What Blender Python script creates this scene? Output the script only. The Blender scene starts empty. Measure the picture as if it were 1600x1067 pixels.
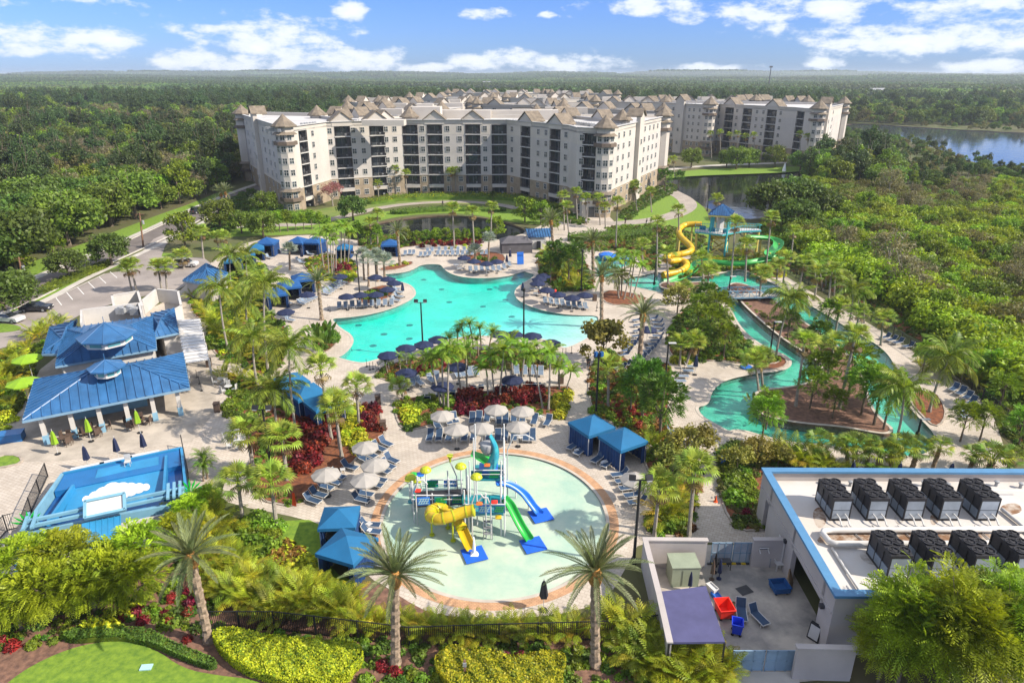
import bpy, math, random
import numpy as np
from mathutils import Vector, Matrix
from mathutils.geometry import tessellate_polygon
R = math.radians; PI = math.pi
random.seed(7)
SC = bpy.context.scene
COL = SC.collection
# ------------------------------------------------------------------ camera
CAMH = 35.0; F = 1066.7; PITCH = math.atan((533.5 - 116) / F)
cd = bpy.data.cameras.new('camera'); cam = bpy.data.objects.new('camera', cd); COL.objects.link(cam)
cd.lens = 24; cd.sensor_width = 36; cd.clip_start = 0.5; cd.clip_end = 40000
cam.location = (0, 0, CAMH); cam.rotation_euler = (PI / 2 - PITCH, 0, 0)
SC.camera = cam
# ------------------------------------------------------------------ light
SUN_EL = R(38); SUN_AZ = R(-15)          # direction to the sun in the XY plane, measured from +X
sd = bpy.data.lights.new('sun', 'SUN'); sun = bpy.data.objects.new('sun', sd); COL.objects.link(sun)
sd.energy = 3.35; sd.angle = R(0.6); sd.color = (1, 0.90, 0.76)
sv = Vector((math.cos(SUN_EL) * math.cos(SUN_AZ), math.cos(SUN_EL) * math.sin(SUN_AZ), math.sin(SUN_EL)))
sun.rotation_euler = sv.to_track_quat('Z', 'Y').to_euler(); sun.location = (60, -20, 90)
SC.view_settings.view_transform = 'Standard'; SC.view_settings.look = 'None'
SC.view_settings.exposure = 1.25; SC.view_settings.gamma = 1.0; SC.view_settings.use_curve_mapping = False
SC.cycles.max_bounces = 6; SC.cycles.diffuse_bounces = 2; SC.cycles.glossy_bounces = 2
SC.cycles.transmission_bounces = 2; SC.cycles.volume_bounces = 0; SC.cycles.transparent_max_bounces = 12
SC.cycles.caustics_reflective = False; SC.cycles.caustics_refractive = False
cp_, sp_ = math.cos(PITCH), math.sin(PITCH)
def ray(px, py):
    r, u = px - 800, -(py - 533.5)
    return (r, F * cp_ + u * sp_, -F * sp_ + u * cp_)
def G(px, py, z=0.0):                    # photo pixel -> point at height z
    d = ray(px, py); t = (z - CAMH) / d[2]
    return Vector((d[0] * t, d[1] * t, z))
def GY(px, py, Y):                       # photo pixel -> point at depth Y
    d = ray(px, py); t = Y / d[1]
    return Vector((d[0] * t, Y, CAMH + d[2] * t))
def PXL(x, y, z=0.0):
    fw = y * cp_ - (z - CAMH) * sp_; up = y * sp_ + (z - CAMH) * cp_
    return (800 + F * x / fw, 533.5 - F * up / fw) if fw > 0.1 else (-9999, 9999)
# ------------------------------------------------------------------ sky
W = bpy.data.worlds.new('World'); SC.world = W; W.use_nodes = True
nt = W.node_tree; N = nt.nodes; L = nt.links
for n in list(N): N.remove(n)
def nd(t, **k):
    n = N.new(t)
    for a, b in k.items(): setattr(n, a, b)
    return n
def mth(op, a, b=None, c=None):
    n = N.new('ShaderNodeMath'); n.operation = op
    for i, v in enumerate((a, b, c)):
        if v is None: continue
        if isinstance(v, (int, float)): n.inputs[i].default_value = v
        else: L.new(v, n.inputs[i])
    return n.outputs[0]
sky = nd('ShaderNodeTexSky', sky_type='NISHITA'); sky.sun_disc = False; sky.sun_elevation = SUN_EL
sky.sun_rotation = PI / 2 - SUN_AZ; sky.air_density = 1.0; sky.dust_density = 0.3; sky.ozone_density = 2.5; sky.altitude = 0
tc = nd('ShaderNodeTexCoord'); sx = nd('ShaderNodeSeparateXYZ'); L.new(tc.outputs['Generated'], sx.inputs[0])
az = mth('ARCTAN2', sx.outputs[0], sx.outputs[1]); el = mth('ARCSINE', sx.outputs[2])
cmb = nd('ShaderNodeCombineXYZ'); L.new(mth('MULTIPLY', az, 21), cmb.inputs[0]); L.new(mth('MULTIPLY', el, 44), cmb.inputs[1])
nz = nd('ShaderNodeTexNoise'); nz.inputs['Scale'].default_value = 1.0; nz.inputs['Detail'].default_value = 9; nz.inputs['Roughness'].default_value = 0.62
L.new(cmb.outputs[0], nz.inputs['Vector'])
tot = None
CL = [(110, 62, 95, 20), (60, 82, 40, 9), (430, 52, 95, 20), (370, 46, 60, 10), (400, 74, 60, 14), (300, 95, 70, 15), (390, 98, 70, 16),
      (560, 92, 75, 20), (480, 85, 80, 16), (545, 18, 27, 14), (590, 104, 60, 9), (740, 95, 50, 13), (795, 92, 60, 16), (880, 100, 100, 16), (760, 22, 40, 9),
      (850, 24, 16, 6), (1200, 16, 160, 18), (1010, 10, 100, 13), (1500, 38, 110, 18), (1350, 48, 40, 12), (1460, 68, 130, 15), (1540, 8, 110, 9),
      (1290, 98, 35, 8), (1560, 104, 90, 9), (1110, 108, 80, 8), (660, 106, 60, 9), (1800, 60, 110, 20), (-200, 80, 100, 22)]
for cx, cy, w, h in CL:
    d = ray(cx, cy); a0 = math.atan2(d[0], d[1]); e0 = math.atan2(d[2], math.hypot(d[0], d[1]))
    wa = w / F; ha = h / F
    u = mth('DIVIDE', mth('SUBTRACT', az, a0), wa); v = mth('DIVIDE', mth('SUBTRACT', el, e0), ha)
    q = mth('SUBTRACT', 1.0, mth('ADD', mth('MULTIPLY', u, u), mth('MULTIPLY', v, v)))
    tot = q if tot is None else mth('SMOOTH_MAX', tot, q, 0.3)
# unseen clouds over the rest of the sky, thickened to add fill light
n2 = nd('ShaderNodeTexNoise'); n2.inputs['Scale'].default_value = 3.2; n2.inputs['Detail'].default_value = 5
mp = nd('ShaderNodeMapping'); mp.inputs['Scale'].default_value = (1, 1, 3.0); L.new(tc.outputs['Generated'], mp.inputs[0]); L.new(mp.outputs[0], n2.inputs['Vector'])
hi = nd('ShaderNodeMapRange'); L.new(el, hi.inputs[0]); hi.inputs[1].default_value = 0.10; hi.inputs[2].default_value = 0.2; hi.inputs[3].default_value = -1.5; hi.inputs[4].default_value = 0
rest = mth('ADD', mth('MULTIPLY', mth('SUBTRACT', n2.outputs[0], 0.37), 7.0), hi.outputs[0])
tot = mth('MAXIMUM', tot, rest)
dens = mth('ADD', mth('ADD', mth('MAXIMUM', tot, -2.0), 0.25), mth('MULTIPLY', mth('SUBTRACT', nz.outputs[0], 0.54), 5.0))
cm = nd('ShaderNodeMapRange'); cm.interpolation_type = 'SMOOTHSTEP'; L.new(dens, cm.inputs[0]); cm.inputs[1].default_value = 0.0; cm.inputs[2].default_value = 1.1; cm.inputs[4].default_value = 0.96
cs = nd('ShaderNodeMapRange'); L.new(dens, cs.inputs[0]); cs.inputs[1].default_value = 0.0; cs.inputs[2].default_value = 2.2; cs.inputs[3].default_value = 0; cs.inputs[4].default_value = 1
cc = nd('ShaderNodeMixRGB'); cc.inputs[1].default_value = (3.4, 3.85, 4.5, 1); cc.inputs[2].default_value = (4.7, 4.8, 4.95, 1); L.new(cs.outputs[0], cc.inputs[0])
# sky: the Nishita colour, a little deeper blue as in the photograph
tint = nd('ShaderNodeMixRGB', blend_type='MULTIPLY'); tint.inputs[0].default_value = 1; L.new(sky.outputs[0], tint.inputs[1]); tint.inputs[2].default_value = (0.25, 0.37, 0.74, 1)
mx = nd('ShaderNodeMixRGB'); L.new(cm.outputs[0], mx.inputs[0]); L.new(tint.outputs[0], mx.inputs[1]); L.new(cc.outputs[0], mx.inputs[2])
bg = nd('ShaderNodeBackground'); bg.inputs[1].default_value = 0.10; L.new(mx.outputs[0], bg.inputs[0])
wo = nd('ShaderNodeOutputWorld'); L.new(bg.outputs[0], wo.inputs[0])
# ------------------------------------------------------------------ materials
MT = {}
def mat(name, col, rough=0.7, metal=0.0, var=0.15, scale=1.0, bump=0.0, col2=None, kind='', spec=0.4, objvar=0.0, thr=(0.35, 0.65), bscale=None):
    if name in MT: return MT[name]
    m = bpy.data.materials.new(name); m.use_nodes = True; MT[name] = m
    t = m.node_tree; n = t.nodes; l = t.links; p = n['Principled BSDF']
    p.inputs['Roughness'].default_value = rough; p.inputs['Metallic'].default_value = metal; p.inputs['Specular IOR Level'].default_value = spec
    tc = n.new('ShaderNodeTexCoord'); ge = n.new('ShaderNodeNewGeometry')
    nz = n.new('ShaderNodeTexNoise'); nz.inputs['Scale'].default_value = scale; nz.inputs['Detail'].default_value = 6; nz.inputs['Roughness'].default_value = 0.6
    l.new(ge.outputs['Position'], nz.inputs['Vector'])
    rp = n.new('ShaderNodeMapRange'); rp.inputs[1].default_value = thr[0]; rp.inputs[2].default_value = thr[1]; l.new(nz.outputs[0], rp.inputs[0])
    mx = n.new('ShaderNodeMixRGB'); l.new(rp.outputs[0], mx.inputs[0])
    c2 = col2 if col2 else tuple(c * (1 - var) for c in col)
    mx.inputs[1].default_value = (*c2, 1); mx.inputs[2].default_value = (*(c * (1 + (var * 0.5 if not col2 else 0)) for c in col), 1)
    out = mx.outputs[0]
    if kind == 'leaf' or objvar:
        oi = n.new('ShaderNodeObjectInfo'); hs = n.new('ShaderNodeHueSaturation')
        a = n.new('ShaderNodeMath'); a.operation = 'MULTIPLY_ADD'; l.new(oi.outputs['Random'], a.inputs[0]); a.inputs[1].default_value = 0.05 if kind == 'leaf' else 0.0; a.inputs[2].default_value = 0.475 if kind == 'leaf' else 0.5
        b = n.new('ShaderNodeMath'); b.operation = 'MULTIPLY_ADD'; l.new(oi.outputs['Random'], b.inputs[0]); b.inputs[1].default_value = objvar or 0.5; b.inputs[2].default_value = 1 - (objvar or 0.5) / 2
        l.new(a.outputs[0], hs.inputs['Hue']); l.new(out, hs.inputs['Color'])
        if kind == 'leaf':
            c = n.new('ShaderNodeMath'); c.operation = 'MULTIPLY_ADD'; l.new(ge.outputs['Random Per Island'], c.inputs[0]); c.inputs[1].default_value = 0.7; c.inputs[2].default_value = 0.65
            d = n.new('ShaderNodeMath'); d.operation = 'MULTIPLY'; l.new(b.outputs[0], d.inputs[0]); l.new(c.outputs[0], d.inputs[1]); l.new(d.outputs[0], hs.inputs['Value'])
        else: l.new(b.outputs[0], hs.inputs['Value'])
        out = hs.outputs[0]
    if kind in ('paver', 'brickring', 'tile', 'blockwall'):
        br = n.new('ShaderNodeTexBrick'); mpn = n.new('ShaderNodeMapping'); l.new(ge.outputs['Position'], mpn.inputs[0]); l.new(mpn.outputs[0], br.inputs['Vector'])
        mpn.inputs['Rotation'].default_value = (0, 0, R(24 if kind == 'paver' else 0))
        br.inputs['Scale'].default_value = 1.0; br.inputs['Brick Width'].default_value = 0.45 if kind == 'paver' else 0.25
        br.inputs['Row Height'].default_value = 0.32 if kind == 'paver' else 0.14; br.inputs['Mortar Size'].default_value = 0.022; br.inputs['Mortar Smooth'].default_value = 0.4
        br.inputs['Color1'].default_value = (1, 1, 1, 1); br.inputs['Color2'].default_value = (0.86, 0.84, 0.82, 1); br.inputs['Mortar'].default_value = (0.66, 0.61, 0.57, 1)
        mm = n.new('ShaderNodeMixRGB'); mm.blend_type = 'MULTIPLY'; mm.inputs[0].default_value = 1; l.new(out, mm.inputs[1]); l.new(br.outputs[0], mm.inputs[2]); out = mm.outputs[0]
    if kind == 'island':
        hs = n.new('ShaderNodeHueSaturation'); c = n.new('ShaderNodeMath'); c.operation = 'MULTIPLY_ADD'; l.new(ge.outputs['Random Per Island'], c.inputs[0]); c.inputs[1].default_value = 0.3; c.inputs[2].default_value = 0.85
        l.new(c.outputs[0], hs.inputs['Value']); l.new(out, hs.inputs['Color']); out = hs.outputs[0]
    l.new(out, p.inputs['Base Color'])
    if bump:
        bz = n.new('ShaderNodeTexNoise'); bz.inputs['Scale'].default_value = bscale or scale * 6; bz.inputs['Detail'].default_value = 4; l.new(ge.outputs['Position'], bz.inputs['Vector'])
        bp = n.new('ShaderNodeBump'); bp.inputs['Strength'].default_value = min(1, bump * 5); bp.inputs['Distance'].default_value = bump; l.new(bz.outputs[0], bp.inputs['Height']); l.new(bp.outputs[0], p.inputs['Normal'])
    if kind == 'leaf':
        tr = n.new('ShaderNodeBsdfTranslucent'); g = n.new('ShaderNodeMixRGB'); g.blend_type = 'MULTIPLY'; g.inputs[0].default_value = 1; g.inputs[2].default_value = (1.25, 1.2, 0.6, 1); l.new(out, g.inputs[1]); l.new(g.outputs[0], tr.inputs[0])
        ms = n.new('ShaderNodeMixShader'); ms.inputs[0].default_value = 0.36; l.new(p.outputs[0], ms.inputs[1]); l.new(tr.outputs[0], ms.inputs[2]); l.new(ms.outputs[0], n['Material Output'].inputs[0])
    return m
def leafm(name, col, col2=None, rough=0.5): return mat(name, col, rough, var=0.45, scale=0.55, kind='leaf', col2=col2, spec=0.3)
def water_mat(name, glossc=(1, 1, 1), dens=0.0, acol=(0, 0.97, 0.93), bs=0.9, bd=0.03, opaque=None):
    m = bpy.data.materials.new(name); m.use_nodes = True; t = m.node_tree; n = t.nodes; l = t.links; MT[name] = m
    n.remove(n['Principled BSDF']); o = n['Material Output']
    ge = n.new('ShaderNodeNewGeometry'); nz = n.new('ShaderNodeTexNoise'); nz.inputs['Scale'].default_value = bs; nz.inputs['Detail'].default_value = 4; l.new(ge.outputs['Position'], nz.inputs['Vector'])
    bp = n.new('ShaderNodeBump'); bp.inputs['Strength'].default_value = 0.5; bp.inputs['Distance'].default_value = bd; l.new(nz.outputs[0], bp.inputs['Height'])
    fr = n.new('ShaderNodeFresnel'); fr.inputs[0].default_value = 1.33; l.new(bp.outputs[0], fr.inputs['Normal'])
    gl = n.new('ShaderNodeBsdfGlossy'); gl.inputs['Roughness'].default_value = 0.06; gl.inputs[0].default_value = (*glossc, 1); l.new(bp.outputs[0], gl.inputs['Normal'])
    if opaque: b = n.new('ShaderNodeBsdfDiffuse'); b.inputs[0].default_value = (*opaque, 1)
    else: b = n.new('ShaderNodeBsdfTransparent')
    mx = n.new('ShaderNodeMixShader'); bf = n.new('ShaderNodeMath'); bf.operation = 'SUBTRACT'; bf.inputs[0].default_value = 1; l.new(ge.outputs['Backfacing'], bf.inputs[1]); fm = n.new('ShaderNodeMath'); fm.operation = 'MULTIPLY'; l.new(fr.outputs[0], fm.inputs[0]); l.new(bf.outputs[0], fm.inputs[1]); l.new(fm.outputs[0], mx.inputs[0]); l.new(b.outputs[0], mx.inputs[1]); l.new(gl.outputs[0], mx.inputs[2]); l.new(mx.outputs[0], o.inputs[0])
    if dens:
        v = n.new('ShaderNodeVolumeAbsorption'); v.inputs[0].default_value = (*acol, 1); v.inputs[1].default_value = dens; l.new(v.outputs[0], o.inputs['Volume'])
    return m
# ------------------------------------------------------------------ mesh helpers
class MB:
    def __init__(s): s.v = []; s.f = []; s.m = []
    def add(s, vs, fs, m=0):
        o = len(s.v); s.v += [tuple(v) for v in vs]; s.f += [tuple(i + o for i in f) for f in fs]; s.m += [m] * len(fs); return s
    def box(s, c, d, rz=0, m=0, rx=0, ry=0):
        x, y, z = d[0] / 2, d[1] / 2, d[2] / 2
        vs = [Vector(p) for p in ((-x, -y, -z), (x, -y, -z), (x, y, -z), (-x, y, -z), (-x, -y, z), (x, -y, z), (x, y, z), (-x, y, z))]
        if rx or ry: M = Matrix.Rotation(ry, 3, 'Y') @ Matrix.Rotation(rx, 3, 'X'); vs = [M @ v for v in vs]
        if rz: M = Matrix.Rotation(rz, 3, 'Z'); vs = [M @ v for v in vs]
        c = Vector(c)
        return s.add([v + c for v in vs], [(0, 3, 2, 1), (4, 5, 6, 7), (0, 1, 5, 4), (1, 2, 6, 5), (2, 3, 7, 6), (3, 0, 4, 7)], m)
    def tube(s, pts, r, n=6, m=0, cap=True):
        pts = [Vector(p) for p in pts]; k = len(pts); rs = r if isinstance(r, (list, tuple)) else [r] * k
        vs = []; up = None
        for i, p in enumerate(pts):
            d = (pts[min(i + 1, k - 1)] - pts[max(i - 1, 0)]).normalized()
            if up is None: up = Vector((0, 0, 1)) if abs(d.z) < 0.9 else Vector((1, 0, 0))
            a = d.cross(up)
            if a.length < 1e-4: a = d.cross(Vector((1, 0, 0.1)))
            a.normalize(); b = a.cross(d).normalized(); up = b if abs(d.z) > 0.2 else Vector((0, 0, 1))
            if abs(d.z) >= 0.9: up = b
            for j in range(n):
                t = 2 * PI * j / n; vs.append(p + (a * math.cos(t) + b * math.sin(t)) * rs[i])
        fs = [(i * n + j, i * n + (j + 1) % n, (i + 1) * n + (j + 1) % n, (i + 1) * n + j) for i in range(k - 1) for j in range(n)]
        if cap: fs += [tuple(range(n))[::-1], tuple((k - 1) * n + j for j in range(n))]
        return s.add(vs, fs, m)
    def lathe(s, prof, n=10, c=(0, 0, 0), m=0, mod=None, ph=0):
        vs = []
        for i, (r, z) in enumerate(prof):
            for j in range(n):
                t = 2 * PI * (j + ph) / n; q = r * (mod(i, j) if mod else 1); vs.append((c[0] + q * math.cos(t), c[1] + q * math.sin(t), c[2] + z))
        k = len(prof)
        fs = [(i * n + j, i * n + (j + 1) % n, (i + 1) * n + (j + 1) % n, (i + 1) * n + j) for i in range(k - 1) for j in range(n)]
        fs += [tuple(range(n))[::-1], tuple((k - 1) * n + j for j in range(n))]
        return s.add(vs, fs, m)
    def prism(s, poly, z0, z1, m=0, bottom=True):
        n = len(poly); a = sum(poly[i][0] * poly[(i + 1) % n][1] - poly[(i + 1) % n][0] * poly[i][1] for i in range(n))
        if a < 0: poly = poly[::-1]
        vs = [(p[0], p[1], z0) for p in poly] + [(p[0], p[1], z1) for p in poly]
        fs = [(i, (i + 1) % n, n + (i + 1) % n, n + i) for i in range(n)]
        tr = tessellate_polygon([[Vector((p[0], p[1], 0)) for p in poly]])
        for t in tr:
            p0, p1, p2 = (poly[i] for i in t)
            cr = (p1[0] - p0[0]) * (p2[1] - p0[1]) - (p1[1] - p0[1]) * (p2[0] - p0[0])
            t = t if cr > 0 else t[::-1]
            fs.append(tuple(n + i for i in t))
            if bottom: fs.append(tuple(t[::-1]))
        return s.add(vs, fs, m)
    def poly(s, vs, m=0): return s.add(vs, [tuple(range(len(vs)))], m)
    def mesh(s, name, mats, smooth=False):
        me = bpy.data.meshes.new(name); me.from_pydata(s.v, [], s.f)
        for mm in (mats if isinstance(mats, (list, tuple)) else [mats]): me.materials.append(MT[mm] if isinstance(mm, str) else mm)
        if len(me.materials) > 1: me.polygons.foreach_set('material_index', s.m)
        if smooth: me.polygons.foreach_set('use_smooth', [True] * len(s.f))
        me.update(); return me
KIDS = {}
def ob(name, data, parent=None, loc=None, rot=None, scl=None, label=None, cat=None, group=None, kind=None):
    o = bpy.data.objects.new(name, data); COL.objects.link(o)
    if loc is not None: o.location = loc
    if rot is not None: o.rotation_euler = rot if isinstance(rot, (tuple, list, Vector)) else (0, 0, rot)
    if scl is not None: o.scale = scl if isinstance(scl, (tuple, list)) else (scl, scl, scl)
    if parent is not None: o.parent = parent; KIDS.setdefault(parent.name, []).append(o)
    if label: o['label'] = label
    if cat: o['category'] = cat
    if group: o['group'] = group
    if kind: o['kind'] = kind
    return o
def struct(name, data, **k): return ob(name, data, kind='structure', **k)
def thing(name, label, cat, loc=(0, 0, 0), rz=0, group=None): return ob(name, None, None, loc, rz, label=label, cat=cat, group=group)
USED = set()
def dup(root, loc, rz=0, scl=1, label=None, group=None, tilt=None, hscale=None):
    if root.name in PROTO and root.name not in USED: USED.add(root.name); r = root
    else:
        r = root.copy(); COL.objects.link(r); kids = []
        for ch in KIDS.get(root.name, ()):
            c = ch.copy(); COL.objects.link(c); c.parent = r; kids.append(c)
            sub = []
            for g in KIDS.get(ch.name, ()):
                d = g.copy(); COL.objects.link(d); d.parent = c; sub.append(d)
            if sub: KIDS[c.name] = sub
        KIDS[r.name] = kids
        if r is root: pass
    r.location = loc; r.rotation_euler = (tilt[0], tilt[1], rz) if tilt else (0, 0, rz)
    r.scale = (scl, scl, scl)
    if label: r['label'] = label
    if group: r['group'] = group
    return r
PROTO = set()
def proto(r): PROTO.add(r.name); return r
def cleanup_protos():
    for n in PROTO - USED:
        o = bpy.data.objects.get(n)
        if o is None: continue
        for c in KIDS.get(n, ()):
            for g in KIDS.get(c.name, ()): bpy.data.objects.remove(g)
            bpy.data.objects.remove(c)
        bpy.data.objects.remove(o)
def smooth_loop(pts, it=2, closed=True):
    for _ in range(it):
        q = []; n = len(pts)
        for i in range(n if closed else n - 1):
            a, b = pts[i], pts[(i + 1) % n]
            q += [(a[0] * .75 + b[0] * .25, a[1] * .75 + b[1] * .25), (a[0] * .25 + b[0] * .75, a[1] * .25 + b[1] * .75)]
        pts = ([pts[0]] + q + [pts[-1]]) if not closed else q
    return pts
def gp(pts, it=2, z=0.0): return smooth_loop([tuple(G(x, y, z)[:2]) for x, y in pts], it)
def inpoly(x, y, P):
    c = False; n = len(P); j = n - 1
    for i in range(n):
        if (P[i][1] > y) != (P[j][1] > y) and x < (P[j][0] - P[i][0]) * (y - P[i][1]) / (P[j][1] - P[i][1]) + P[i][0]: c = not c
        j = i
    return c
def sheet(outer, holes, z, thick=0.0):
    loops = [[Vector((x, y, 0)) for x, y in lp] for lp in [outer] + holes]; flat = [v for lp in loops for v in lp]
    tr = tessellate_polygon(loops); fs = []
    for t in tr:
        a, b, c = (flat[i] for i in t); cr = (b - a).cross(c - a).z
        if abs(cr) < 1e-9: continue
        fs.append(tuple(t) if cr > 0 else tuple(t[::-1]))
    m = MB(); m.add([(v.x, v.y, z) for v in flat], fs)
    if thick:
        o = 0
        for lp in loops:
            n = len(lp); vs = [(v.x, v.y, z) for v in lp] + [(v.x, v.y, z - thick) for v in lp]
            m.add(vs, [(i, (i + 1) % n, n + (i + 1) % n, n + i) for i in range(n)])
    return m
def ribbon(pts, w0, w1, z, zt=None, closed=False):   # strip between two offsets of a line, optionally with thickness
    n = len(pts); a = []; b = []
    for i in range(n):
        p = Vector(pts[i][:2]); q = Vector(pts[(i + 1) % n][:2]) if closed or i < n - 1 else p; o = Vector(pts[i - 1][:2]) if closed or i > 0 else p
        d = (q - o); d = d.normalized() if d.length > 1e-6 else Vector((1, 0)); nn = Vector((-d.y, d.x))
        a.append(p + nn * w0); b.append(p + nn * w1)
    m = MB(); vs = [(p.x, p.y, z) for p in a] + [(p.x, p.y, z) for p in b]; k = n if closed else n - 1
    fs = [(i, (i + 1) % n, n + (i + 1) % n, n + i) for i in range(k)]
    if w1 > w0: fs = fs
    m.add(vs, fs)
    if zt is not None:
        vs = [(p.x, p.y, zz) for zz in (z, zt) for p in a] + [(p.x, p.y, zz) for zz in (z, zt) for p in b]
        m.add(vs, [(i, (i + 1) % n, n + (i + 1) % n, n + i) for i in range(k)] + [(2 * n + i, 2 * n + (i + 1) % n, 3 * n + (i + 1) % n, 3 * n + i) for i in range(k)])
    return m
REG = []   # things whose label is completed by where they stand
def reg(o, desc, where=None): REG.append((o, desc, where)); return o
# ------------------------------------------------------------------ vegetation prototypes
leafm('leaf_oak', (0.12, 0.19, 0.028), (0.06, 0.105, 0.018))
leafm('leaf_bright', (0.25, 0.36, 0.022), (0.11, 0.19, 0.016))
leafm('leaf_mid', (0.185, 0.27, 0.03), (0.09, 0.15, 0.02))
leafm('leaf_olive', (0.22, 0.205, 0.06), (0.11, 0.115, 0.035))
leafm('leaf_pine', (0.085, 0.135, 0.035), (0.04, 0.075, 0.022))
leafm('leaf_grey', (0.25, 0.215, 0.12), (0.14, 0.13, 0.075))
leafm('leaf_yellow', (0.6, 0.62, 0.03), (0.38, 0.44, 0.02))
leafm('leaf_red', (0.17, 0.02, 0.018), (0.06, 0.01, 0.012))
leafm('leaf_redbright', (0.38, 0.03, 0.03), (0.18, 0.014, 0.02))
leafm('leaf_orange', (0.3, 0.15, 0.03), (0.12, 0.07, 0.02))
leafm('leaf_date', (0.21, 0.24, 0.11), (0.11, 0.14, 0.06))
leafm('leaf_fan', (0.34, 0.42, 0.05), (0.15, 0.22, 0.03))
leafm('leaf_coco', (0.25, 0.31, 0.035), (0.12, 0.17, 0.022))
leafm('leaf_royal', (0.26, 0.4, 0.03), (0.12, 0.22, 0.02))
leafm('leaf_areca', (0.38, 0.4, 0.022), (0.16, 0.22, 0.018))
leafm('leaf_arecagold', (0.52, 0.4, 0.028), (0.22, 0.24, 0.018))
leafm('leaf_silver', (0.34, 0.39, 0.34), (0.2, 0.25, 0.22))
leafm('leaf_bamboo', (0.36, 0.45, 0.025), (0.17, 0.25, 0.018))
leafm('leaf_bronze', (0.33, 0.31, 0.06), (0.16, 0.17, 0.03))
leafm('leaf_marsh', (.34, .44, .025), (.17, .26, .018))
leafm('leaf_dead', (0.26, 0.17, 0.07), (0.12, 0.08, 0.035))
leafm('leaf_pink', (0.55, 0.27, 0.25), (0.35, 0.15, 0.14))
leafm('leaf_deep', (0.12, 0.21, 0.022), (0.05, 0.11, 0.016))
leafm('leaf_fern', (.42,.52,.03), (.19,.29,.02))
mat('bark', (0.16, 0.125, 0.09), 0.9, var=0.4, scale=3, bump=0.03)
mat('bark_grey', (0.30, 0.27, 0.23), 0.85, var=0.3, scale=4, bump=0.02)
mat('bark_palm', (0.28, 0.21, 0.15), 0.9, var=0.45, scale=5, bump=0.04)
mat('bark_boot', (0.42, 0.21, 0.06), 0.9, var=0.5, scale=6, bump=0.05)
mat('bark_green', (0.18, 0.27, 0.07), 0.5, var=0.3, scale=3)
rng = np.random.default_rng(11)
def qmesh(name, P, mats, mi=None, k=4):       # P: (n,k,3) faces of k corners each
    n = len(P); me = bpy.data.meshes.new(name); me.vertices.add(n * k); me.vertices.foreach_set('co', P.reshape(-1).astype(np.float32))
    me.loops.add(n * k); me.loops.foreach_set('vertex_index', np.arange(n * k, dtype=np.int32)); me.polygons.add(n)
    me.polygons.foreach_set('loop_start', np.arange(0, n * k, k, dtype=np.int32)); me.polygons.foreach_set('loop_total', np.full(n, k, dtype=np.int32))
    for m in mats: me.materials.append(MT[m])
    if mi is not None: me.polygons.foreach_set('material_index', np.asarray(mi, dtype=np.int32))
    me.update(calc_edges=True); return me
def leafquads(C, size, out=None, flat=0.35, asp=0.6):      # leaf quads round the points C, facing more or less outwards
    n = len(C); nr = rng.normal(size=(n, 3)); nr /= np.linalg.norm(nr, axis=1)[:, None]
    if out is not None: nr = nr * (1 - flat) + out * flat + np.array([0, 0, 0.25]); nr /= np.linalg.norm(nr, axis=1)[:, None]
    a = np.cross(nr, rng.normal(size=(n, 3))); a /= np.linalg.norm(a, axis=1)[:, None]; b = np.cross(nr, a)
    s = size * (0.6 + 0.8 * rng.random(n))[:, None]; a = a * s; b = b * s * asp
    return np.stack([C - a, C - b * 0.9, C + a, C + b * 0.9], axis=1)
def crown_pts(n, rx, ry, rz, nclump, csize, low=-0.35, fill=0.75):
    cl = rng.normal(size=(nclump, 3)); cl /= np.linalg.norm(cl, axis=1)[:, None]; cl[:, 2] = np.where(cl[:, 2] < low, -cl[:, 2] * 0.6, cl[:, 2])
    rad = fill + (1 - fill) * rng.random(nclump) ** 0.5; rad *= 0.8 + 0.35 * rng.random(nclump)
    cl = cl * rad[:, None]
    k = rng.integers(0, nclump, n); cs = csize * (0.6 + 0.8 * rng.random(nclump))
    d = rng.normal(size=(n, 3)); d /= np.linalg.norm(d, axis=1)[:, None]
    p = cl[k] * np.array([rx, ry, rz]) + d * (cs[k] * (0.45 + 0.6 * rng.random(n)))[:, None] * np.array([1, 1, 0.75])
    return p, d
def crown(name, n, rx, ry, rz, nclump, csize, leaf, m, z, fill=0.75, low=-0.35, asp=0.6):
    p, d = crown_pts(n, rx, ry, rz, nclump, csize, low, fill)
    q = leafquads(p, leaf, d, 0.45, asp); q[:, :, 2] += z
    return qmesh(name, q, [m])
def trunk_mesh(name, h, r, limbs, spread, m='bark', lean=0.0):
    b = MB(); rn = random.Random(name); b.tube([(0, 0, -0.3), (lean * .2, 0, h * .35), (lean * .6, 0.05, h * .7), (lean, 0, h)], [r * 1.3, r, r * .8, r * .5], 7)
    for i in range(limbs):
        t = 2 * PI * (i + rn.random() * .5) / limbs; z0 = h * (0.4 + 0.5 * rn.random()); s = spread * (0.6 + 0.5 * rn.random())
        b.tube([(lean * z0 / h, 0, z0), (math.cos(t) * s * .5, math.sin(t) * s * .5, z0 + h * .25), (math.cos(t) * s, math.sin(t) * s, z0 + h * (.35 + .35 * rn.random()))], [r * .5, r * .32, r * .12], 5)
    return b.mesh(name, m)
def tree_proto(name, cm, tm):
    r = ob(name, None); ob('trunk', tm, r); ob('crown', cm, r); return proto(r)
T = {}
T['oak'] = tree_proto('oak_tree', crown('crown_oak', 3600, 4.2, 4.0, 2.9, 60, 1.15, 0.30, 'leaf_oak', 4.3, low=-.65), trunk_mesh('tr_oak', 5, .28, 7, 3.0))
T['oak2'] = tree_proto('oak_tree', crown('crown_oak2', 3300, 3.8, 4.3, 3.1, 48, 1.3, 0.30, 'leaf_mid', 4.4, low=-.65), trunk_mesh('tr_oak2', 5.2, .26, 7, 3.0))
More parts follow.
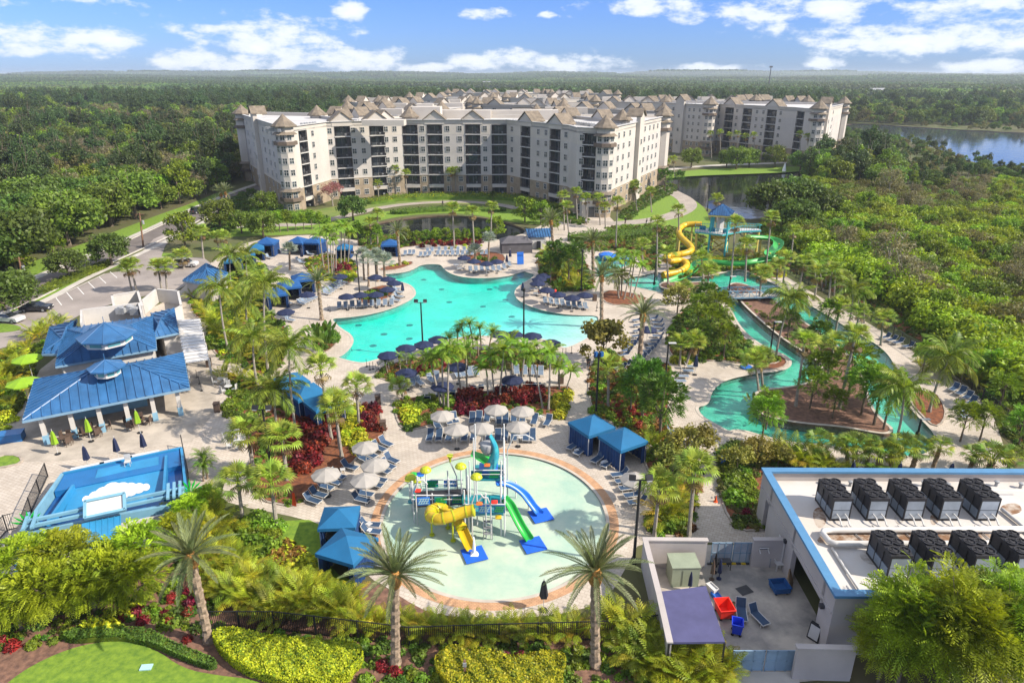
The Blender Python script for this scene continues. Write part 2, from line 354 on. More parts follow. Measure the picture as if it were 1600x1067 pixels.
T['bright'] = tree_proto('leafy_tree', crown('crown_br', 2300, 2.9, 3.0, 3.3, 44, 0.95, 0.26, 'leaf_bright', 4.0, low=-.7), trunk_mesh('tr_br', 5, .2, 6, 2.0))
T['bright2'] = tree_proto('leafy_tree', crown('crown_br2', 2000, 2.2, 2.2, 3.6, 36, 0.9, 0.26, 'leaf_bright', 5.2, fill=.5), trunk_mesh('tr_br2', 6, .18, 6, 1.6))
T['olive'] = tree_proto('scrub_tree', crown('crown_ol', 1800, 3.4, 3.2, 2.6, 44, 1.0, 0.28, 'leaf_olive', 3.5, low=-.7), trunk_mesh('tr_ol', 4.5, .2, 7, 2.6))
T['mid'] = tree_proto('leafy_tree', crown('crown_md', 2300, 3.2, 3.3, 3.0, 46, 1.05, 0.28, 'leaf_mid', 3.9, low=-.7), trunk_mesh('tr_md', 5, .22, 6, 2.4))
T['grey'] = tree_proto('bare_tree', crown('crown_gy', 1900, 3.0, 3.0, 2.9, 60, 0.9, 0.17, 'leaf_grey', 4.2, fill=.35, low=-.7), trunk_mesh('tr_gy', 5, .14, 8, 2.0, 'bark_grey'))
T['pine'] = tree_proto('pine_tree', crown('crown_pn', 2300, 2.7, 2.7, 4.4, 34, 1.1, 0.30, 'leaf_pine', 6.8, fill=.35, asp=.45), trunk_mesh('tr_pn', 9.5, .18, 7, 1.5, 'bark'))
T['cypress'] = tree_proto('leafy_tree', crown('crown_cy', 1800, 1.7, 1.7, 4.4, 34, 0.7, 0.24, 'leaf_bright', 6.2, fill=.4), trunk_mesh('tr_cy', 9, .2, 6, 1.0, 'bark_grey'))
T['pink'] = tree_proto('flowering_tree', crown('crown_pk', 2300, 4.2, 4.0, 3.2, 70, 0.8, 0.20, 'leaf_pink', 5.4, fill=.45), trunk_mesh('tr_pk', 5, .25, 12, 4.0, 'bark_grey'))
# big leaves in sprays: the fine compound foliage of the trees by the surf pool, the bamboo and the hedge trees
def spray_crown(name, nspray, rx, ry, rz, z, L, nl, lw, ll, m, fill=0.8, droop=0.5, low=-0.4):
    P = []
    d = rng.normal(size=(nspray, 3)); d /= np.linalg.norm(d, axis=1)[:, None]; d[:, 2] = np.where(d[:, 2] < low, -d[:, 2], d[:, 2])
    rad = fill + (1 - fill) * rng.random(nspray); lump = 0.82 + 0.42 * np.sin(d[:, 0] * 5.3 + 1 + nspray) * np.sin(d[:, 1] * 6.1 + .4) * np.cos(d[:, 2] * 4.4)
    c = d * (rad * lump)[:, None] * np.array([rx, ry, rz])
    dirn = d + rng.normal(size=(nspray, 3)) * 0.45; dirn[:, 2] += 0.15; dirn /= np.linalg.norm(dirn, axis=1)[:, None]
    side = np.cross(dirn, np.array([0, 0, 1.0]) + rng.normal(size=(nspray, 3)) * 0.3); side /= np.linalg.norm(side, axis=1)[:, None]
    for i in range(nl):
        s = (i + 0.5) / nl
        q = c + dirn * (L * s) ; q[:, 2] -= droop * L * s * s
        for sg in (-1, 1):
            a = side * sg * 0.8 + dirn * 0.6; a[:, 2] -= 0.15; l2 = ll * (0.5 + 0.5 * math.sin(PI * (0.2 + 0.75 * s)))
            tip = q + a * l2; w = dirn * lw
            P.append(np.stack([q - w * .4, q + a * l2 * .5 + w, tip, q + a * l2 * .5 - w * .6], axis=1))
    P = np.concatenate(P); P[:, :, 2] += z
    return qmesh(name, P, [m])
T['fern'] = tree_proto('feathery_tree', spray_crown('crown_fn', 800, 3.2, 3.1, 2.5, 3.4, 0.8, 6, 0.085, 0.32, 'leaf_fern', fill=.7), trunk_mesh('tr_fn', 3.2, .2, 8, 1.5))
T['bamboo'] = tree_proto('bamboo_tree', spray_crown('crown_bb', 1500, 2.3, 2.2, 2.9, 3.7, 0.75, 6, 0.05, 0.26, 'leaf_bamboo', fill=.45, droop=.35), trunk_mesh('tr_bb', 4.2, .08, 10, .9))
T['marsh'] = tree_proto('marsh_bush', crown('crown_ms', 1500, 2.6, 2.5, 1.9, 40, 0.8, 0.22, 'leaf_marsh', 1.7, low=-.8), trunk_mesh('tr_ms', 2, .08, 5, 1.2))
T['marsh2'] = tree_proto('marsh_bush', crown('crown_ms2', 1500, 2.7, 2.7, 1.7, 40, 0.8, 0.22, 'leaf_mid', 1.5, low=-.8), trunk_mesh('tr_ms2', 2, .08, 5, 1.2))
T['marsh3'] = tree_proto('marsh_bush', crown('crown_ms3', 1300, 2.4, 2.6, 1.9, 40, 0.8, 0.19, 'leaf_olive', 1.7, low=-.8), trunk_mesh('tr_ms3', 2.4, .08, 7, 1.6, 'bark_grey'))
T['deep'] = tree_proto('broadleaf_tree', spray_crown('crown_dp', 420, 2.3, 2.2, 2.5, 4.2, 0.6, 4, 0.13, 0.34, 'leaf_deep'), trunk_mesh('tr_dp', 4.5, .14, 7, 1.6))
T['mango'] = tree_proto('broadleaf_tree', spray_crown('crown_mg', 380, 2.2, 2.1, 2.3, 4.0, 0.6, 4, 0.12, 0.32, 'leaf_royal'), trunk_mesh('tr_mg', 4.3, .12, 7, 1.5))
T['bronze'] = tree_proto('bronze_tree', crown('crown_bz', 1500, 2.4, 2.3, 1.9, 34, 0.75, 0.2, 'leaf_bronze', 3.0), trunk_mesh('tr_bz', 3.4, .12, 6, 1.5))
T['grape'] = tree_proto('round_leaf_tree', crown('crown_gr', 1900, 2.5, 2.3, 2.4, 40, 0.75, 0.2, 'leaf_bronze', 2.9, asp=.9), trunk_mesh('tr_gr', 3.2, .12, 6, 1.5))
# ---- palms
def frond(name, L, up, bend, lmax, n, m, w=0.07, hang=0.35, roll=0.0, fwd=0.7, stem=0.12):
    b = MB(); pts = []; x = z = 0.0; ds = L / n
    for i in range(n + 1):
        s = i / n; a = up - bend * s ** 1.25; pts.append((x, z, a)); x += math.cos(a) * ds; z += math.sin(a) * ds
    vs = []; fs = []
    for i, (x, z, a) in enumerate(pts):
        rr = 0.045 * (1 - 0.8 * i / n); vs += [(x, -rr, z), (x, rr, z)]
    b.add(vs, [(2 * i, 2 * i + 2, 2 * i + 3, 2 * i + 1) for i in range(n)])
    rn = random.Random(name)
    for i in range(int(n * stem), n + 1):
        s = i / n; x, z, a = pts[i]; l = lmax * (math.sin(PI * min(1, 0.12 + 0.86 * s)) ** 0.6) * (0.88 + 0.24 * rn.random())
        for sg in (-1, 1):
            f = fwd + 0.25 * s + rn.uniform(-.08, .08)
            dx = math.cos(a) * f; dz = math.sin(a) * f; k = math.hypot(dx, 1)
            tipx = x + dx / k * l; tipy = sg * l / k; tipz = z + dz / k * l - hang * l * (0.8 + .4 * rn.random()) + roll * l
            mx_, my, mz = (x + tipx) / 2, tipy / 2, (z + tipz) / 2 + hang * l * .12
            cx, cz = math.cos(a) * w, math.sin(a) * w
            b.add([(x - cx * .5, 0, z - cz * .5), (mx_ + cx, my, mz + cz), (tipx, tipy, tipz), (mx_ - cx, my, mz - cz)], [(0, 1, 2, 3) if sg < 0 else (0, 3, 2, 1)])
    return b.mesh(name, m)
def fan(name, pet, rad, seg, m, droop=0.5, up=0.4, spread=2.6):
    b = MB(); rn = random.Random(name); hx, hz = math.cos(up) * pet, math.sin(up) * pet
    b.add([(0, -.03, 0), (hx, -.02, hz), (hx, .02, hz), (0, .03, 0)], [(0, 1, 2, 3)])
    for i in range(seg):
        t = -spread / 2 + spread * (i + .5) / seg; hw = spread / seg * .42; r = rad * (0.82 + 0.18 * math.cos(t)) * rn.uniform(.92, 1.06)
        def pt(tt, q, dz): c = math.cos(tt) * q; return (hx + c * math.cos(up), math.sin(tt) * q, hz + c * math.sin(up) - dz)
        b.add([(hx, 0, hz), pt(t - hw, r * .6, droop * .12 * r - .05), pt(t, r, droop * r * rn.uniform(.45, .8)), pt(t + hw, r * .6, droop * .12 * r - .05)], [(0, 1, 2, 3)])
    return b.mesh(name, m)
def palm_trunk(name, r0, r1, curve=0.0, rings=16, bump=0.06, m='bark_palm', n=9, boot=0.0):
    b = MB(); prof = []
    for i in range(rings * 2 + 1):
        s = i / (rings * 2); r = (r0 + (r1 - r0) * s) * (1 + bump * (i % 2)) * (1.35 - .35 * min(1, s * 8)); prof.append((r, s))
    b.lathe(prof, n, mod=lambda i, j: 1 + bump * .8 * math.sin(j * 2.1 + i * 1.7))
    b.v = [(x + curve * z * z, y, z) for x, y, z in b.v]
    if curve: b.v = [(x - 0, y, z) for x, y, z in b.v]
    return b.mesh(name, m, smooth=False)
def palm_proto(name, trunk, th, fronds, top=0.0, extra=None, tname='trunk'):
    """trunk of unit height scaled to th; fronds: list of (mesh, rz, tilt, scale)"""
    r = ob(name, None); ob(tname, trunk, r, scl=(1, 1, th))
    for me, rz, tilt, s in fronds: ob('frond', me, r, (0, 0, th + top), (0, tilt, rz), s)
    if extra: 
        for nm, me, z in extra: ob(nm, me, r, (0, 0, th + z))
    return proto(r)
def spiral(meshes, counts, tilts, jitter=0.12, s=1.0, seed=1):
    rn = random.Random(seed); o = []; k = 0
    for me, n, t in zip(meshes, counts, tilts):
        for i in range(n): o.append((me, k * 2.39996 + rn.uniform(-.15, .15), t + rn.uniform(-jitter, jitter), s * rn.uniform(.88, 1.08))); k += 1
    return o
dU = frond('date_up', 2.9, 1.1, 0.45, 0.36, 24, 'leaf_date', .07, -.05, .35, 1.2); dM = frond('date_mid', 3.2, 0.65, 0.65, 0.38, 24, 'leaf_date', .07, .0, .35, 1.2); dL = frond('date_low', 3.0, 0.15, 0.9, 0.36, 24, 'leaf_date', .07, .1, .3, 1.2)
cU = frond('coco_up', 3.6, 1.15, 1.35, 0.85, 20, 'leaf_coco', .085, .5); cM = frond('coco_mid', 3.9, 0.75, 1.8, 0.9, 20, 'leaf_coco', .085, .65); cL = frond('coco_low', 3.5, 0.1, 1.5, 0.85, 20, 'leaf_coco', .085, .75)
rU = frond('royal_up', 2.0, 1.2, 1.7, 0.62, 16, 'leaf_royal', .085, .25, .1); rM = frond('royal_mid', 2.2, 0.8, 2.1, 0.65, 16, 'leaf_royal', .085, .35)
aU = frond('areca_up', 2.1, 1.35, 0.9, 0.50, 13, 'leaf_areca', .065, .15, stem=.25); aM = frond('areca_mid', 2.2, 1.05, 1.4, 0.52, 13, 'leaf_areca', .065, .25, stem=.25); aG = frond('areca_gold', 2.1, 1.0, 1.5, 0.5, 13, 'leaf_arecagold', .065, .25, stem=.25)
pM = frond('pygmy', 1.5, 0.9, 1.7, 0.30, 14, 'leaf_royal', .04, .2); pD = frond('pygmy_dark', 1.5, 0.6, 1.6, 0.30, 14, 'leaf_mid', .04, .25)
fF = fan('fan_leaf', 0.75, 0.75, 11, 'leaf_fan', .55, .35); fS = fan('sabal_leaf', 0.8, 0.8, 11, 'leaf_areca', .7, .3); fD = fan('dead_fan', 0.6, 0.6, 8, 'leaf_dead', .9, .1); fB = fan('silver_leaf', 0.85, 0.95, 14, 'leaf_silver', .25, .5, 3.6); fG = fan('sabal_green', 0.8, 0.8, 11, 'leaf_mid', .7, .3)
tD = palm_trunk('tk_date', .27, .24, 0, 14, .16); tF = palm_trunk('tk_fan', .17, .13, 0, 10, .05, 'bark_grey', 7); tC = palm_trunk('tk_coco', .15, .09, 0.9, 14, .05, 'bark_grey', 7)
tR = palm_trunk('tk_royal', .12, .09, 0.25, 8, .02, 'bark_grey', 7); tS = palm_trunk('tk_sabal', .2, .2, 0, 9, .16, 'bark_palm', 7); tP = palm_trunk('tk_pyg', .09, .08, 0.35, 6, .12, 'bark_palm', 6); tB = palm_trunk('tk_bis', .2, .18, 0, 8, .06, 'bark_palm', 8)
boot = MB().lathe([(.22, -.9), (.34, -.75), (.40, -.35), (.36, 0), (.2, .25)], 10, mod=lambda i, j: 1 + .14 * ((i + j) % 2)).mesh('boot', 'bark_boot')
shaft = MB().lathe([(.09, 0), (.11, .1), (.08, .9), (.04, 1.15)], 7).mesh('shaft', 'bark_green')
def mk_palm(kind, h, seed):
    if kind == 'D': return palm_proto('date_palm', tD, h, spiral([dU, dM, dL], [11, 15, 9], [0, 0, .1], .24, s=1.0, seed=seed), extra=[('boot', boot, 0)])
    if kind == 'F': return palm_proto('fan_palm', tF, h, spiral([fF, fF, fF, fD], [10, 11, 9, 4], [-.75, -.3, .2, .9], .18, 1.4, seed))
    if kind == 'C': return palm_proto('coconut_palm', tC, h, [(m, r, t, s) for m, r, t, s in spiral([cU, cM, cL], [7, 9, 5], [0, 0, .1], seed=seed)])
    if kind == 'R': return palm_proto('foxtail_palm', tR, h, spiral([rU, rM], [4, 6], [-.1, 0], seed=seed), top=1.0, extra=[('crownshaft', shaft, 0)])
    if kind == 'S': return palm_proto('sabal_palm', tS, h, spiral([fG, fS, fG, fD], [8, 9, 7, 3], [-.7, -.2, .3, 1.0], .15, 1.0, seed))
    if kind == 'B': return palm_proto('silver_palm', tB, h, spiral([fB, fB, fB], [8, 9, 7], [-.8, -.25, .3], .15, 1.25, seed))
    if kind == 'P': return palm_proto('pygmy_palm', tP, h, spiral([pM, pD], [12, 10], [-.3, .1], seed=seed))
    if kind == 'A': 
        r = ob('areca_palm', None); rn = random.Random(seed)
        for i in range(17):
            a = i * 2.4; q = rn.uniform(.1, .5); me = (aU, aM, aG, aM)[i % 4] if seed % 2 else (aU, aM, aM, aG, aU)[i % 5]
            ob('frond', me, r, (math.cos(a) * q, math.sin(a) * q, rn.uniform(0, .5)), (0, rn.uniform(-.25, .2), a), rn.uniform(.8, 1.15))
        return proto(r)
PNAME = {'D': 'feathery grey-green date palm', 'F': 'bushy bright fan palm', 'C': 'tall arching coconut palm', 'R': 'slender pale-trunked foxtail palm', 'S': 'stout shaggy fan palm', 'B': 'silvery blue fan palm', 'P': 'short fine-leaved pygmy palm', 'A': 'yellow-green clumping areca palm'}
PP = {}
def palm(kind, tx, ty, bx, by, s=1.0, where=None):
    b = G(bx, by); t = GY(tx, ty, b.y); h = max(1.0, t.z); th = h
    if kind == 'C': s *= 1.0
    hb = round(h / s * 1.0); hb = max(1, hb); key = (kind, hb)
    if key not in PP:
        PP[key] = [mk_palm(kind, hb, len(PP) * 3 + 1)]
    pr = PP[key][0]
    lean = math.atan2(t.x - b.x, h); sc = h / hb
    if kind == 'C':      # the trunk bows: put the bow towards the crown
        a = 0 if t.x >= b.x else PI; off = 0.9; lean = math.atan2(t.x - b.x - (off * sc if t.x >= b.x else -off * sc), h)
        o = dup(pr, (b.x, b.y, 0), a, sc, tilt=None); o.rotation_euler = (0, 0, a)
        M = Matrix.Rotation(lean, 4, 'Y') @ Matrix.Rotation(a, 4, 'Z'); o.rotation_euler = M.to_euler()
    else:
        a = random.uniform(0, 6.28); M = Matrix.Rotation(lean, 4, 'Y') @ Matrix.Rotation(a, 4, 'Z'); o = dup(pr, (b.x, b.y, 0), 0, sc); o.rotation_euler = M.to_euler()
    o['category'] = 'palm tree'; o['group'] = PNAME[kind].split(' ', 1)[1] + 's'
    reg(o, PNAME[kind], where); return o
# coconut fronds must sit on the bowed trunk top
_mk = mk_palm
def mk_palm(kind, h, seed):
    r = _mk(kind, h, seed); off = {'C': .9, 'R': .25, 'P': .35}.get(kind, 0)
    if off:
        for c in KIDS[r.name]:
            if c.name.split('.')[0] != 'trunk': c.location.x += off
    return r
# ---- shrubs
def dome(name, n, r, h, leaf, m, m2=None, f2=0.0, asp=.6):
    d = rng.normal(size=(n, 3)); d /= np.linalg.norm(d, axis=1)[:, None]; d[:, 2] = abs(d[:, 2])
    lump = 0.85 + .2 * np.sin(d[:, 0] * 6 + 1) * np.sin(d[:, 1] * 7)
    p = d * (lump * (0.75 + .3 * rng.random(n)))[:, None] * np.array([r, r, h])
    q = leafquads(p, leaf, d, .5, asp); mi = (rng.random(n) < f2).astype(int) if m2 else None
    return qmesh(name, q, [m, m2] if m2 else [m], mi)
SH = {}
def shp(k, name, *a, **b): SH[k] = proto(ob(name, dome('m_' + k, *a, **b)))
shp('yellow', 'yellow_shrub', 420, .85, .8, .13, 'leaf_yellow', 'leaf_bright', .25)
shp('red', 'red_shrub', 420, .8, .95, .14, 'leaf_red', 'leaf_redbright', .3)
shp('redb', 'red_shrub', 260, .55, .6, .16, 'leaf_redbright', 'leaf_red', .35, asp=.3)
shp('green', 'green_shrub', 460, .95, .85, .13, 'leaf_bright', 'leaf_mid', .4)
shp('dark', 'dark_shrub', 460, .95, .9, .13, 'leaf_deep', 'leaf_mid', .3)
shp('orange', 'croton_shrub', 380, .7, .6, .15, 'leaf_orange', 'leaf_yellow', .2)
SHN = {'yellow': 'bright yellow-green rounded shrub', 'red': 'dark red leafy shrub', 'redb': 'bright red cordyline shrub', 'green': 'fresh green bushy shrub', 'dark': 'dark green bushy shrub', 'orange': 'orange-leaved croton shrub'}
def shrub(k, x, y, s=1.0):
    o = dup(SH[k], (x, y, 0), random.uniform(0, 6), s); o['category'] = 'shrub'; o['group'] = SHN[k] + 's in the planting beds'; reg(o, SHN[k]); return o
def shrubs(k, pts, s=1.0):
    for x, y in pts: g = G(x, y); shrub(k, g.x, g.y, s * random.uniform(.85, 1.15))
# ---- stuff scattered as instances over a bed or a wood
TCOL = {}
def tcol(key, meshes):
    if key in TCOL: return TCOL[key]
    c = bpy.data.collections.new('templates_' + key)
    for i, me in enumerate(meshes): c.objects.link(bpy.data.objects.new('%02d' % i, me))
    g = bpy.data.node_groups.new('scatter_' + key, 'GeometryNodeTree')
    g.interface.new_socket('Geometry', in_out='INPUT', socket_type='NodeSocketGeometry'); g.interface.new_socket('Geometry', in_out='OUTPUT', socket_type='NodeSocketGeometry')
    n = g.nodes; i = n.new('NodeGroupInput'); o = n.new('NodeGroupOutput'); p = n.new('GeometryNodeInstanceOnPoints'); ci = n.new('GeometryNodeCollectionInfo')
    ci.inputs[0].default_value = c; ci.inputs['Separate Children'].default_value = True; ci.inputs['Reset Children'].default_value = True
    p.inputs['Pick Instance'].default_value = True
    def at(nm, dt): a = n.new('GeometryNodeInputNamedAttribute'); a.data_type = dt; a.inputs['Name'].default_value = nm; return [s for s in a.outputs if s.enabled][0]
    l = g.links; l.new(i.outputs[0], p.inputs['Points']); l.new(ci.outputs[0], p.inputs['Instance']); l.new(at('idx', 'INT'), p.inputs['Instance Index'])
    cx = n.new('ShaderNodeCombineXYZ'); l.new(at('rot', 'FLOAT'), cx.inputs[2]); l.new(cx.outputs[0], p.inputs['Rotation']); l.new(at('scl', 'FLOAT'), p.inputs['Scale']); l.new(p.outputs[0], o.inputs[0])
    TCOL[key] = g; return g
def scatter(name, key, meshes, pts, label, cat, idx=None, kind='stuff'):
    g = tcol(key, meshes); n = len(pts); me = bpy.data.meshes.new(name); P = np.asarray(pts, dtype=np.float32)
    me.vertices.add(n); me.vertices.foreach_set('co', P[:, :3].reshape(-1))
    for nm, ty, d in (('rot', 'FLOAT', P[:, 3]), ('scl', 'FLOAT', P[:, 4])): a = me.attributes.new(nm, ty, 'POINT'); a.data.foreach_set('value', np.ascontiguousarray(d, dtype=np.float32))
    a = me.attributes.new('idx', 'INT', 'POINT'); a.data.foreach_set('value', np.asarray(idx if idx is not None else rng.integers(0, len(meshes), n), dtype=np.int32))
    me.update(); o = ob(name, me, label=label, cat=cat, kind=kind); md = o.modifiers.new('scatter', 'NODES'); md.node_group = g; return o
# ------------------------------------------------------------------ ground, water, paving
mat('ground_mat', (0.075, 0.10, 0.025), 0.95, scale=0.05, col2=(0.10, 0.085, 0.04), bump=0.05, bscale=2)
mat('lawn', (0.19, 0.29, 0.025), 0.95, scale=2.2, col2=(0.08, 0.16, 0.016), bump=0.06, bscale=16, thr=(.3,.7))
mat('lawn_dry', (0.17, 0.20, 0.05), 0.95, scale=0.25, col2=(0.09, 0.16, 0.02), bump=0.04, bscale=7)
mat('mulch', (0.24, 0.085, 0.035), 0.95, scale=2.5, col2=(0.09, 0.035, 0.02), bump=0.05, bscale=14)
mat('mulch_brown', (0.22, 0.12, 0.08), 0.95, scale=2.5, col2=(0.10, 0.055, 0.04), bump=0.05, bscale=14)
mat('paver', (.505,.45,.385), 0.8, var=0.16, scale=0.25, kind='paver', bump=0.004, bscale=12)
mat('paver_grey', (0.37, 0.33, 0.29), 0.85, var=0.18, scale=0.3, kind='paver', bump=0.004, bscale=12)
mat('concrete', (0.42, 0.37, 0.31), 0.85, var=0.3, scale=0.35, bump=0.006, bscale=10)
mat('concrete_light', (0.46, 0.43, 0.39), 0.8, var=0.15, scale=0.3, bump=0.004, bscale=10)
mat('concrete_stain', (0.46, 0.41, 0.35), 0.85, col2=(0.20, 0.19, 0.18), scale=0.28, bump=0.006, bscale=10, thr=(.38, .6))
mat('brick_ring', (0.55, 0.33, 0.19), 0.85, var=0.25, scale=1.2, kind='brickring', bump=0.004, bscale=14)
mat('coping', (0.46, 0.41, 0.35), 0.8, var=0.15, scale=1)
mat('edge_stone', (0.35, 0.30, 0.25), 0.85, var=0.3, scale=2)
mat('asphalt', (0.15, 0.13, 0.12), 0.9, var=0.25, scale=0.25, bump=0.006, bscale=15)
mat('lot_asphalt', (0.29, 0.255, 0.235), 0.9, var=0.22, scale=0.15, bump=0.006, bscale=15)
mat('kerb', (0.48, 0.45, 0.40), 0.85, var=0.2, scale=1)
mat('white_line', (0.7, 0.7, 0.68), 0.8, var=0.15, scale=2)
mat('pool_plaster', (0.37, 0.585, 0.535), 0.7, var=0.14, scale=0.22, bump=0.04, bscale=1.6)
mat('pad_plaster', (0.57, 0.54, 0.42), 0.7, col2=(0.36, 0.45, 0.36), scale=0.28, bump=0.05, bscale=3.2)
mat('river_plaster', (0.26, 0.48, 0.39), 0.7, col2=(0.11, 0.29, 0.23), scale=0.3)
mat('tile_dark', (0.10, 0.11, 0.14), 0.4, var=0.3, scale=3)
mat('mud', (0.14, 0.10, 0.07), 0.95, var=0.3, scale=0.4)
mat('sand', (0.50, 0.42, 0.30), 0.95, var=0.3, scale=0.5)
water_mat('pool_water', dens=0.62, acol=(0, 0.975, 0.93), bs=1.7, bd=0.16)
water_mat('pad_water', dens=0.6, acol=(0, 0.97, 0.95), bs=3.0, bd=0.14)
water_mat('river_water', dens=0.5, acol=(0.1, 0.95, 0.85), bs=1.8, bd=0.14)
water_mat('pond_water', opaque=(0.010, 0.013, 0.011), bs=0.35, bd=0.05)
water_mat('lake_water', opaque=(0.05, 0.065, 0.08), bs=0.22, bd=0.12)
POOLpx = [(513, 497), (545, 495), (580, 490), (612, 481), (636, 470), (647, 461), (645, 452), (637, 445), (622, 441), (608, 435), (594, 429), (611, 427), (632, 425), (645, 420), (654, 414),
          (671, 412), (691, 413), (695, 418), (702, 425), (716, 431), (737, 434), (766, 434), (792, 431), (806, 427), (819, 423), (828, 426), (840, 429), (831, 437), (818, 444), (809, 452), (807, 460),
          (811, 467), (820, 473), (833, 479), (853, 485), (878, 489.5), (898, 491.5), (937, 492), (940, 502), (938, 514), (930, 524), (917, 532), (897, 542), (879, 546), (866, 537), (843, 530), (810, 528), (775, 527), (740, 526),
          (710, 530), (680, 536), (652, 544), (622, 553), (600, 560), (584, 565), (568, 569), (550, 567), (531, 562), (521, 559), (533, 554), (545, 542), (549, 531), (543, 522), (532, 516), (521, 507)]
RIVERpx = [(985, 432), (1005, 430), (1027, 423), (1053, 434), (1085, 434), (1110, 430), (1150, 421), (1170, 424), (1205, 440), (1240, 459), (1290, 490), (1345, 522), (1385, 545), (1406, 575), (1412, 605), (1421, 632), (1438, 650),
           (1461, 672), (1470, 690), (1458, 710), (1428, 717), (1381, 711), (1319, 701), (1275, 696), (1240, 694), (1194, 684), (1155, 672), (1138, 677), (1112, 662), (1090, 649), (1084, 634), (1103, 631), (1107, 612), (1118, 600),
           (1135, 591), (1172, 583), (1205, 580), (1228, 575), (1234, 566), (1226, 556), (1203, 547), (1181, 536), (1158, 516), (1147, 500), (1139, 482), (1125, 468), (1090, 461), (1040, 460), (1002, 452), (975, 446), (970, 438)]
ISLApx = [(1150, 464), (1164, 481), (1194, 508), (1225, 533), (1249, 548), (1277, 565), (1284, 580), (1277, 590), (1256, 601), (1225, 606), (1190, 609), (1176, 616), (1175, 634), (1190, 650), (1219, 658), (1256, 664),
          (1319, 669), (1375, 680), (1393, 679), (1397, 671), (1383, 661), (1366, 642), (1357, 617), (1352, 590), (1330, 558), (1295, 530), (1240, 492), (1200, 462), (1170, 446), (1145, 441), (1133, 450)]
ISLBpx = [(1031, 446), (1040, 441), (1075, 443), (1105, 441), (1121, 447), (1117, 455), (1090, 456), (1058, 454), (1036, 451)]
KIDpx = [(926, 404), (940, 397), (970, 396), (992, 404), (985, 414), (968, 418), (958, 430), (942, 436), (930, 428), (936, 416)]
PONDApx = [(540, 366), (575, 352), (610, 344), (655, 338), (700, 336), (745, 339), (785, 346), (815, 355), (830, 368), (815, 382), (760, 390), (690, 390), (620, 390), (560, 388)]
PONDBpx = [(1040, 276), (1080, 272), (1150, 272), (1205, 269), (1255, 266), (1262, 275), (1240, 300), (1215, 330), (1180, 345), (1130, 336), (1098, 322), (1066, 308), (1042, 296)]
LAKEpx = [(1300, 196), (1340, 193), (1420, 198), (1500, 203), (1600, 208), (1800, 214), (2150, 226), (2100, 330), (1800, 290), (1600, 268), (1560, 264), (1530, 256), (1490, 244), (1465, 232), (1430, 222), (1370, 213), (1320, 206)]
POOL = gp(POOLpx, 2); RIVER = gp(RIVERpx, 2); ISLA = gp(ISLApx, 2); ISLB = gp(ISLBpx, 2); KID = gp(KIDpx); PONDA = gp(PONDApx); PONDB = gp(PONDBpx); LAKE = gp(LAKEpx)
pa, pb, pt_, pbm = G(595, 822), G(950, 822), G(772, 709), G(772, 938)
PC = Vector(((pa.x + pb.x) / 2, (pt_.y + pbm.y) / 2)); PRX = (pb.x - pa.x) / 2; PRY = (pt_.y - pbm.y) / 2
PAD = [(PC.x + PRX * math.cos(i * PI / 40), PC.y + PRY * math.sin(i * PI / 40)) for i in range(80)]
BIG = [(-9000, -400), (9000, -400), (12000, 15000), (-12000, 15000)]
struct('ground', sheet(BIG, [POOL, RIVER, KID, PONDA, PONDB, LAKE, PAD], 0).mesh('ground', 'ground_mat'))
DECKpx = [(-120, 900), (-120, 690), (0, 690), (35, 640), (70, 560), (200, 500), (270, 465), (296, 440), (330, 410), (352, 396), (392, 376), (470, 366), (530, 372), (590, 380), (690, 384), (760, 378), (812, 368), (850, 350), (880, 338),
          (900, 330), (940, 330), (960, 345), (985, 380), (1010, 395), (1060, 400), (1110, 400), (1190, 408), (1240, 440), (1300, 475), (1370, 512), (1430, 552), (1500, 590), (1548, 640), (1570, 700), (1580, 745), (1200, 745), (1190, 775),
          (1205, 832), (1215, 850), (1105, 850), (1104, 838), (1000, 845), (982, 880), (950, 935), (900, 955), (830, 965), (770, 967), (690, 962), (640, 945), (602, 915), (580, 905), (560, 880), (505, 840), (500, 818), (440, 803), (370, 790), (320, 770), (295, 760), (285, 860), (150, 900)]
DECK = gp(DECKpx, 1)
struct('pool_deck', sheet(DECK, [POOL, RIVER, KID, PAD], 0.02, 0).mesh('pool_deck', 'paver'))
# brick ring and light outer ring round the splash pad
def ring(r0, r1, z): return [(PC.x + (PRX + r) * math.cos(i * PI / 48), PC.y + (PRY + r) * math.sin(i * PI / 48)) for r in (r0, r1) for i in range(96)]
def ringmesh(r0, r1, z):
    p = ring(r0, r1, z); m = MB(); m.add([(x, y, z) for x, y in p], [(i, 96 + i, 96 + (i + 1) % 96, (i + 1) % 96) for i in range(96)]); return m
struct('splash_pad_brick_edge', ringmesh(0.22, 1.0, 0.03).mesh('br', 'brick_ring')); struct('splash_pad_coping', ringmesh(-0.05, 0.24, 0.04).mesh('cp', 'coping'))
mat('drain', (0.03, 0.16, 0.17), .7)
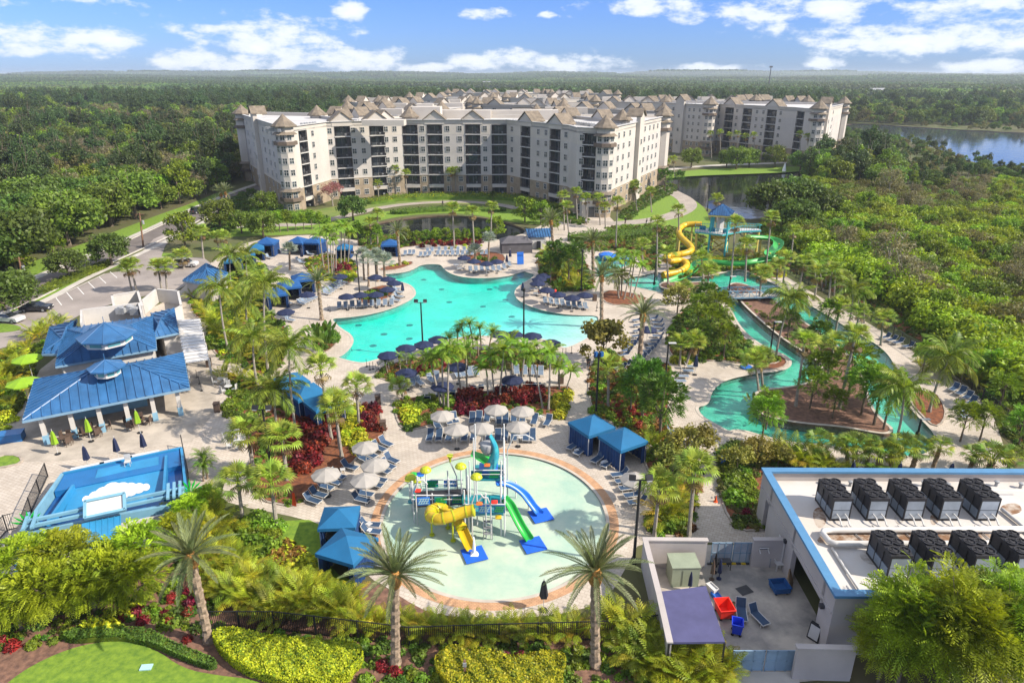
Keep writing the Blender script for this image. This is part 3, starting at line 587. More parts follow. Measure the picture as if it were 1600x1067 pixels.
# pools: real basins with sloping floors under tinted water
ent = G(945, 525); ent2 = G(872, 552)
def basin(nm, poly, floorf, step, fm, wm, wz, depth, wall='tile_dark', lip=True, cop=0.35):
    xs = [p[0] for p in poly]; ys = [p[1] for p in poly]; x0, x1, y0, y1 = min(xs) - 1, max(xs) + 1, min(ys) - 1, max(ys) + 1
    nx = int((x1 - x0) / step) + 2; ny = int((y1 - y0) / step) + 2
    vs = [(x0 + i * step, y0 + j * step, floorf(x0 + i * step, y0 + j * step)) for j in range(ny) for i in range(nx)]
    m = MB(); m.add(vs, [(j * nx + i, j * nx + i + 1, (j + 1) * nx + i + 1, (j + 1) * nx + i) for j in range(ny - 1) for i in range(nx - 1)])
    struct(nm + '_floor', m.mesh(nm + 'f', fm, smooth=True))
    n = len(poly); w = MB(); w.add([(x, y, 0.02) for x, y in poly] + [(x, y, -depth - .1) for x, y in poly], [(i, (i + 1) % n, n + (i + 1) % n, n + i) for i in range(n)]); struct(nm + '_wall', w.mesh(nm + 'w', wall))
    struct(nm + '_water', sheet(poly, [], wz).mesh(nm + 'wt', wm))
    # a water body that is closed below, so light is tinted on its way through
    wb = bpy.data.objects[nm + '_water'] ; lw = sheet(poly, [], -depth - .05); me = MB(); top = sheet(poly, [], wz); me.v = list(top.v); me.f = list(top.f); me.m = list(top.m)
    me.add(lw.v, [f[::-1] for f in lw.f]); k = n; me.add([(x, y, wz) for x, y in poly] + [(x, y, -depth - .05) for x, y in poly], [(i, (i + 1) % n, n + (i + 1) % n, n + i) for i in range(n)])
    wb.data = me.mesh(nm + 'wt2', wm)
def main_floor(x, y):
    d = min((math.hypot(x - a.x, y - a.y) for a in (ent, ent2, G(905, 545), G(948, 505))))
    s = max(0, min(1, (d - 2) / 22)); t = max(0, min(1, (G(640, 545).y + 1.5 - y) / 6)) if x < 0 else 0
    return -0.075 - 1.15 * s ** 1.3
basin('main_pool', POOL, main_floor, 1.0, 'pool_plaster', 'pool_water', -0.05, 1.25, wall='pool_plaster')
for x, y in ((560, 508), (600, 522), (640, 508), (583, 540), (690, 452), (702, 472), (765, 452), (722, 502), (662, 437), (640, 530), (755, 480), (800, 500), (705, 427), (790, 470)):
    g = G(x, y, -1.2); struct('pool_drain', MB().lathe([(.55, 0), (.5, .03)], 10, (g.x, g.y, main_floor(g.x, g.y))).mesh('drain', 'drain'))
basin('river', RIVER, lambda x, y: -0.85, 4.0, 'river_plaster', 'river_water', -0.07, 0.9, wall='river_plaster')
basin('children_pool', KID, lambda x, y: -0.5, 4.0, 'river_plaster', 'river_water', -0.07, 0.55, wall='river_plaster')
basin('splash_pad', PAD, lambda x, y: -0.12, 2.0, 'pad_plaster', 'pad_water', -0.03, 0.15, wall='coping')
for nm, P, wm in (('pond', PONDA, 'pond_water'), ('pond_right', PONDB, 'pond_water'), ('lake', LAKE, 'lake_water')):
    struct(nm + '_water', sheet(P, [], -0.35).mesh(nm, wm)); n = len(P)
    w = MB(); w.add([(x, y, 0.0) for x, y in P] + [(x, y, -.6) for x, y in P], [(i, (i + 1) % n, n + (i + 1) % n, n + i) for i in range(n)]); struct(nm + '_bank', w.mesh(nm + 'b', 'mud'))
struct('pool_coping', ribbon(POOL, -0.02, -0.42, 0.045, 0.0, True).mesh('cop', 'coping'))
struct('river_coping', ribbon(RIVER, -0.02, -0.38, 0.05, 0.0, True).mesh('cop2', 'coping'))
for k, P in (('a', ISLA), ('b', ISLB)):
    struct('river_island', sheet(P, [], 0.12, 1.0).mesh('isl' + k, 'mulch_brown')); struct('island_kerb', ribbon(P, 0.02, 0.35, 0.16, 0.0, True).mesh('islk' + k, 'coping'))
NB = [0]
def bed(px, m='mulch', z=None, kerb=True, it=1, name='planting_bed'):
    P = gp(px, it); NB[0] += 1; zz = (z or 0.05) + NB[0] * 0.0012
    struct(name, sheet(P, [], zz, .06).mesh('bed', m))
    if kerb: struct('bed_kerb', ribbon(P, -0.10, 0.10, zz + .06, 0.0, True).mesh('bk', 'edge_stone'))
    return P
BED = {}
BED['w'] = bed([(296, 462), (330, 432), (372, 404), (425, 418), (420, 452), (408, 486), (435, 498), (452, 520), (448, 555), (436, 580), (402, 588), (380, 570), (352, 566), (330, 545), (326, 505), (300, 492)])
BED['w2'] = bed([(352, 640), (395, 612), (430, 590), (470, 640), (500, 655), (540, 645), (590, 625), (598, 665), (603, 690), (570, 702), (545, 730), (510, 752), (482, 785), (455, 792), (405, 782), (378, 742), (400, 705), (372, 680)])
BED['c'] = bed([(615, 624), (660, 620), (715, 616), (780, 610), (862, 604), (897, 604), (892, 630), (876, 657), (850, 648), (800, 643), (740, 645), (690, 660), (650, 671), (629, 672), (618, 650)])
BED['d'] = bed([(583, 588), (600, 572), (640, 562), (700, 548), (790, 546), (858, 556), (873, 574), (835, 584), (765, 577), (705, 581), (655, 592), (612, 597)])
BED['e'] = bed([(925, 640), (918, 600), (928, 560), (945, 545), (980, 560), (1010, 590), (1044, 560), (1052, 600), (1042, 640), (1052, 690), (1035, 706), (1000, 690), (968, 665), (940, 655)])
BED['f'] = bed([(1004, 712), (1040, 690), (1072, 700), (1098, 725), (1090, 790), (1078, 838), (1012, 838), (1000, 815), (1026, 790), (1030, 765), (1012, 735)])
BED['g'] = bed([(1122, 738), (1135, 700), (1160, 692), (1215, 700), (1300, 712), (1310, 732), (1290, 741), (1205, 741), (1186, 770), (1205, 828), (1152, 830), (1128, 790)])
BED['h'] = bed([(1062, 486), (1100, 474), (1132, 480), (1146, 508), (1172, 538), (1205, 556), (1222, 568), (1175, 570), (1110, 562), (1075, 570), (1048, 560), (1040, 520)])
BED['h2'] = bed([(1168, 566), (1215, 553), (1232, 565), (1222, 576), (1195, 578)])
BED['i'] = bed([(558, 462), (590, 446), (618, 448), (612, 464), (585, 474), (560, 474)])
BED['j'] = bed([(722, 398), (745, 392), (785, 396), (792, 408), (770, 416), (735, 414)])
BED['k'] = bed([(842, 392), (880, 385), (910, 398), (925, 430), (930, 452), (905, 458), (870, 455), (850, 440), (838, 415)])
BED['l'] = bed([(936, 462), (955, 452), (1012, 464), (1005, 474), (980, 478), (950, 476)])
BED['m'] = bed([(470, 405), (520, 395), (560, 410), (556, 440), (530, 446), (505, 436), (480, 425)])
BED['n'] = bed([(590, 420), (640, 408), (648, 412), (625, 421), (600, 424)])
BED['o'] = bed([(495, 541), (506, 552), (518, 546), (528, 534), (526, 520), (512, 518), (498, 528)])
BED['p'] = bed([(600, 398), (640, 383), (760, 378), (770, 366), (640, 364), (560, 372), (560, 385)], kerb=False)
BED['q'] = bed([(900, 365), (985, 372), (1030, 395), (1030, 422), (1008, 425), (995, 400), (960, 392), (930, 394), (905, 385)])
BED['r'] = bed([(1035, 438), (1062, 400), (1200, 405), (1235, 432), (1190, 436), (1160, 418), (1110, 428), (1085, 433), (1054, 434)], kerb=False)
BED['s'] = bed([(1210, 410), (1300, 455), (1380, 500), (1470, 550), (1540, 600), (1575, 660), (1600, 700), (1700, 690), (1640, 600), (1500, 500), (1350, 430), (1250, 385)], kerb=False)
BED['t'] = bed([(1419, 625), (1430, 612), (1462, 612), (1478, 640), (1474, 660), (1460, 668), (1440, 650)])
BED['u'] = bed([(0, 712), (30, 712), (36, 724), (0, 732), (-40, 735)], 'lawn')
BED['v'] = bed([(345, 585), (400, 592), (430, 640), (372, 660), (352, 640), (362, 615)])
GRASS = {}
def lawn(k, px, m='lawn', z=0.016, it=2): P = gp(px, it); GRASS[k] = P; NB[0] += 1; struct('lawn', sheet(P, [], z + NB[0] * .0004).mesh('lawn', m)); return P
lawn('front', [(-20, 1100), (30, 1050), (110, 1012), (180, 1000), (240, 1012), (285, 1045), (340, 1056), (400, 1062), (450, 1090), (200, 1130)], z=.06)
bed([(430, 815), (500, 812), (504, 850), (520, 895), (560, 912), (585, 915), (560, 950), (450, 930), (420, 870)], 'lawn', .05, kerb=False)
bed([(605, 920), (650, 948), (690, 966), (640, 975), (560, 958), (560, 925), (580, 908)], 'mulch_brown', .05, kerb=False)
bed([(-150, 905), (120, 900), (280, 880), (330, 860), (420, 940), (600, 975), (780, 985), (950, 960), (1010, 930), (1040, 1000), (1060, 1130), (-200, 1130)], 'mulch_brown', .01, kerb=False)
lawn('pond', [(300, 372), (400, 352), (470, 352), (540, 342), (600, 330), (690, 322), (780, 325), (850, 335), (880, 345), (850, 352), (800, 348), (745, 336), (700, 333), (640, 336), (590, 345), (545, 362), (500, 365), (430, 368)], m='lawn')
lawn('condo', [(380, 330), (450, 338), (520, 322), (640, 309), (760, 306), (850, 312), (900, 328), (880, 338), (800, 322), (700, 318), (600, 322), (540, 338), (470, 350), (400, 352)], m='lawn_dry')
lawn('right', [(950, 345), (1000, 330), (1050, 300), (1042, 292), (1070, 305), (1100, 322), (1110, 345), (1120, 400), (1040, 400), (1000, 385)], m='lawn')
lawn('far', [(1030, 272), (1100, 264), (1200, 262), (1260, 260), (1262, 268), (1200, 271), (1080, 275), (1038, 280)], m='lawn')
lawn('verge', [(40, 445), (110, 410), (190, 378), (270, 338), (330, 312), (370, 297), (352, 296), (300, 318), (250, 335), (180, 362), (100, 392), (20, 420), (-20, 450)], m='lawn')
lawn('island', [(210, 404), (240, 395), (275, 396), (300, 402), (252, 403)], m='lawn')
# footpath behind the pond and promenade
def path(px, w, m, z, name, it=2):
    c = smooth_loop([tuple(G(x, y)[:2]) for x, y in px], it, False); o = struct(name, ribbon(c, -w / 2, w / 2, z).mesh(name, m))
    for me in (o.data,):
        if me.polygons[0].normal.z < 0: me.flip_normals()
    return c
path([(425, 352), (480, 352), (530, 340), (600, 323), (660, 317), (720, 315), (770, 318), (820, 328), (850, 340)], 3.6, 'paver_grey', .05, 'footpath')
path([(960, 350), (1020, 345), (1060, 335), (1078, 322), (1070, 310), (1045, 298), (1030, 288)], 5.0, 'paver_grey', .055, 'footpath')
path([(850, 340), (900, 345), (960, 350)], 4.0, 'paver_grey', .0525, 'footpath')
path([(1020, 268), (1100, 259), (1200, 256), (1300, 250)], 4.0, 'concrete_light', .05, 'footpath')
path([(300, 366), (360, 356), (425, 352)], 2.0, 'concrete_light', .058, 'footpath')
# road
rc = path([(-60, 500), (20, 471), (80, 440), (125, 420), (190, 392), (235, 372), (290, 345), (325, 327), (380, 303), (430, 285)], 7.2, 'asphalt', .03, 'road', 2)
for s in (-1, 1):
    o = struct('kerb', ribbon(rc, s * 3.6 - .15, s * 3.6 + .25, .15, 0).mesh('kerb', 'kerb'))
struct('sidewalk', ribbon(rc, 4.1 if False else -6.0, -4.6, .05).mesh('sw', 'concrete_light'))
struct('sidewalk', ribbon(rc, 4.2, 5.6, .05).mesh('sw', 'concrete_light'))
for o in bpy.data.objects:
    if o.name.startswith(('sidewalk', 'kerb', 'bed_kerb', 'pool_coping', 'river_coping', 'island_kerb')):
        if o.data.polygons[0].normal.z < 0: o.data.flip_normals()
LOT = gp([(-60, 560), (-60, 500), (0, 500), (39, 488), (100, 458), (163, 428), (200, 422), (214, 406), (252, 401), (318, 403), (330, 412), (300, 440), (275, 455), (230, 462), (190, 470), (126, 492), (90, 512), (47, 532), (0, 545)], 0)
struct('car_park', sheet(LOT, [], 0.042).mesh('lot', 'lot_asphalt'))
drv = gp([(208, 408), (240, 374), (258, 366), (268, 372), (258, 385), (252, 402), (214, 412)], 0); struct('driveway', sheet(drv, [], 0.046).mesh('drv', 'lot_asphalt'))
for i in range(8):       # bay lines
    a = G(70 + i * 17, 473 - i * 8); b = Vector((a.x + 3.6, a.y - 4.2, 0)); d = (b - a).normalized(); n = Vector((-d.y, d.x, 0)) * .06
    struct('bay_line', MB().poly([tuple(a - n + Vector((0, 0, .05))), tuple(b - n + Vector((0, 0, .05))), tuple(b + n + Vector((0, 0, .05))), tuple(a + n + Vector((0, 0, .05)))]).mesh('bl', 'white_line'))
path([(39, 489), (100, 459), (163, 429)], .3, 'kerb', .10, 'kerb', 0)
lawn('hedge', [(0, 495), (36, 482), (100, 452), (160, 424), (190, 418), (180, 410), (140, 425), (60, 462), (0, 485)], m='lawn')
lawn('isl2', [(-40, 505), (10, 506), (32, 510), (34, 516), (10, 520), (-40, 522)], z=.06)
YARD = [tuple(G(x, y)[:2]) for x, y in ((1012, 852), (1215, 852), (1330, 1060), (1060, 1080))]
struct('service_yard_floor', sheet(YARD, [], 0.06).mesh('yd', 'concrete_stain'))
struct('driveway_apron', sheet([tuple(G(x, y)[:2]) for x, y in ((1135, 1050), (1245, 1050), (1262, 1120), (1120, 1120))], [], 0.075).mesh('ap', 'concrete_light'))
struct('terrace', sheet([tuple(G(x, y)[:2]) for x, y in ((-20, 690), (35, 640), (60, 600), (290, 560), (335, 560), (338, 640), (300, 690), (100, 720), (0, 722))], [], 0.034).mesh('ter', 'concrete'))
# ------------------------------------------------------------------ buildings
mat('stucco', (0.5, 0.46, 0.41), 0.85, var=0.10, scale=0.15)
mat('stucco_low', (0.47, 0.44, 0.41), 0.85, var=0.10, scale=0.15)
mat('stone_tan', (0.31, 0.25, 0.18), 0.9, var=0.25, scale=0.6, bump=0.02, bscale=3)
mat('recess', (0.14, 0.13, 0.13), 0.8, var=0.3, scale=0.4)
mat('rail_dark', (0.045, 0.045, 0.05), 0.6, var=0.3, scale=1)
mat('glass_dark', (0.045, 0.06, 0.07), 0.12, var=0.6, scale=0.25, spec=0.8)
mat('frame_white', (0.52, 0.51, 0.49), 0.6, var=0.1)
mat('roof_white', (0.5, 0.49, 0.48), 0.8, var=0.2, scale=0.12)
mat('roof_brown', (.195,.16,.12), 0.85, var=0.35, scale=0.8, bump=0.03, bscale=5)
mat('trim_dark', (0.14, 0.105, 0.08), 0.7)
mat('condenser', (0.30, 0.31, 0.32), 0.6, var=0.3, scale=1)
wfr = MB(); ww, wh = 1.25, 1.5
for c, d in (((0, 0, -wh / 2), (ww + .16, .1, .1)), ((0, 0, wh / 2), (ww + .16, .1, .1)), ((-ww / 2, 0, 0), (.1, .1, wh)), ((ww / 2, 0, 0), (.1, .1, wh)), ((0, 0, 0), (.07, .08, wh)), ((0, 0, .1), (ww, .08, .07))): wfr.box(c, d)
WIN = wfr.mesh('window', 'frame_white'); PANE = MB().box((0, .03, 0), (ww, .03, wh)).mesh('pane', 'glass_dark')
BAL = {}
def bal_meshes(w):
    k = round(w * 2) / 2
    if k not in BAL:
        s = MB().box((0, .55, -.1), (k + .2, 1.5, .22)); r = MB(); r.box((0, -.12, .95), (k, .06, .08)); r.box((0, -.12, .15), (k, .05, .06))
        for i in range(int(k / .22)): r.box((-k / 2 + .11 + i * .22, -.12, .55), (.07, .04, .8))
        for x in (-k / 2, k / 2, 0): r.box((x, -.12, 1.4), (.08, .06, 2.7))
        d = MB().box((-.1, 1.45, 1.15), (k * .62, .08, 2.2), m=0); d.box((-.1, 1.39, 1.15), (.08, .08, 2.2), m=1); d.box((k * .22, .7, .45), (.5, .5, .5), m=1)
        BAL[k] = (s.mesh('slab', 'frame_white'), r.mesh('rail', 'rail_dark'), d.mesh('door', ['glass_dark', 'condenser']), k)
    return BAL[k]
class Bldg:
    def __init__(s, name, label, cat, H=22.2, tan=6.0):
        s.r = thing(name, label, cat); s.H = H; s.w = MB(); s.tan = tan; s.nw = 0
    def seg(s, A, B, els=(), fl=7, detail=True, ty=230, z0=0, minor=False):
        """wall from A to B (outside on the right-hand side going A->B); els: (px, kind, width)"""
        A = Vector(A[:2]); B = Vector(B[:2]); d = (B - A); Lh = d.length; d.normalize(); nn = Vector((d.y, -d.x)); rz = math.atan2(d.y, d.x); fh = (s.H - 1.3) / fl
        cols = []
        for px, k, w in els:
            r = ray(px, ty); dx, dy = r[0], r[1]; den = d.x * dy - d.y * dx
            t = ((-A.x) * dy - (-A.y) * dx) / den      # A + d t lies on the sight line
            if 0 < t < Lh: cols.append((t, k, w))
        bs = sorted([(t, w) for t, k, w in cols if k in 'bg']); cuts = [0.0]
        for t, w in bs: cuts += [max(cuts[-1], t - w / 2), min(Lh, t + w / 2)]
        cuts.append(Lh)
        def P(t, o, z): return (A.x + d.x * t + nn.x * o, A.y + d.y * t + nn.y * o, z)
        for i in range(0, len(cuts), 2):
            a, b = cuts[i], cuts[i + 1]
            if b - a < .05: continue
            for z_0, z_1, m in ((z0, s.tan, 1), (s.tan, s.H - fh - 1.3, 2), (s.H - fh - 1.3, s.H, 0)): s.w.box(P((a + b) / 2, -.25 - (.02 if m == 2 else 0), (z_0 + z_1) / 2), (b - a, .5, z_1 - z_0), rz, m)
            if s.tan > z0: s.w.box(P((a + b) / 2, .04, s.tan), (b - a, .12, .2), rz, 0)
            s.w.box(P((a + b) / 2, .05, s.H + random.uniform(0, .02)), (b - a + .02, .7, .18), rz, 4)
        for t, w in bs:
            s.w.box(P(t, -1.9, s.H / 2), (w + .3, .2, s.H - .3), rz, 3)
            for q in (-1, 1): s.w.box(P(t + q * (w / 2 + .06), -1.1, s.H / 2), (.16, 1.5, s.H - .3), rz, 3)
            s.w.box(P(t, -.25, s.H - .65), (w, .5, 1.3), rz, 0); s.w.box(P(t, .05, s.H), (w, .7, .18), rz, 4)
            sl, ra, do, k = bal_meshes(w)
            for f in range(fl):
                z = z0 + f * fh + .12
                if f: 
                    b = ob('balcony', sl, s.r, P(t, -.05, z), rz)
                    ob('railing', ra, b); ob('door', do, b)
                else:
                    b = ob('patio_door', do, s.r, P(t, -.05, z), rz)
                if f == 1: s.w.box(P(t, -.02, z - .5), (w, .3, 1.0), rz, 0)
        for t, k, w in cols:
            if k in 'gG':     # gable over the bay
                gw = w + 2.4; z = s.H - .05; hh = gw * .36; m = MB()
                f = [P(t - gw / 2 + .5, .12, z - 1.25), P(t + gw / 2 - .5, .12, z - 1.25), P(t + gw / 2 - .5, .12, z + .3), P(t, .12, z + hh), P(t - gw / 2 + .5, .12, z + .3)]
                bk = [P(q, -4.5, zz) for q, zz in ((t - gw / 2 + .5, z - 1.25), (t + gw / 2 - .5, z - 1.25), (t + gw / 2 - .5, z + .3), (t, z + hh), (t - gw / 2 + .5, z + .3))]
                m.add(f + bk, [(0, 1, 2, 3, 4), (9, 8, 7, 6, 5), (1, 6, 7, 2), (0, 4, 9, 5), (0, 5, 6, 1)], 0)
                for q in (-1, 1):
                    e = (t + q * gw / 2, z - .05); a1 = P(e[0], .45, e[1]); a2 = P(t, .45, z + hh + .12); b1 = P(e[0], -4.6, e[1]); b2 = P(t, -4.6, z + hh + .12)
                    up = Vector((0, 0, .28)); V = [Vector(x) for x in (a1, a2, b2, b1)]; V2 = [v + up for v in V]
                    m.add(V + V2, [(0, 1, 2, 3), (7, 6, 5, 4), (0, 4, 5, 1), (1, 5, 6, 2), (2, 6, 7, 3), (3, 7, 4, 0)], 1)
                ob('gable', m.mesh('gable', ['stucco', 'roof_brown']), s.r)
            if k == 'w':
                for f in range(fl):
                    z = z0 + f * fh + 1.75; s.win(P(t, .06, z), rz)
                    if w > 1: pass
            if k == 'p':      # projecting stair bay with gable
                s.w.box(P(t, .6, s.H / 2 + .8), (w, 1.2, s.H + 1.6), rz, 0); m = MB(); z = s.H + 1.6
                for q in (-1, 1):
                    V = [Vector(P(t + q * (w / 2 + .5), 1.7, z - .2)), Vector(P(t, 1.7, z + w * .45)), Vector(P(t, -3, z + w * .45)), Vector(P(t + q * (w / 2 + .5), -3, z - .2))]; V2 = [v + Vector((0, 0, .25)) for v in V]
                    m.add(V + V2, [(0, 1, 2, 3), (7, 6, 5, 4), (0, 4, 5, 1), (1, 5, 6, 2), (2, 6, 7, 3), (3, 7, 4, 0)], 1)
                m.add([P(t - w / 2, 1.2, z), P(t + w / 2, 1.2, z), P(t, 1.2, z + w * .45), P(t - w / 2, -3, z), P(t + w / 2, -3, z), P(t, -3, z + w * .45)], [(0, 1, 2), (5, 4, 3)], 0)
                ob('gable', m.mesh('gable', ['stucco', 'roof_brown']), s.r)
                for f in range(1, fl, 2): s.win(P(t, 1.26, f * fh + 1.75), rz)
    def win(s, p, rz):
        s.nw += 1
        o = ob('window', WIN, s.r, p, rz); ob('pane', PANE, o)
    def turret(s, p, r=2.35, roof=3.3, wins=True, face=-PI / 2, sm=0):
        m = MB(); m.lathe([(r, 0), (r, s.tan)], 8, (p[0], p[1], 0), 1, ph=.5); m.lathe([(r, s.tan), (r, s.H + .3)], 8, (p[0], p[1], 0), 0, ph=.5)
        for z in (s.H - 4.4, 3.4): m.lathe([(r, z), (r + .7, z), (r + .7, z + .9), (r, z + .9)], 8, (p[0], p[1], 0), 2, ph=.5); m.lathe([(r + .9, z + 2.6), (r, z + 3.3)], 8, (p[0], p[1], 0), 3, ph=.5)
        t = ob('turret', m.mesh('turret', ['stucco', 'stone_tan', 'trim_dark', 'roof_brown']), s.r)
        c = MB(); c.lathe([(r + .9, s.H + .1), (r + .95, s.H + .35), (r * .55, s.H + roof * .62), (.05, s.H + roof)], 8, (p[0], p[1], 0), 0, ph=.5); ob('turret_roof', c.mesh('turret_roof', 'roof_brown'), t)
        if wins:
            fh = (s.H - 1.3) / 7
            for f in range(7):
                for a in (-1, 0, 1):
                    th = face + a * PI / 4; q = r * math.cos(PI / 8) + .05; s.win((p[0] + q * math.cos(th), p[1] + q * math.sin(th), f * fh + 1.9), th + PI / 2)
    def roof(s, poly, z=None):
        P = [(p[0], p[1]) for p in poly]; m = MB(); m.prism(P, (z or s.H - 1.0) - .4, z or s.H - 1.0); ob('roof', m.mesh('roof', 'roof_white'), s.r)
    def done(s): ob('wall', s.w.mesh('wall', ['stucco', 'stone_tan', 'stucco_low', 'recess', 'roof_white']), s.r)
CND = MB().box((0, 0, .4), (.8, .8, .8)).lathe([(.3, .9), (.3, .98), (.1, .98)], 8).mesh('condenser', 'condenser')
def condensers(b, A, B, n, z):
    for i in range(n):
        t = (i + .5) / n; ob('condenser', CND, b.r, (A[0] + (B[0] - A[0]) * t, A[1] + (B[1] - A[1]) * t + random.uniform(-.3, .3), z), random.uniform(-.1, .1))
bA, bB, bC, bC2, bD, bE, bF, bG, bH, bI = (G(392, 282), G(459, 333), G(504, 318), G(521, 312), G(634, 304), G(792, 303.5), G(886, 325), G(898, 333), G(940, 338), G(1029, 290))
M = Bldg('apartment_building', 'seven-storey cream crescent apartment block with brown turrets facing the pool', 'building')
M.seg(bA, bB, [(388, 'w', 1), (392, 'w', 1), (399, 'w', 1), (407, 'p', 4.2), (415.5, 'w', 1), (422, 'w', 1), (428, 'w', 1)], ty=240)
M.seg(bB, bC, [(475, 'b', 4.2), (490, 'w', 1)])
M.seg(bC, bC2, []); M.seg(bC2, bD, [(517, 'w', 1), (537, 'g', 4.5), (553.5, 'w', 1), (568, 'w', 1), (591, 'g', 4.5), (604.5, 'w', 1), (618, 'w', 1)])
M.seg(bD, bE, [(642, 'b', 4.5), (661, 'w', 1), (680, 'g', 4.5), (700, 'w', 1), (719, 'w', 1), (739, 'g', 4.5), (758, 'w', 1), (780, 'b', 4.5)])
M.seg(bE, bF, [(800, 'w', 1), (821, 'g', 4.5), (841, 'w', 1), (853, 'w', 1), (867, 'g', 4.5), (884, 'w', 1)])
M.seg(bF, bG, []); M.seg(bG, bH, [(909, 'w', 1), (921, 'b', 4)])
M.seg(bH, bI, [(958, 'w', 1), (966, 'w', 1), (974, 'w', 1), (983, 'w', 1), (995, 'p', 4.2), (1006, 'w', 1), (1013, 'w', 1), (1019, 'w', 1), (1025, 'w', 1)])
back = [Vector((bI.x + 2, bI.y + 12)), Vector((bE.x + 10, bE.y + 26)), Vector((bD.x - 5, bD.y + 26)), Vector((bA.x + 2, bA.y + 14))]
fr = [bI.xy] + back + [bA.xy]
for a, b in zip(fr[:-1], fr[1:]): M.seg(a, b, [])
inn = [bA, bB, bC, bC2, bD, bE, bF, bG, bH, bI] + back
M.roof([(p[0], p[1]) for p in inn]); M.turret(bB); M.turret(bH); M.turret(bI, 2.3, 3.2, False); M.turret(bA, 2.3, 3.2, False)
m = MB()   # raised stair and plant blocks on the roof
for px, py, w, d, h in ((668, 178, 9, 7, 4.0), (716, 176, 22, 6, 2.6), (792, 175.4, 19, 5, 2.4), (850, 178, 9, 6, 3), (600, 186, 12, 5, 1.6)):
    g = G(px, py, 23); m.box((g.x, g.y, M.H - 1 + h / 2), (w, d, h)) if px != 792 else m.box((g.x + 2.2, g.y + .9, M.H - 1 + h / 2), (w, d, h))
ob('roof_block', m.mesh('rb', 'stucco'), M.r)
for (a, b, n) in (((415, 203), (440, 206), 6), ((800, 191), (835, 195), 8), ((838, 194), (885, 199), 10), ((895, 194), (930, 198), 9), ((955, 199), (985, 197), 6), ((470, 197), (495, 195), 6)): condensers(M, G(*a, 21.3), G(*b, 21.3), n, 21.2)
en = MB().box((0, 0, 2.2), (5, 3, 4.4), m=0).box((0, -1.55, 1.4), (1.6, .1, 2.6), m=1); g = G(928, 338); ob('entrance', en.mesh('entrance', ['stucco', 'glass_dark']), M.r, (g.x - 1.0, g.y + .2, 0), .1)
M.done()
N_ = Bldg('apartment_building', 'cream seven-storey block with turrets beside the pond, right of the crescent block', 'building')
k1, k2, k3, k4, k5, k6 = G(1012, 233), G(1102, 244), G(1116, 240), G(1232, 255), G(1266, 262), G(1306, 240)
N_.seg(k1, k2, [(1028, 'w', 1), (1038, 'w', 1), (1050, 'w', 1), (1062, 'p', 5), (1075, 'w', 1), (1082, 'w', 1), (1091, 'w', 1)], ty=200)
N_.seg(k2, k3, []); N_.seg(k3, k4, [(1121, 'w', 1), (1137, 'g', 5), (1149, 'w', 1), (1165, 'b', 5), (1180, 'w', 1), (1190, 'w', 1), (1203, 'g', 5), (1217, 'w', 1)], ty=200)
N_.seg(k4, k5, [(1238, 'w', 1), (1248, 'b', 5)], ty=200); N_.seg(k5, k6, [(1275, 'w', 1), (1280, 'w', 1), (1288, 'p', 5), (1298, 'w', 1)], ty=200)
bk = [Vector((k6.x - 4, k6.y + 16)), Vector((k3.x + 10, k3.y + 30)), Vector((k1.x - 4, k1.y + 26))]; f2 = [k6.xy] + bk + [k1.xy]
for a, b in zip(f2[:-1], f2[1:]): N_.seg(a, b, [])
N_.roof([(p[0], p[1]) for p in [k1, k2, k3, k4, k5, k6] + bk]); N_.turret(k2, 2.6, 3.6); N_.turret(k5, 2.7, 3.6); N_.turret(k6, 2.4, 3.4, False)
condensers(N_, G(1210, 170, 21.3), G(1255, 172, 21.3), 7, 21.2); condensers(N_, G(1045, 163, 21.3), G(1090, 165, 21.3), 7, 21.2)
N_.done()
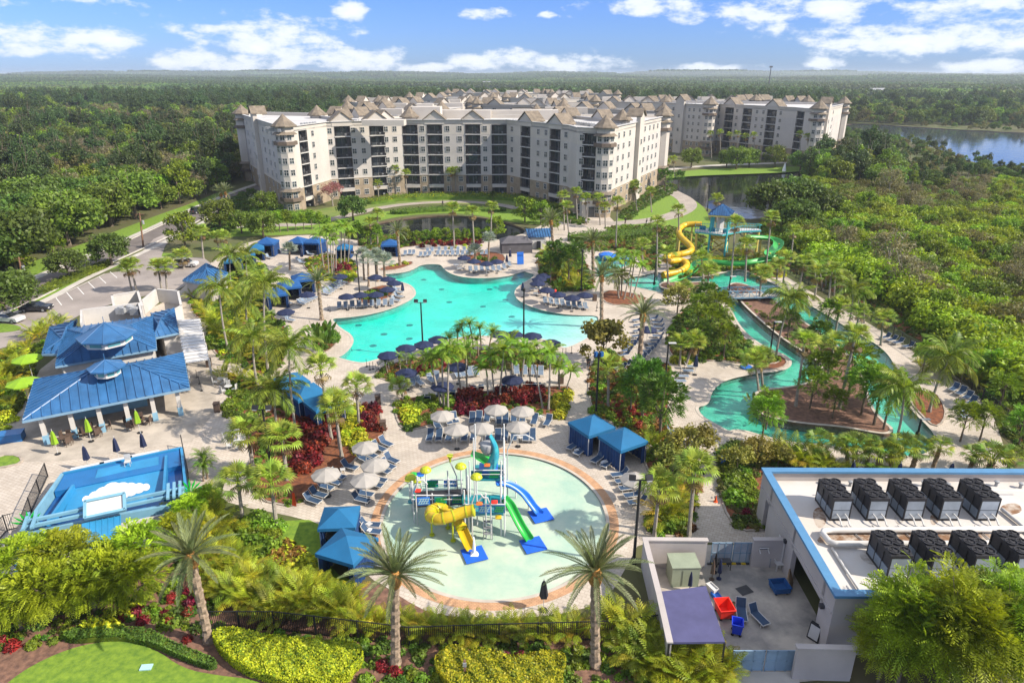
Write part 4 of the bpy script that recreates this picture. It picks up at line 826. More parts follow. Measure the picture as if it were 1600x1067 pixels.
def block(line, wd, where, gab=17, H=22.0, tur=True, wins=True, sd=0):
    b = Bldg('apartment_building', 'pale flat-roofed block with brown gables, ' + where, 'building', H); rn = random.Random(sd); pts = [G(x, y, H) for x, y in line]
    back = [Vector((p.x + (6 if p.x < 0 else -6), p.y + wd, 0)) for p in pts][::-1]; loop = pts + back; n = len(pts)
    for i in range(len(loop)):
        A, B = loop[i], loop[(i + 1) % len(loop)]
        A = Vector((A.x, A.y)); B = Vector((B.x, B.y)); d = B - A; Lh = d.length; d.normalize(); rz = math.atan2(d.y, d.x); nn = Vector((d.y, -d.x)); c = (A + B) / 2
        b.w.box((c.x - nn.x * .25, c.y - nn.y * .25, H / 2), (Lh, .5, H), rz, 0); b.w.box((c.x, c.y, H + .02 + random.uniform(0, .03)), (Lh, .7, .2), rz, 4)
        k = int(Lh / gab)
        for j in range(k):
            t = (j + .5) / k * Lh; q = A + d * t; gw = 5.5; hh = 2.3
            if i < n - 1 or rn.random() < .9:
                m = MB()
                def P(a, o, z): return (q.x + d.x * a + nn.x * o, q.y + d.y * a + nn.y * o, z)
                m.add([P(-gw / 2, .15, H - 1), P(gw / 2, .15, H - 1), P(gw / 2, .15, H + .3), P(0, .15, H + hh), P(-gw / 2, .15, H + .3), P(-gw / 2, -4, H - 1), P(gw / 2, -4, H - 1), P(gw / 2, -4, H + .3), P(0, -4, H + hh), P(-gw / 2, -4, H + .3)], [(0, 1, 2, 3, 4), (9, 8, 7, 6, 5), (1, 6, 7, 2), (0, 4, 9, 5)], 0)
                for s in (-1, 1):
                    V = [Vector(P(s * (gw / 2 + .5), .5, H)), Vector(P(0, .5, H + hh + .15)), Vector(P(0, -4.2, H + hh + .15)), Vector(P(s * (gw / 2 + .5), -4.2, H))]; m.add(V + [v + Vector((0, 0, .25)) for v in V], [(0, 1, 2, 3), (7, 6, 5, 4), (0, 4, 5, 1), (1, 5, 6, 2), (2, 6, 7, 3), (3, 7, 4, 0)], 1)
                ob('gable', m.mesh('gable', ['stucco', 'roof_brown']), b.r)
            if wins and i < n - 1:
                for f in (4, 5, 6):
                    z = f * 3 + 1.7; ob('window', WIN, b.r, (q.x + nn.x * .06, q.y + nn.y * .06, z), rz, (2.6 if j % 2 else 1.5, 1, 1)); q2 = q + d * (gab / 2)
                    if t + gab / 2 < Lh: ob('window', WIN, b.r, (q2.x + nn.x * .06, q2.y + nn.y * .06, z), rz); ob('pane', PANE, b.r, (q2.x + nn.x * .06, q2.y + nn.y * .06, z), rz)
                    ob('pane', PANE, b.r, (q.x + nn.x * .06, q.y + nn.y * .06, z), rz, (2.6 if j % 2 else 1.5, 1, 1))
    b.roof([(p[0], p[1]) for p in loop])
    if tur:
        for p in (pts[0], pts[-1]): b.turret(p, 2.4, 3.4, False)
    for i in range(3):
        t = rn.random(); A = pts[0]; B = back[0]; x = A.x + (B.x - A.x) * t; y = A.y + 5 + (wd - 8) * rn.random(); 
        for q in range(5): ob('condenser', CND, b.r, (x + q * 1.4, y, H - 1))
        ob('roof_block', MB().box((x + 4, y + 4, H + .3), (5 + 4 * rn.random(), 4, 2.6)).mesh('rb', 'stucco'), b.r)
    b.done()
block([(496, 181), (560, 188), (640, 184)], 16, 'directly behind the left half of the crescent block', sd=1)
block([(543, 171), (600, 174), (690, 172)], 22, 'second row behind the crescent, left side', sd=2)
block([(600, 162), (650, 164), (735, 161)], 24, 'third row behind the crescent, left of centre', sd=3)
block([(640, 153), (700, 154), (770, 153)], 26, 'fourth row behind the crescent, left of centre', sd=4)
block([(745, 163), (800, 164), (880, 164)], 20, 'third row behind the crescent, centre', sd=5)
block([(700, 146), (780, 146.5), (850, 146)], 30, 'farthest row, centre, before the pine wood', sd=6)
block([(790, 153), (850, 154), (915, 153)], 24, 'fourth row behind the crescent, right of centre', sd=7)
block([(838, 178), (900, 182), (972, 189)], 15, 'directly behind the right half of the crescent block', sd=8)
block([(880, 169), (940, 171), (1036, 175)], 18, 'second row behind the crescent, right side', sd=9)
block([(930, 159), (985, 160), (1040, 160)], 22, 'third row, left of the pond-side block', sd=10)
block([(1045, 158), (1110, 158), (1180, 158)], 22, 'behind the pond-side block, left half', sd=11, wins=False)
block([(1185, 157), (1230, 158), (1262, 160)], 26, 'behind the pond-side block, right half', sd=12, wins=False)
block([(862, 147), (920, 147), (965, 148)], 30, 'farthest row, right of centre', sd=13, wins=False)
block([(545, 160), (565, 161), (592, 160)], 20, 'far left of the rear rows by the wood', sd=14, wins=False)
# ---- blue standing-seam roofs
mat('blue_roof', (0.028, 0.115, 0.27), 0.42, var=0.25, scale=0.7, spec=0.5, objvar=0.12)
mat('blue_trim', (0.17, 0.29, 0.41), 0.6, var=0.1)
mat('blue_pale', (0.2, 0.37, 0.5), 0.6, var=0.12)
mat('white_wall', (0.5, 0.48, 0.455), 0.8, var=0.12, scale=0.4)
mat('white_paint', (0.56, 0.55, 0.54), 0.5, var=0.06)
mat('lav_wall', (0.42, 0.385, 0.37), 0.85, var=0.12, scale=0.3, bump=0.004, bscale=8)
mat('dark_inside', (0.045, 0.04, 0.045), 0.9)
mat('teal_glass', (0.10, 0.33, 0.36), 0.2)
def clip(poly, fn):
    o = []
    for i in range(len(poly)):
        a, b = poly[i], poly[(i + 1) % len(poly)]; fa, fb = fn(a), fn(b)
        if fa >= 0: o.append(a)
        if (fa >= 0) != (fb >= 0): o.append(a + (b - a) * (fa / (fa - fb)))
    return o
def panels(root, face, w, m='blue_roof', th=0.05, name='roof_panel', rib=.12):
    A, B = face[0], face[1]; d = (B - A); Lh = d.length; d.normalize(); nn = (B - A).cross(face[2] - A).normalized()
    if nn.z < 0: nn = -nn
    ts = [(p - A).dot(d) for p in face]; k = max(1, round((max(ts) - min(ts)) / w)); t0 = min(ts); st = (max(ts) - t0) / k
    for i in range(k):
        a, b = t0 + i * st, t0 + (i + 1) * st
        q = clip(clip(list(face), lambda p: (p - A).dot(d) - a), lambda p: b - (p - A).dot(d))
        q2 = [p for j, p in enumerate(q) if (p - q[j - 1]).length > 1e-3]
        if len(q2) < 3: continue
        n = len(q2); m_ = MB(); m_.add(q2 + [p + nn * th for p in q2], [tuple(range(n))[::-1], tuple(range(n, 2 * n))] + [(j, (j + 1) % n, n + (j + 1) % n, n + j) for j in range(n)])
        e = [p for p in q2 if abs((p - A).dot(d) - b) < 1e-2]
        if len(e) >= 2 and (e[0] - e[-1]).length > .2:
            p0, p1 = e[0], e[-1]; x = d * rib * .5; m_.add([p0 - x + nn * th, p1 - x + nn * th, p1 + x + nn * th, p0 + x + nn * th, p0 - x + nn * (th + rib), p1 - x + nn * (th + rib), p1 + x + nn * (th + rib), p0 + x + nn * (th + rib)], [(4, 5, 6, 7), (0, 1, 5, 4), (2, 3, 7, 6), (1, 2, 6, 5), (3, 0, 4, 7)])
        ob(name, m_.mesh(name, m), root)
def hip(root, LF, RF, RB, LB, R1, R2, w=.85, ridge=True, m='blue_roof'):
    faces = [(LF, RF, R2, R1), (RF, RB, R2), (RB, LB, R1, R2), (LB, LF, R1)] if (R1 - R2).length > .1 else [(LF, RF, R1), (RF, RB, R1), (RB, LB, R1), (LB, LF, R1)]
    for f in faces: panels(root, f, w, m)
    t = MB()
    for a, b in ((LF, R1), (RF, R2), (RB, R2), (LB, R1), (R1, R2)):
        if (a - b).length > .2: t.tube([a + Vector((0, 0, .1)), b + Vector((0, 0, .1))], .09, 5)
    ob('ridge_cap', t.mesh('ridge', m), root)
    e = MB()
    for a, b in ((LF, RF), (RF, RB), (RB, LB), (LB, LF)):
        c = (a + b) / 2; d = b - a; e.box((c.x, c.y, c.z - .1), (d.length + .1, .14, .26), math.atan2(d.y, d.x))
    ob('gutter', e.mesh('gutter', 'blue_trim'), root)
def quadpx(a, b, c, d, z): return [G(p[0], p[1], z) for p in (a, b, c, d)]
def inset(q, k): c = sum((p for p in q), Vector()) / 4; return [c + (p - c) * k for p in q]
def cupola(root, c, r, z, n=8):
    m = MB(); m.lathe([(r, 0), (r, 1.0)], n, (c.x, c.y, z), 0, ph=.5); b = ob('cupola', m.mesh('cupola', ['white_paint']), root)
    a = MB()
    for i in range(n): t = 2 * PI * i / n + PI / n * 0; a.box((c.x + (r + .0) * math.cos(t) * .94, c.y + (r + 0) * math.sin(t) * .94, z + .5), (.05, r * .5, .55), t)
    ob('cupola_window', a.mesh('cw', 'teal_glass'), b)
    apex = Vector((c.x, c.y, z + 1.0 + r * .55)); ring = [Vector((c.x + (r + .6) * math.cos(2 * PI * (i + .5) / n), c.y + (r + .6) * math.sin(2 * PI * (i + .5) / n), z + .95)) for i in range(n)]
    cr = MB()
    for i in range(n): p, q = ring[i], ring[(i + 1) % n]; cr.add([p, q, apex, p - Vector((0, 0, .15)), q - Vector((0, 0, .15))], [(0, 1, 2), (3, 4, 1, 0)]); cr.tube([p, apex], .05, 4)
    cr.tube([apex, apex + Vector((0, 0, .7))], .04, 4); ob('cupola_roof', cr.mesh('cr', 'blue_roof'), b)
# front bar pavilion
pv = thing('bar_pavilion', 'open bar pavilion with long blue hipped metal roof above lime parasols', 'pavilion')
q = quadpx((35.4, 657.5), (296, 606), (286, 552), (54, 594), 3.3); r1, r2 = G(150, 577, 5.6), G(209, 570.5, 5.6); hip(pv, q[0], q[1], q[2], q[3], r1, r2)
cupola(pv, G(166, 573, 6.2), 1.25, 5.3)
qi = inset(q, .86)
for i in range(6):
    p = qi[0].lerp(qi[1], (i + .1) / 5.2); ob('pillar', MB().box((0, 0, 1.55), (.42, .5, 3.1), m=0).box((0, 0, .5), (.52, .6, 1.0), m=1).mesh('pillar', ['white_wall', 'blue_pale']), pv, (p.x, p.y, .03), math.atan2((qi[1] - qi[0]).y, (qi[1] - qi[0]).x))
for t in (.0, .5, 1):
    for a, b in ((qi[3], qi[2]),): p = a.lerp(b, t); ob('pillar', MB().box((0, 0, 1.55), (.5, .5, 3.1), m=0).mesh('pillar', ['white_wall']), pv, (p.x, p.y, .03))
cx = sum((p for p in qi), Vector()) / 4; a_ = math.atan2((qi[1] - qi[0]).y, (qi[1] - qi[0]).x); LW = (qi[1] - qi[0]).length; LD = (qi[2] - qi[1]).length
ob('ceiling', MB().box((cx.x, cx.y, 3.05), (LW, LD, .12), a_).mesh('ceil', 'concrete_light'), pv)
ob('bar_counter', MB().box((cx.x - .5, cx.y - .2, .6), (LW * .55, 1.0, 1.1), a_, m=0).box((cx.x - .5, cx.y - .2, 1.18), (LW * .57, 1.3, .08), a_, m=1).mesh('bar', ['blue_pale', 'trim_dark']), pv)
ob('back_wall', MB().box((cx.x, cx.y + LD * .40, 1.5), (LW * .7, .25, 3), a_).mesh('bw', 'lav_wall'), pv)
# rear pavilion
pr = thing('kitchen_pavilion', 'large blue hipped roof building with octagonal lantern, behind the bar pavilion', 'pavilion')
q = quadpx((87, 572.5), (244, 545), (240, 494), (98, 514), 3.9); hip(pr, q[0], q[1], q[2], q[3], G(146, 526, 6.6), G(180, 519, 6.6))
qi = inset(q, .9); m = MB()
for a, b in ((qi[0], qi[1]), (qi[1], qi[2]), (qi[2], qi[3]), (qi[3], qi[0])): c = (a + b) / 2; d = b - a; m.box((c.x, c.y, 1.9), (d.length, .25, 3.7), math.atan2(d.y, d.x))
ob('wall', m.mesh('wall', 'white_wall'), pr); cupola(pr, G(163, 508, 8.0), 2.6, 5.9)
q = quadpx((66, 553), (100, 553), (120, 500), (78, 512), 3.4); hip(pr, q[0], q[1], q[2], q[3], G(97, 530, 4.6), G(104, 512, 4.6))
q = quadpx((240, 528), (279, 520), (272, 482), (236, 490), 3.5); hip(pr, q[0], q[1], q[2], q[3], G(248, 508, 4.6), G(252, 498, 4.6))
q2 = inset(q, .85); c = sum((p for p in q2), Vector()) / 4; ob('wing_wall', MB().box((c.x, c.y, 1.6), ((q2[1] - q2[0]).length, (q2[2] - q2[1]).length, 3.2), math.atan2((q2[1] - q2[0]).y, (q2[1] - q2[0]).x)).mesh('ww', 'white_wall'), pr)
m = MB()
for a, b, h in (((128, 510), (128, 489), 4.9), ((128, 489), (218, 478), 4.9), ((218, 478), (222, 494), 4.9)):
    A, B = G(*a, 4.4), G(*b, 4.4); c = (A + B) / 2; d = B - A; m.box((c.x, c.y, h / 2), (d.length, .25, h), math.atan2(d.y, d.x))
ob('parapet', m.mesh('pp', 'white_wall'), pr)
for px, py in ((190, 486), (203, 484), (212, 487)):
    g = G(px, py, 4.2); ob('roof_unit', MB().box((g.x, g.y, 4.3), (1.2, 1, .9)).lathe([(.4, 4.75), (.4, 4.85), (.1, 4.85)], 8, (g.x, g.y, 0)).mesh('ru', 'condenser'), pr)
p3 = thing('changing_pavilion', 'small pavilion with blue hipped roof between palms by the car park', 'pavilion')
q = quadpx((286, 438), (330, 447), (356, 427), (322, 412), 3.3); hip(p3, q[0], q[1], q[2], q[3], G(322, 422, 5), G(323, 421, 5)); qi = inset(q, .85); m = MB()
for a, b in ((qi[0], qi[1]), (qi[1], qi[2]), (qi[2], qi[3]), (qi[3], qi[0])): c = (a + b) / 2; d = b - a; m.box((c.x, c.y, 1.6), (d.length, .25, 3.2), math.atan2(d.y, d.x))
ob('wall', m.mesh('wall', 'lav_wall'), p3)
# walled bin yard behind the kitchen
by = thing('walled_yard', 'pale walled service yard between kitchen roof and palms', 'wall'); m = MB()
for a, b in (((222, 470), (244, 452)), ((244, 452), (278, 455)), ((278, 455), (283, 478)), ((283, 478), (262, 490)), ((175, 462), (215, 455)), ((175, 462), (178, 478)), ((215, 455), (222, 478))):
    A, B = G(*a, 2.2), G(*b, 2.2); c = (A + B) / 2; d = B - A; m.box((c.x, c.y, 1.1), (d.length + .2, .22, 2.2), math.atan2(d.y, d.x)); m.box((c.x, c.y, 2.24), (d.length + .3, .34, .1), math.atan2(d.y, d.x))
ob('wall', m.mesh('wall', 'white_wall'), by)
# kiosk with gabled blue roof, grey tent beside it
ks = thing('kiosk', 'small blue-roofed gabled kiosk beside the grey tent at the pool end', 'kiosk')
e0, e1, e2, e3 = G(824, 372, 2.8), G(849, 375, 2.8), G(864, 364, 2.8), G(838, 358, 2.8); ra, rb = G(832, 357, 4.0), G(864, 362, 4.0)
kb = G(843, 389); ang = math.atan2((e1 - e0).y, (e1 - e0).x)
w_, d_ = 4.2, 4.2
def kp(x, y, z): return kb + Vector((x * math.cos(.15) - y * math.sin(.15), x * math.sin(.15) + y * math.cos(.15), z))
panels(ks, (kp(-2.6, -.4, 2.6), kp(2.6, -.4, 2.6), kp(2.6, 2.2, 3.9), kp(-2.6, 2.2, 3.9)), .6); panels(ks, (kp(2.6, 4.8, 2.6), kp(-2.6, 4.8, 2.6), kp(-2.6, 2.2, 3.9), kp(2.6, 2.2, 3.9)), .6)
m = MB(); V = [kp(x, y, z) for x, y, z in ((2.2, 0, 0), (2.2, 4.4, 0), (2.2, 4.4, 2.6), (2.2, 2.2, 3.75), (2.2, 0, 2.6))]; m.add([kp(2.25, 0, 2.5), kp(2.25, 4.4, 2.5), kp(2.25, 2.2, 3.75)], [(0, 1, 2)])
for x, y, sx_, sy_ in ((0, 4.4, 4.4, .15), (-2.2, 2.2, .15, 4.4), (-.6, 0, 3.2, .15)): c = kp(x, y, 1.3); m.box(c, (sx_, sy_, 2.6), .15)
for x, y in ((2.2, 0), (2.2, 4.4)): m.box(kp(x, y, 1.3), (.25, .25, 2.6), .15)
ob('wall', m.mesh('wall', 'white_paint'), ks); ob('machine', MB().box(kp(-.3, -.5, .9), (.8, .6, 1.8), .15).mesh('mc', 'rail_dark'), ks)
mat('tent_grey', (0.10, 0.095, 0.105), 0.8, var=0.2, scale=1)
tg = thing('tent', 'dark grey marquee tent with ridged roof beside the blue-roofed kiosk', 'tent'); gT = G(806, 396); m = MB()
m.box((gT.x, gT.y + 2, 1.1), (6.4, 4.4, 2.2), .12); 
for i in range(5): m.box((gT.x - 3 + i * 1.5, gT.y - .24 + i * .17, 1.1), (.1, .1, 2.2), .12)
P8 = [Vector((gT.x + x * math.cos(.12) - y * math.sin(.12), gT.y + 2 + x * math.sin(.12) + y * math.cos(.12), z)) for x, y, z in ((-3.4, -2.4, 2.2), (3.4, -2.4, 2.2), (3.4, 2.4, 2.2), (-3.4, 2.4, 2.2), (-1.6, 0, 3.3), (1.6, 0, 3.3))]
ob('wall', m.mesh('tw', 'tent_grey'), tg); ob('roof', MB().add(P8, [(0, 1, 5, 4), (1, 2, 5), (2, 3, 4, 5), (3, 0, 4), (3, 2, 1, 0)]).mesh('tr', 'tent_grey'), tg)
# white pergola
pg = thing('pergola', 'long white flat-roofed pergola over the walk right of the blue roofs', 'pergola'); q = quadpx((290, 565), (326, 560), (312, 500), (275, 502), 2.9)
for i in range(14):
    a = q[0].lerp(q[3], i / 13); b = q[1].lerp(q[2], i / 13); c = (a + b) / 2; d = b - a; ob('roof_panel', MB().box((c.x, c.y, 2.9), (d.length, .93, .08), math.atan2(d.y, d.x)).mesh('pgp', 'white_paint'), pg)
for t in (0, .33, .66, 1):
    for a, b in ((q[0], q[3]), (q[1], q[2])): p = a.lerp(b, t); ob('post', MB().box((p.x, p.y, 1.42), (.2, .2, 2.84)).mesh('pst', 'white_paint'), pg)
# ---- service building with chillers
HS = 4.7; r0 = G(1197, 736, HS); r3 = G(1309, 929, HS); dv = (r3 - r0).normalized(); 
bx1 = Vector((r0.x + 40, r0.y + (-.2), 0)); 
c00 = Vector((r0.x, r0.y)); c01 = Vector((r3.x, r3.y)); c10 = Vector((r0.x + 34, r0.y - .3)); c11 = Vector((r3.x + 34, r3.y - .3))
sb = thing('service_building', 'flat-roofed lilac-grey plant building with blue parapet cap and rooftop chillers', 'building'); m = MB()
mat('blue_cap', (0.075, 0.21, 0.38), 0.5, var=0.1)
def wallseg(m, A, B, z0, z1, th=.35, mi=0): c = (A + B) / 2; d = B - A; m.box((c.x, c.y, (z0 + z1) / 2), (d.length + th * .98, th, z1 - z0), math.atan2(d.y, d.x), mi)
dl = (c01 - c00); LL = dl.length; du = dl.normalized(); no = Vector((du.y, -du.x))   # towards the yard (left)
if no.x > 0: no = -no
cut = [(0, .08), (.16, .52), (.90, 1.0)]   # solid stretches; the gaps are the two big openings
for a, b in cut: wallseg(m, c00 + dl * a, c00 + dl * b, 0, HS)
for a, b in ((.08, .16), (.52, .90)): wallseg(m, c00 + dl * a, c00 + dl * b, 2.9, HS)
wallseg(m, c00, c10, 0, HS); wallseg(m, c01, c11, 0, HS); wallseg(m, c10, c11, 0, HS)
for z in (3.25,): 
    A = c00 + no * .2; B = c01 + no * .2; wallseg(m, A, B, z, z + .12, .1)
ob('wall', m.mesh('wall', 'lav_wall'), sb)
m = MB()
for i, (a, b) in enumerate(((c00, c01), (c00, c10), (c01, c11))): wallseg(m, a, b, HS - .02, HS + .16 + i * .006, .62)
ob('parapet_cap', m.mesh('cap', 'blue_cap'), sb)
mat('membrane', (0.52, 0.5, 0.48), 0.85, scale=0.22, col2=(0.50, 0.45, 0.40), bump=0.006, bscale=6, thr=(.36, .56))
mat('grime', (0.30, 0.27, 0.24), 0.9, scale=1.6, col2=(.48, .45, .42), thr=(.4, .6)); mat('rust', (0.19, 0.10, 0.05), 0.9, scale=1.4, col2=(0.42, 0.36, 0.30), thr=(.42, .6))
RZ = 3.9
ob('roof', MB().prism([tuple(c00), tuple(c01), tuple(c11), tuple(c10)], RZ - .25, RZ).mesh('rf', 'membrane'), sb)
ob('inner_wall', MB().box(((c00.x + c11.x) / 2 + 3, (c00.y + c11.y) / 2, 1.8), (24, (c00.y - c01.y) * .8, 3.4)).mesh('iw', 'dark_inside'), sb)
def ctr(px, py): g = G(px, py, RZ); return g
st = [ctr(1275, 840), ctr(1310, 825), ctr(1350, 828), ctr(1420, 832), ctr(1500, 830), ctr(1560, 834), ctr(1560, 850), ctr(1450, 846), ctr(1380, 855), ctr(1320, 848), ctr(1280, 850)]
ob('roof_stain', sheet(smooth_loop([(p.x, p.y) for p in st], 2), [], RZ + .006).mesh('rs', 'rust'), sb)
door = MB().box((0, 0, 1.05), (1.0, .08, 2.1), m=0).box((.35, -.06, 1.0), (.05, .1, .2), m=1).box((0, -.03, 1.1), (1.2, .05, 2.3), m=2).mesh('door', ['blue_pale', 'rail_dark', 'white_paint'])
p = c00 + dl * .40 + no * .22; ob('door', door, sb, (p.x, p.y, .06), math.atan2(du.y, du.x)); p = c00 + dl * .44 + no * .2
for z in (.3, .7): ob('wall_lamp', MB().box((0, 0, 0), (.3, .3, .25)).mesh('wl', 'rail_dark'), sb, (p.x if z < .5 else (c00 + dl * .93 + no * .3).x, p.y if z < .5 else (c00 + dl * .93 + no * .3).y, 2.6 if z < .5 else 2.9))
for k_, stp in enumerate(([(1268, 800), (1280, 790), (1292, 800), (1290, 822), (1276, 826)], [(1330, 775), (1345, 778), (1350, 800), (1342, 806)], [(1395, 808), (1405, 800), (1414, 812), (1404, 822)], [(1452, 806), (1462, 800), (1468, 815), (1456, 822)], [(1340, 862), (1362, 860), (1380, 884), (1350, 880)], [(1500, 860), (1530, 858), (1540, 870), (1508, 874)], [(1560, 790), (1590, 784), (1600, 800), (1570, 806)])):
    P9 = smooth_loop([tuple(ctr(*p)[:2]) for p in stp], 2); ob('roof_stain', sheet(P9, [], RZ + .005 + k_ * .001).mesh('rs', 'grime' if k_ % 3 else 'rust'), sb)
for k_ in range(9):
    g = ctr(1290 + k_ * 38, 756 + (k_ % 3) * 3); ob('roof_vent', MB().lathe([(.12, 0), (.12, .35), (.2, .36), (.2, .45), (.05, .5)], 8).mesh('rv', 'condenser'), sb, (g.x, g.y, RZ))
    if k_ < 7: A9, B9 = ctr(1322 + k_ * 40, 822), ctr(1350 + k_ * 40, 848); ob('roof_conduit', MB().tube([(A9.x, A9.y, RZ + .08), (B9.x, B9.y, RZ + .08)], .04, 5).mesh('rc', 'condenser'), sb)
mat('pipe_white', (0.54, 0.53, 0.51), 0.6, var=0.12, scale=1); mat('chill_side', (0.22, 0.27, 0.33), 0.4, var=0.2, scale=1, metal=.3); mat('chill_dark', (0.025, 0.025, 0.03), 0.6, var=0.3, scale=4); mat('chill_front', (0.33, 0.38, 0.45), 0.35, var=0.2, scale=.8, metal=.2)
def pipe(pts, r, label, name='roof_pipe'): 
    o = ob(name, MB().tube(pts, r, 10).mesh('pipe', 'pipe_white', True), label=label, cat='pipe'); return o
P_ = lambda x, y, z: tuple(G(x, y, z))
pipe([P_(1610, 826, RZ + .35), P_(1450, 827, RZ + .35), P_(1300, 828, RZ + .35), P_(1287, 829, RZ + .35), P_(1285, 833, RZ + .35), P_(1296, 846, RZ + .35), P_(1306, 849, RZ + .35), P_(1450, 849, RZ + .35), P_(1615, 848, RZ + .35)], .22, 'thick white pipe bent round at its left end between the two chiller rows')
pipe([P_(1282, 768, RZ + .4), P_(1330, 766, RZ + .5), P_(1400, 765, RZ + .5), P_(1500, 766, RZ + .5), P_(1600, 766, RZ + .5)], .05, 'thin conduit running along the back parapet behind the chillers')
pipe([P_(1565, 795, RZ + .2), P_(1590, 815, RZ + .2), P_(1625, 845, RZ + .2)], .14, 'white pipe slanting right of the back chiller row')
pipe([P_(1300, 856, RZ + .15), P_(1325, 895, RZ + .15), P_(1345, 925, RZ + .15)], .09, 'grey conduit slanting to the front parapet left of the front chillers')
fanm = MB(); fanm.lathe([(.36, 0), (.38, .12), (.33, .12), (.33, .03)], 12); 
for i in range(5): fanm.box((.17 * math.cos(i * 1.257), .17 * math.sin(i * 1.257), .05), (.28, .09, .02), i * 1.257, rx=.3)
FAN = fanm.mesh('fan', 'chill_dark')
def chiller():
    r = ob('chiller', None, cat='air chiller'); W_, D_, H_ = 1.45, 2.7, 1.95
    b = MB(); b.box((0, 0, .1), (W_, D_, .2)); b.box((0, 0, H_ - .12), (W_, D_, .24)); 
    for x in (-1, 1):
        for y in (-1, -.33, .33, 1): b.box((x * (W_ / 2 - .04), y * (D_ / 2 - .04), H_ / 2), (.09, .09, H_))
    ob('frame', b.mesh('chf', 'chill_dark'), r); ob('coil', MB().box((0, 0, 1.3), (W_ - .12, D_ - .12, .95)).mesh('coil', 'chill_dark'), r)
    for z, h in ((1.35, .8), (.5, .75)): ob('front_panel', MB().box((0, -D_ / 2 + .03, z), (W_ - .2, .05, h)).mesh('fp', 'chill_front'), r)
    for y in (-.66, .0, .66): ob('side_panel', MB().box((-W_ / 2 + .03, y * 1.3, .5), (.05, .78, .72)).mesh('sp', 'chill_side'), r)
    for x in (-.36, .36):
        for y in (-.9, 0, .9): ob('fan', FAN, r, (x, y, H_))
    return proto(r)
ch = chiller(); ORD = ['first', 'second', 'third', 'fourth', 'fifth', 'sixth', 'seventh', 'eighth', 'ninth', 'tenth', 'eleventh', 'twelfth', 'thirteenth', 'fourteenth', 'fifteenth', 'sixteenth', 'seventeenth', 'eighteenth', 'nineteenth', 'twentieth']
for row, ys, xs in (('back', 813.5, (1311.5, 1368, 1425, 1481, 1540)), ('front', 906, (1401, 1467, 1532, 1598))):
    for i, x in enumerate(xs):
        g = G(x, ys, RZ); dup(ch, (g.x, g.y + 1.35, RZ), R(0), 1.0, 'dark six-fan chiller, %s from the left in the %s row on the white roof' % (ORD[i], row), 'rooftop chillers')
        for k in (-.3, .3): ob('chiller_pipe', MB().tube([(0, 0, .6), (0, -.5, .6), (0, -.9, .3), (0, -1.1, .3)], .06, 6).mesh('cp', 'pipe_white'), sb, (g.x + k, g.y, RZ))
# yard walls, gates
yw = thing('yard_wall', 'cream rendered wall enclosing the service yard', 'wall'); m = MB(); HW = 2.5
def pw(a, b, z=HW): 
    A, B = G(*a, z), G(*b, z); A.z = B.z = 0; m.box(((A.x + B.x) / 2, (A.y + B.y) / 2, z / 2), ((B - A).length + .2, .26, z), math.atan2((B - A).y, (B - A).x)); m.box(((A.x + B.x) / 2, (A.y + B.y) / 2, z + .05 + random.uniform(0, .012)), ((B - A).length + .32, .4, .1), math.atan2((B - A).y, (B - A).x))
pw((1008, 843), (1103, 844)); pw((1008, 843), (1030, 930)); pw((1030, 930), (1046, 1002)); pw((1180, 843), (1226, 843)); pw((1248, 1011), (1335, 1013)); ob('wall', m.mesh('yw', 'lav_wall'), yw)
mat('gate_blue', (0.20, 0.30, 0.40), 0.5, var=0.15)
def gate(a, b, nm, lab, h=1.9, n=2, mesh_=True):
    A, B = G(*a), G(*b); r = thing('gate', lab, 'gate'); rz = math.atan2((B - A).y, (B - A).x); Lh = (B - A).length / n
    for i in range(n):
        c = A.lerp(B, (i + .5) / n); f = MB()
        for z in (.12, h / 2, h - .05): f.box((0, 0, z), (Lh - .1, .07, .08))
        for x in (-1, -.33, .33, 1): f.box((x * (Lh / 2 - .08), 0, h / 2), (.07, .07, h))
        o = ob('gate_leaf', f.mesh('gl', 'gate_blue'), r, (c.x, c.y, .06), rz); ob('gate_panel', MB().box((0, 0, h / 2), (Lh - .16, .02, h - .2)).mesh('gpn', 'gate_blue' if not mesh_ else 'chill_front'), o)
gate((1108, 880), (1176, 880), 'g', 'grey-blue framed double gate at the back of the service yard'); gate((1140, 1049), (1244, 1049), 'g', 'blue metal double gate at the front of the service yard', 1.7, 2, False)
# ------------------------------------------------------------------ poolside things
mat('fabric_teal', (0.008, 0.115, 0.26), 0.8, var=0.12, scale=.6)
mat('fabric_navy', (0.01, 0.045, 0.15), 0.85, var=0.25, scale=1.5)
mat('fabric_blue', (0.008, 0.075, 0.24), 0.8, var=0.12, scale=.6)
mat('umb_navy', (0.01, 0.018, 0.06), 0.8, var=0.2, scale=1)
mat('umb_grey', (0.33, 0.31, 0.285), 0.8, var=0.1, scale=1)
mat('umb_lime', (0.21, 0.37, 0.015), 0.8, var=0.12, scale=1)
mat('umb_black', (0.012, 0.012, 0.018), 0.8, var=0.2, scale=1)
mat('metal_white', (0.5, 0.5, 0.49), 0.4, var=0.05)
mat('metal_dark', (0.02, 0.02, 0.022), 0.5, var=0.2)
mat('sling_blue', (0.03, 0.065, 0.13), 0.7, var=0.15, scale=2, objvar=.3)
mat('sling_pale', (0.16, 0.21, 0.28), 0.7, var=0.15, scale=2, objvar=.2)
mat('towel', (0.55, 0.57, 0.58), 0.9, var=0.08)
mat('bin_brown', (0.09, 0.06, 0.045), 0.7, var=0.2)
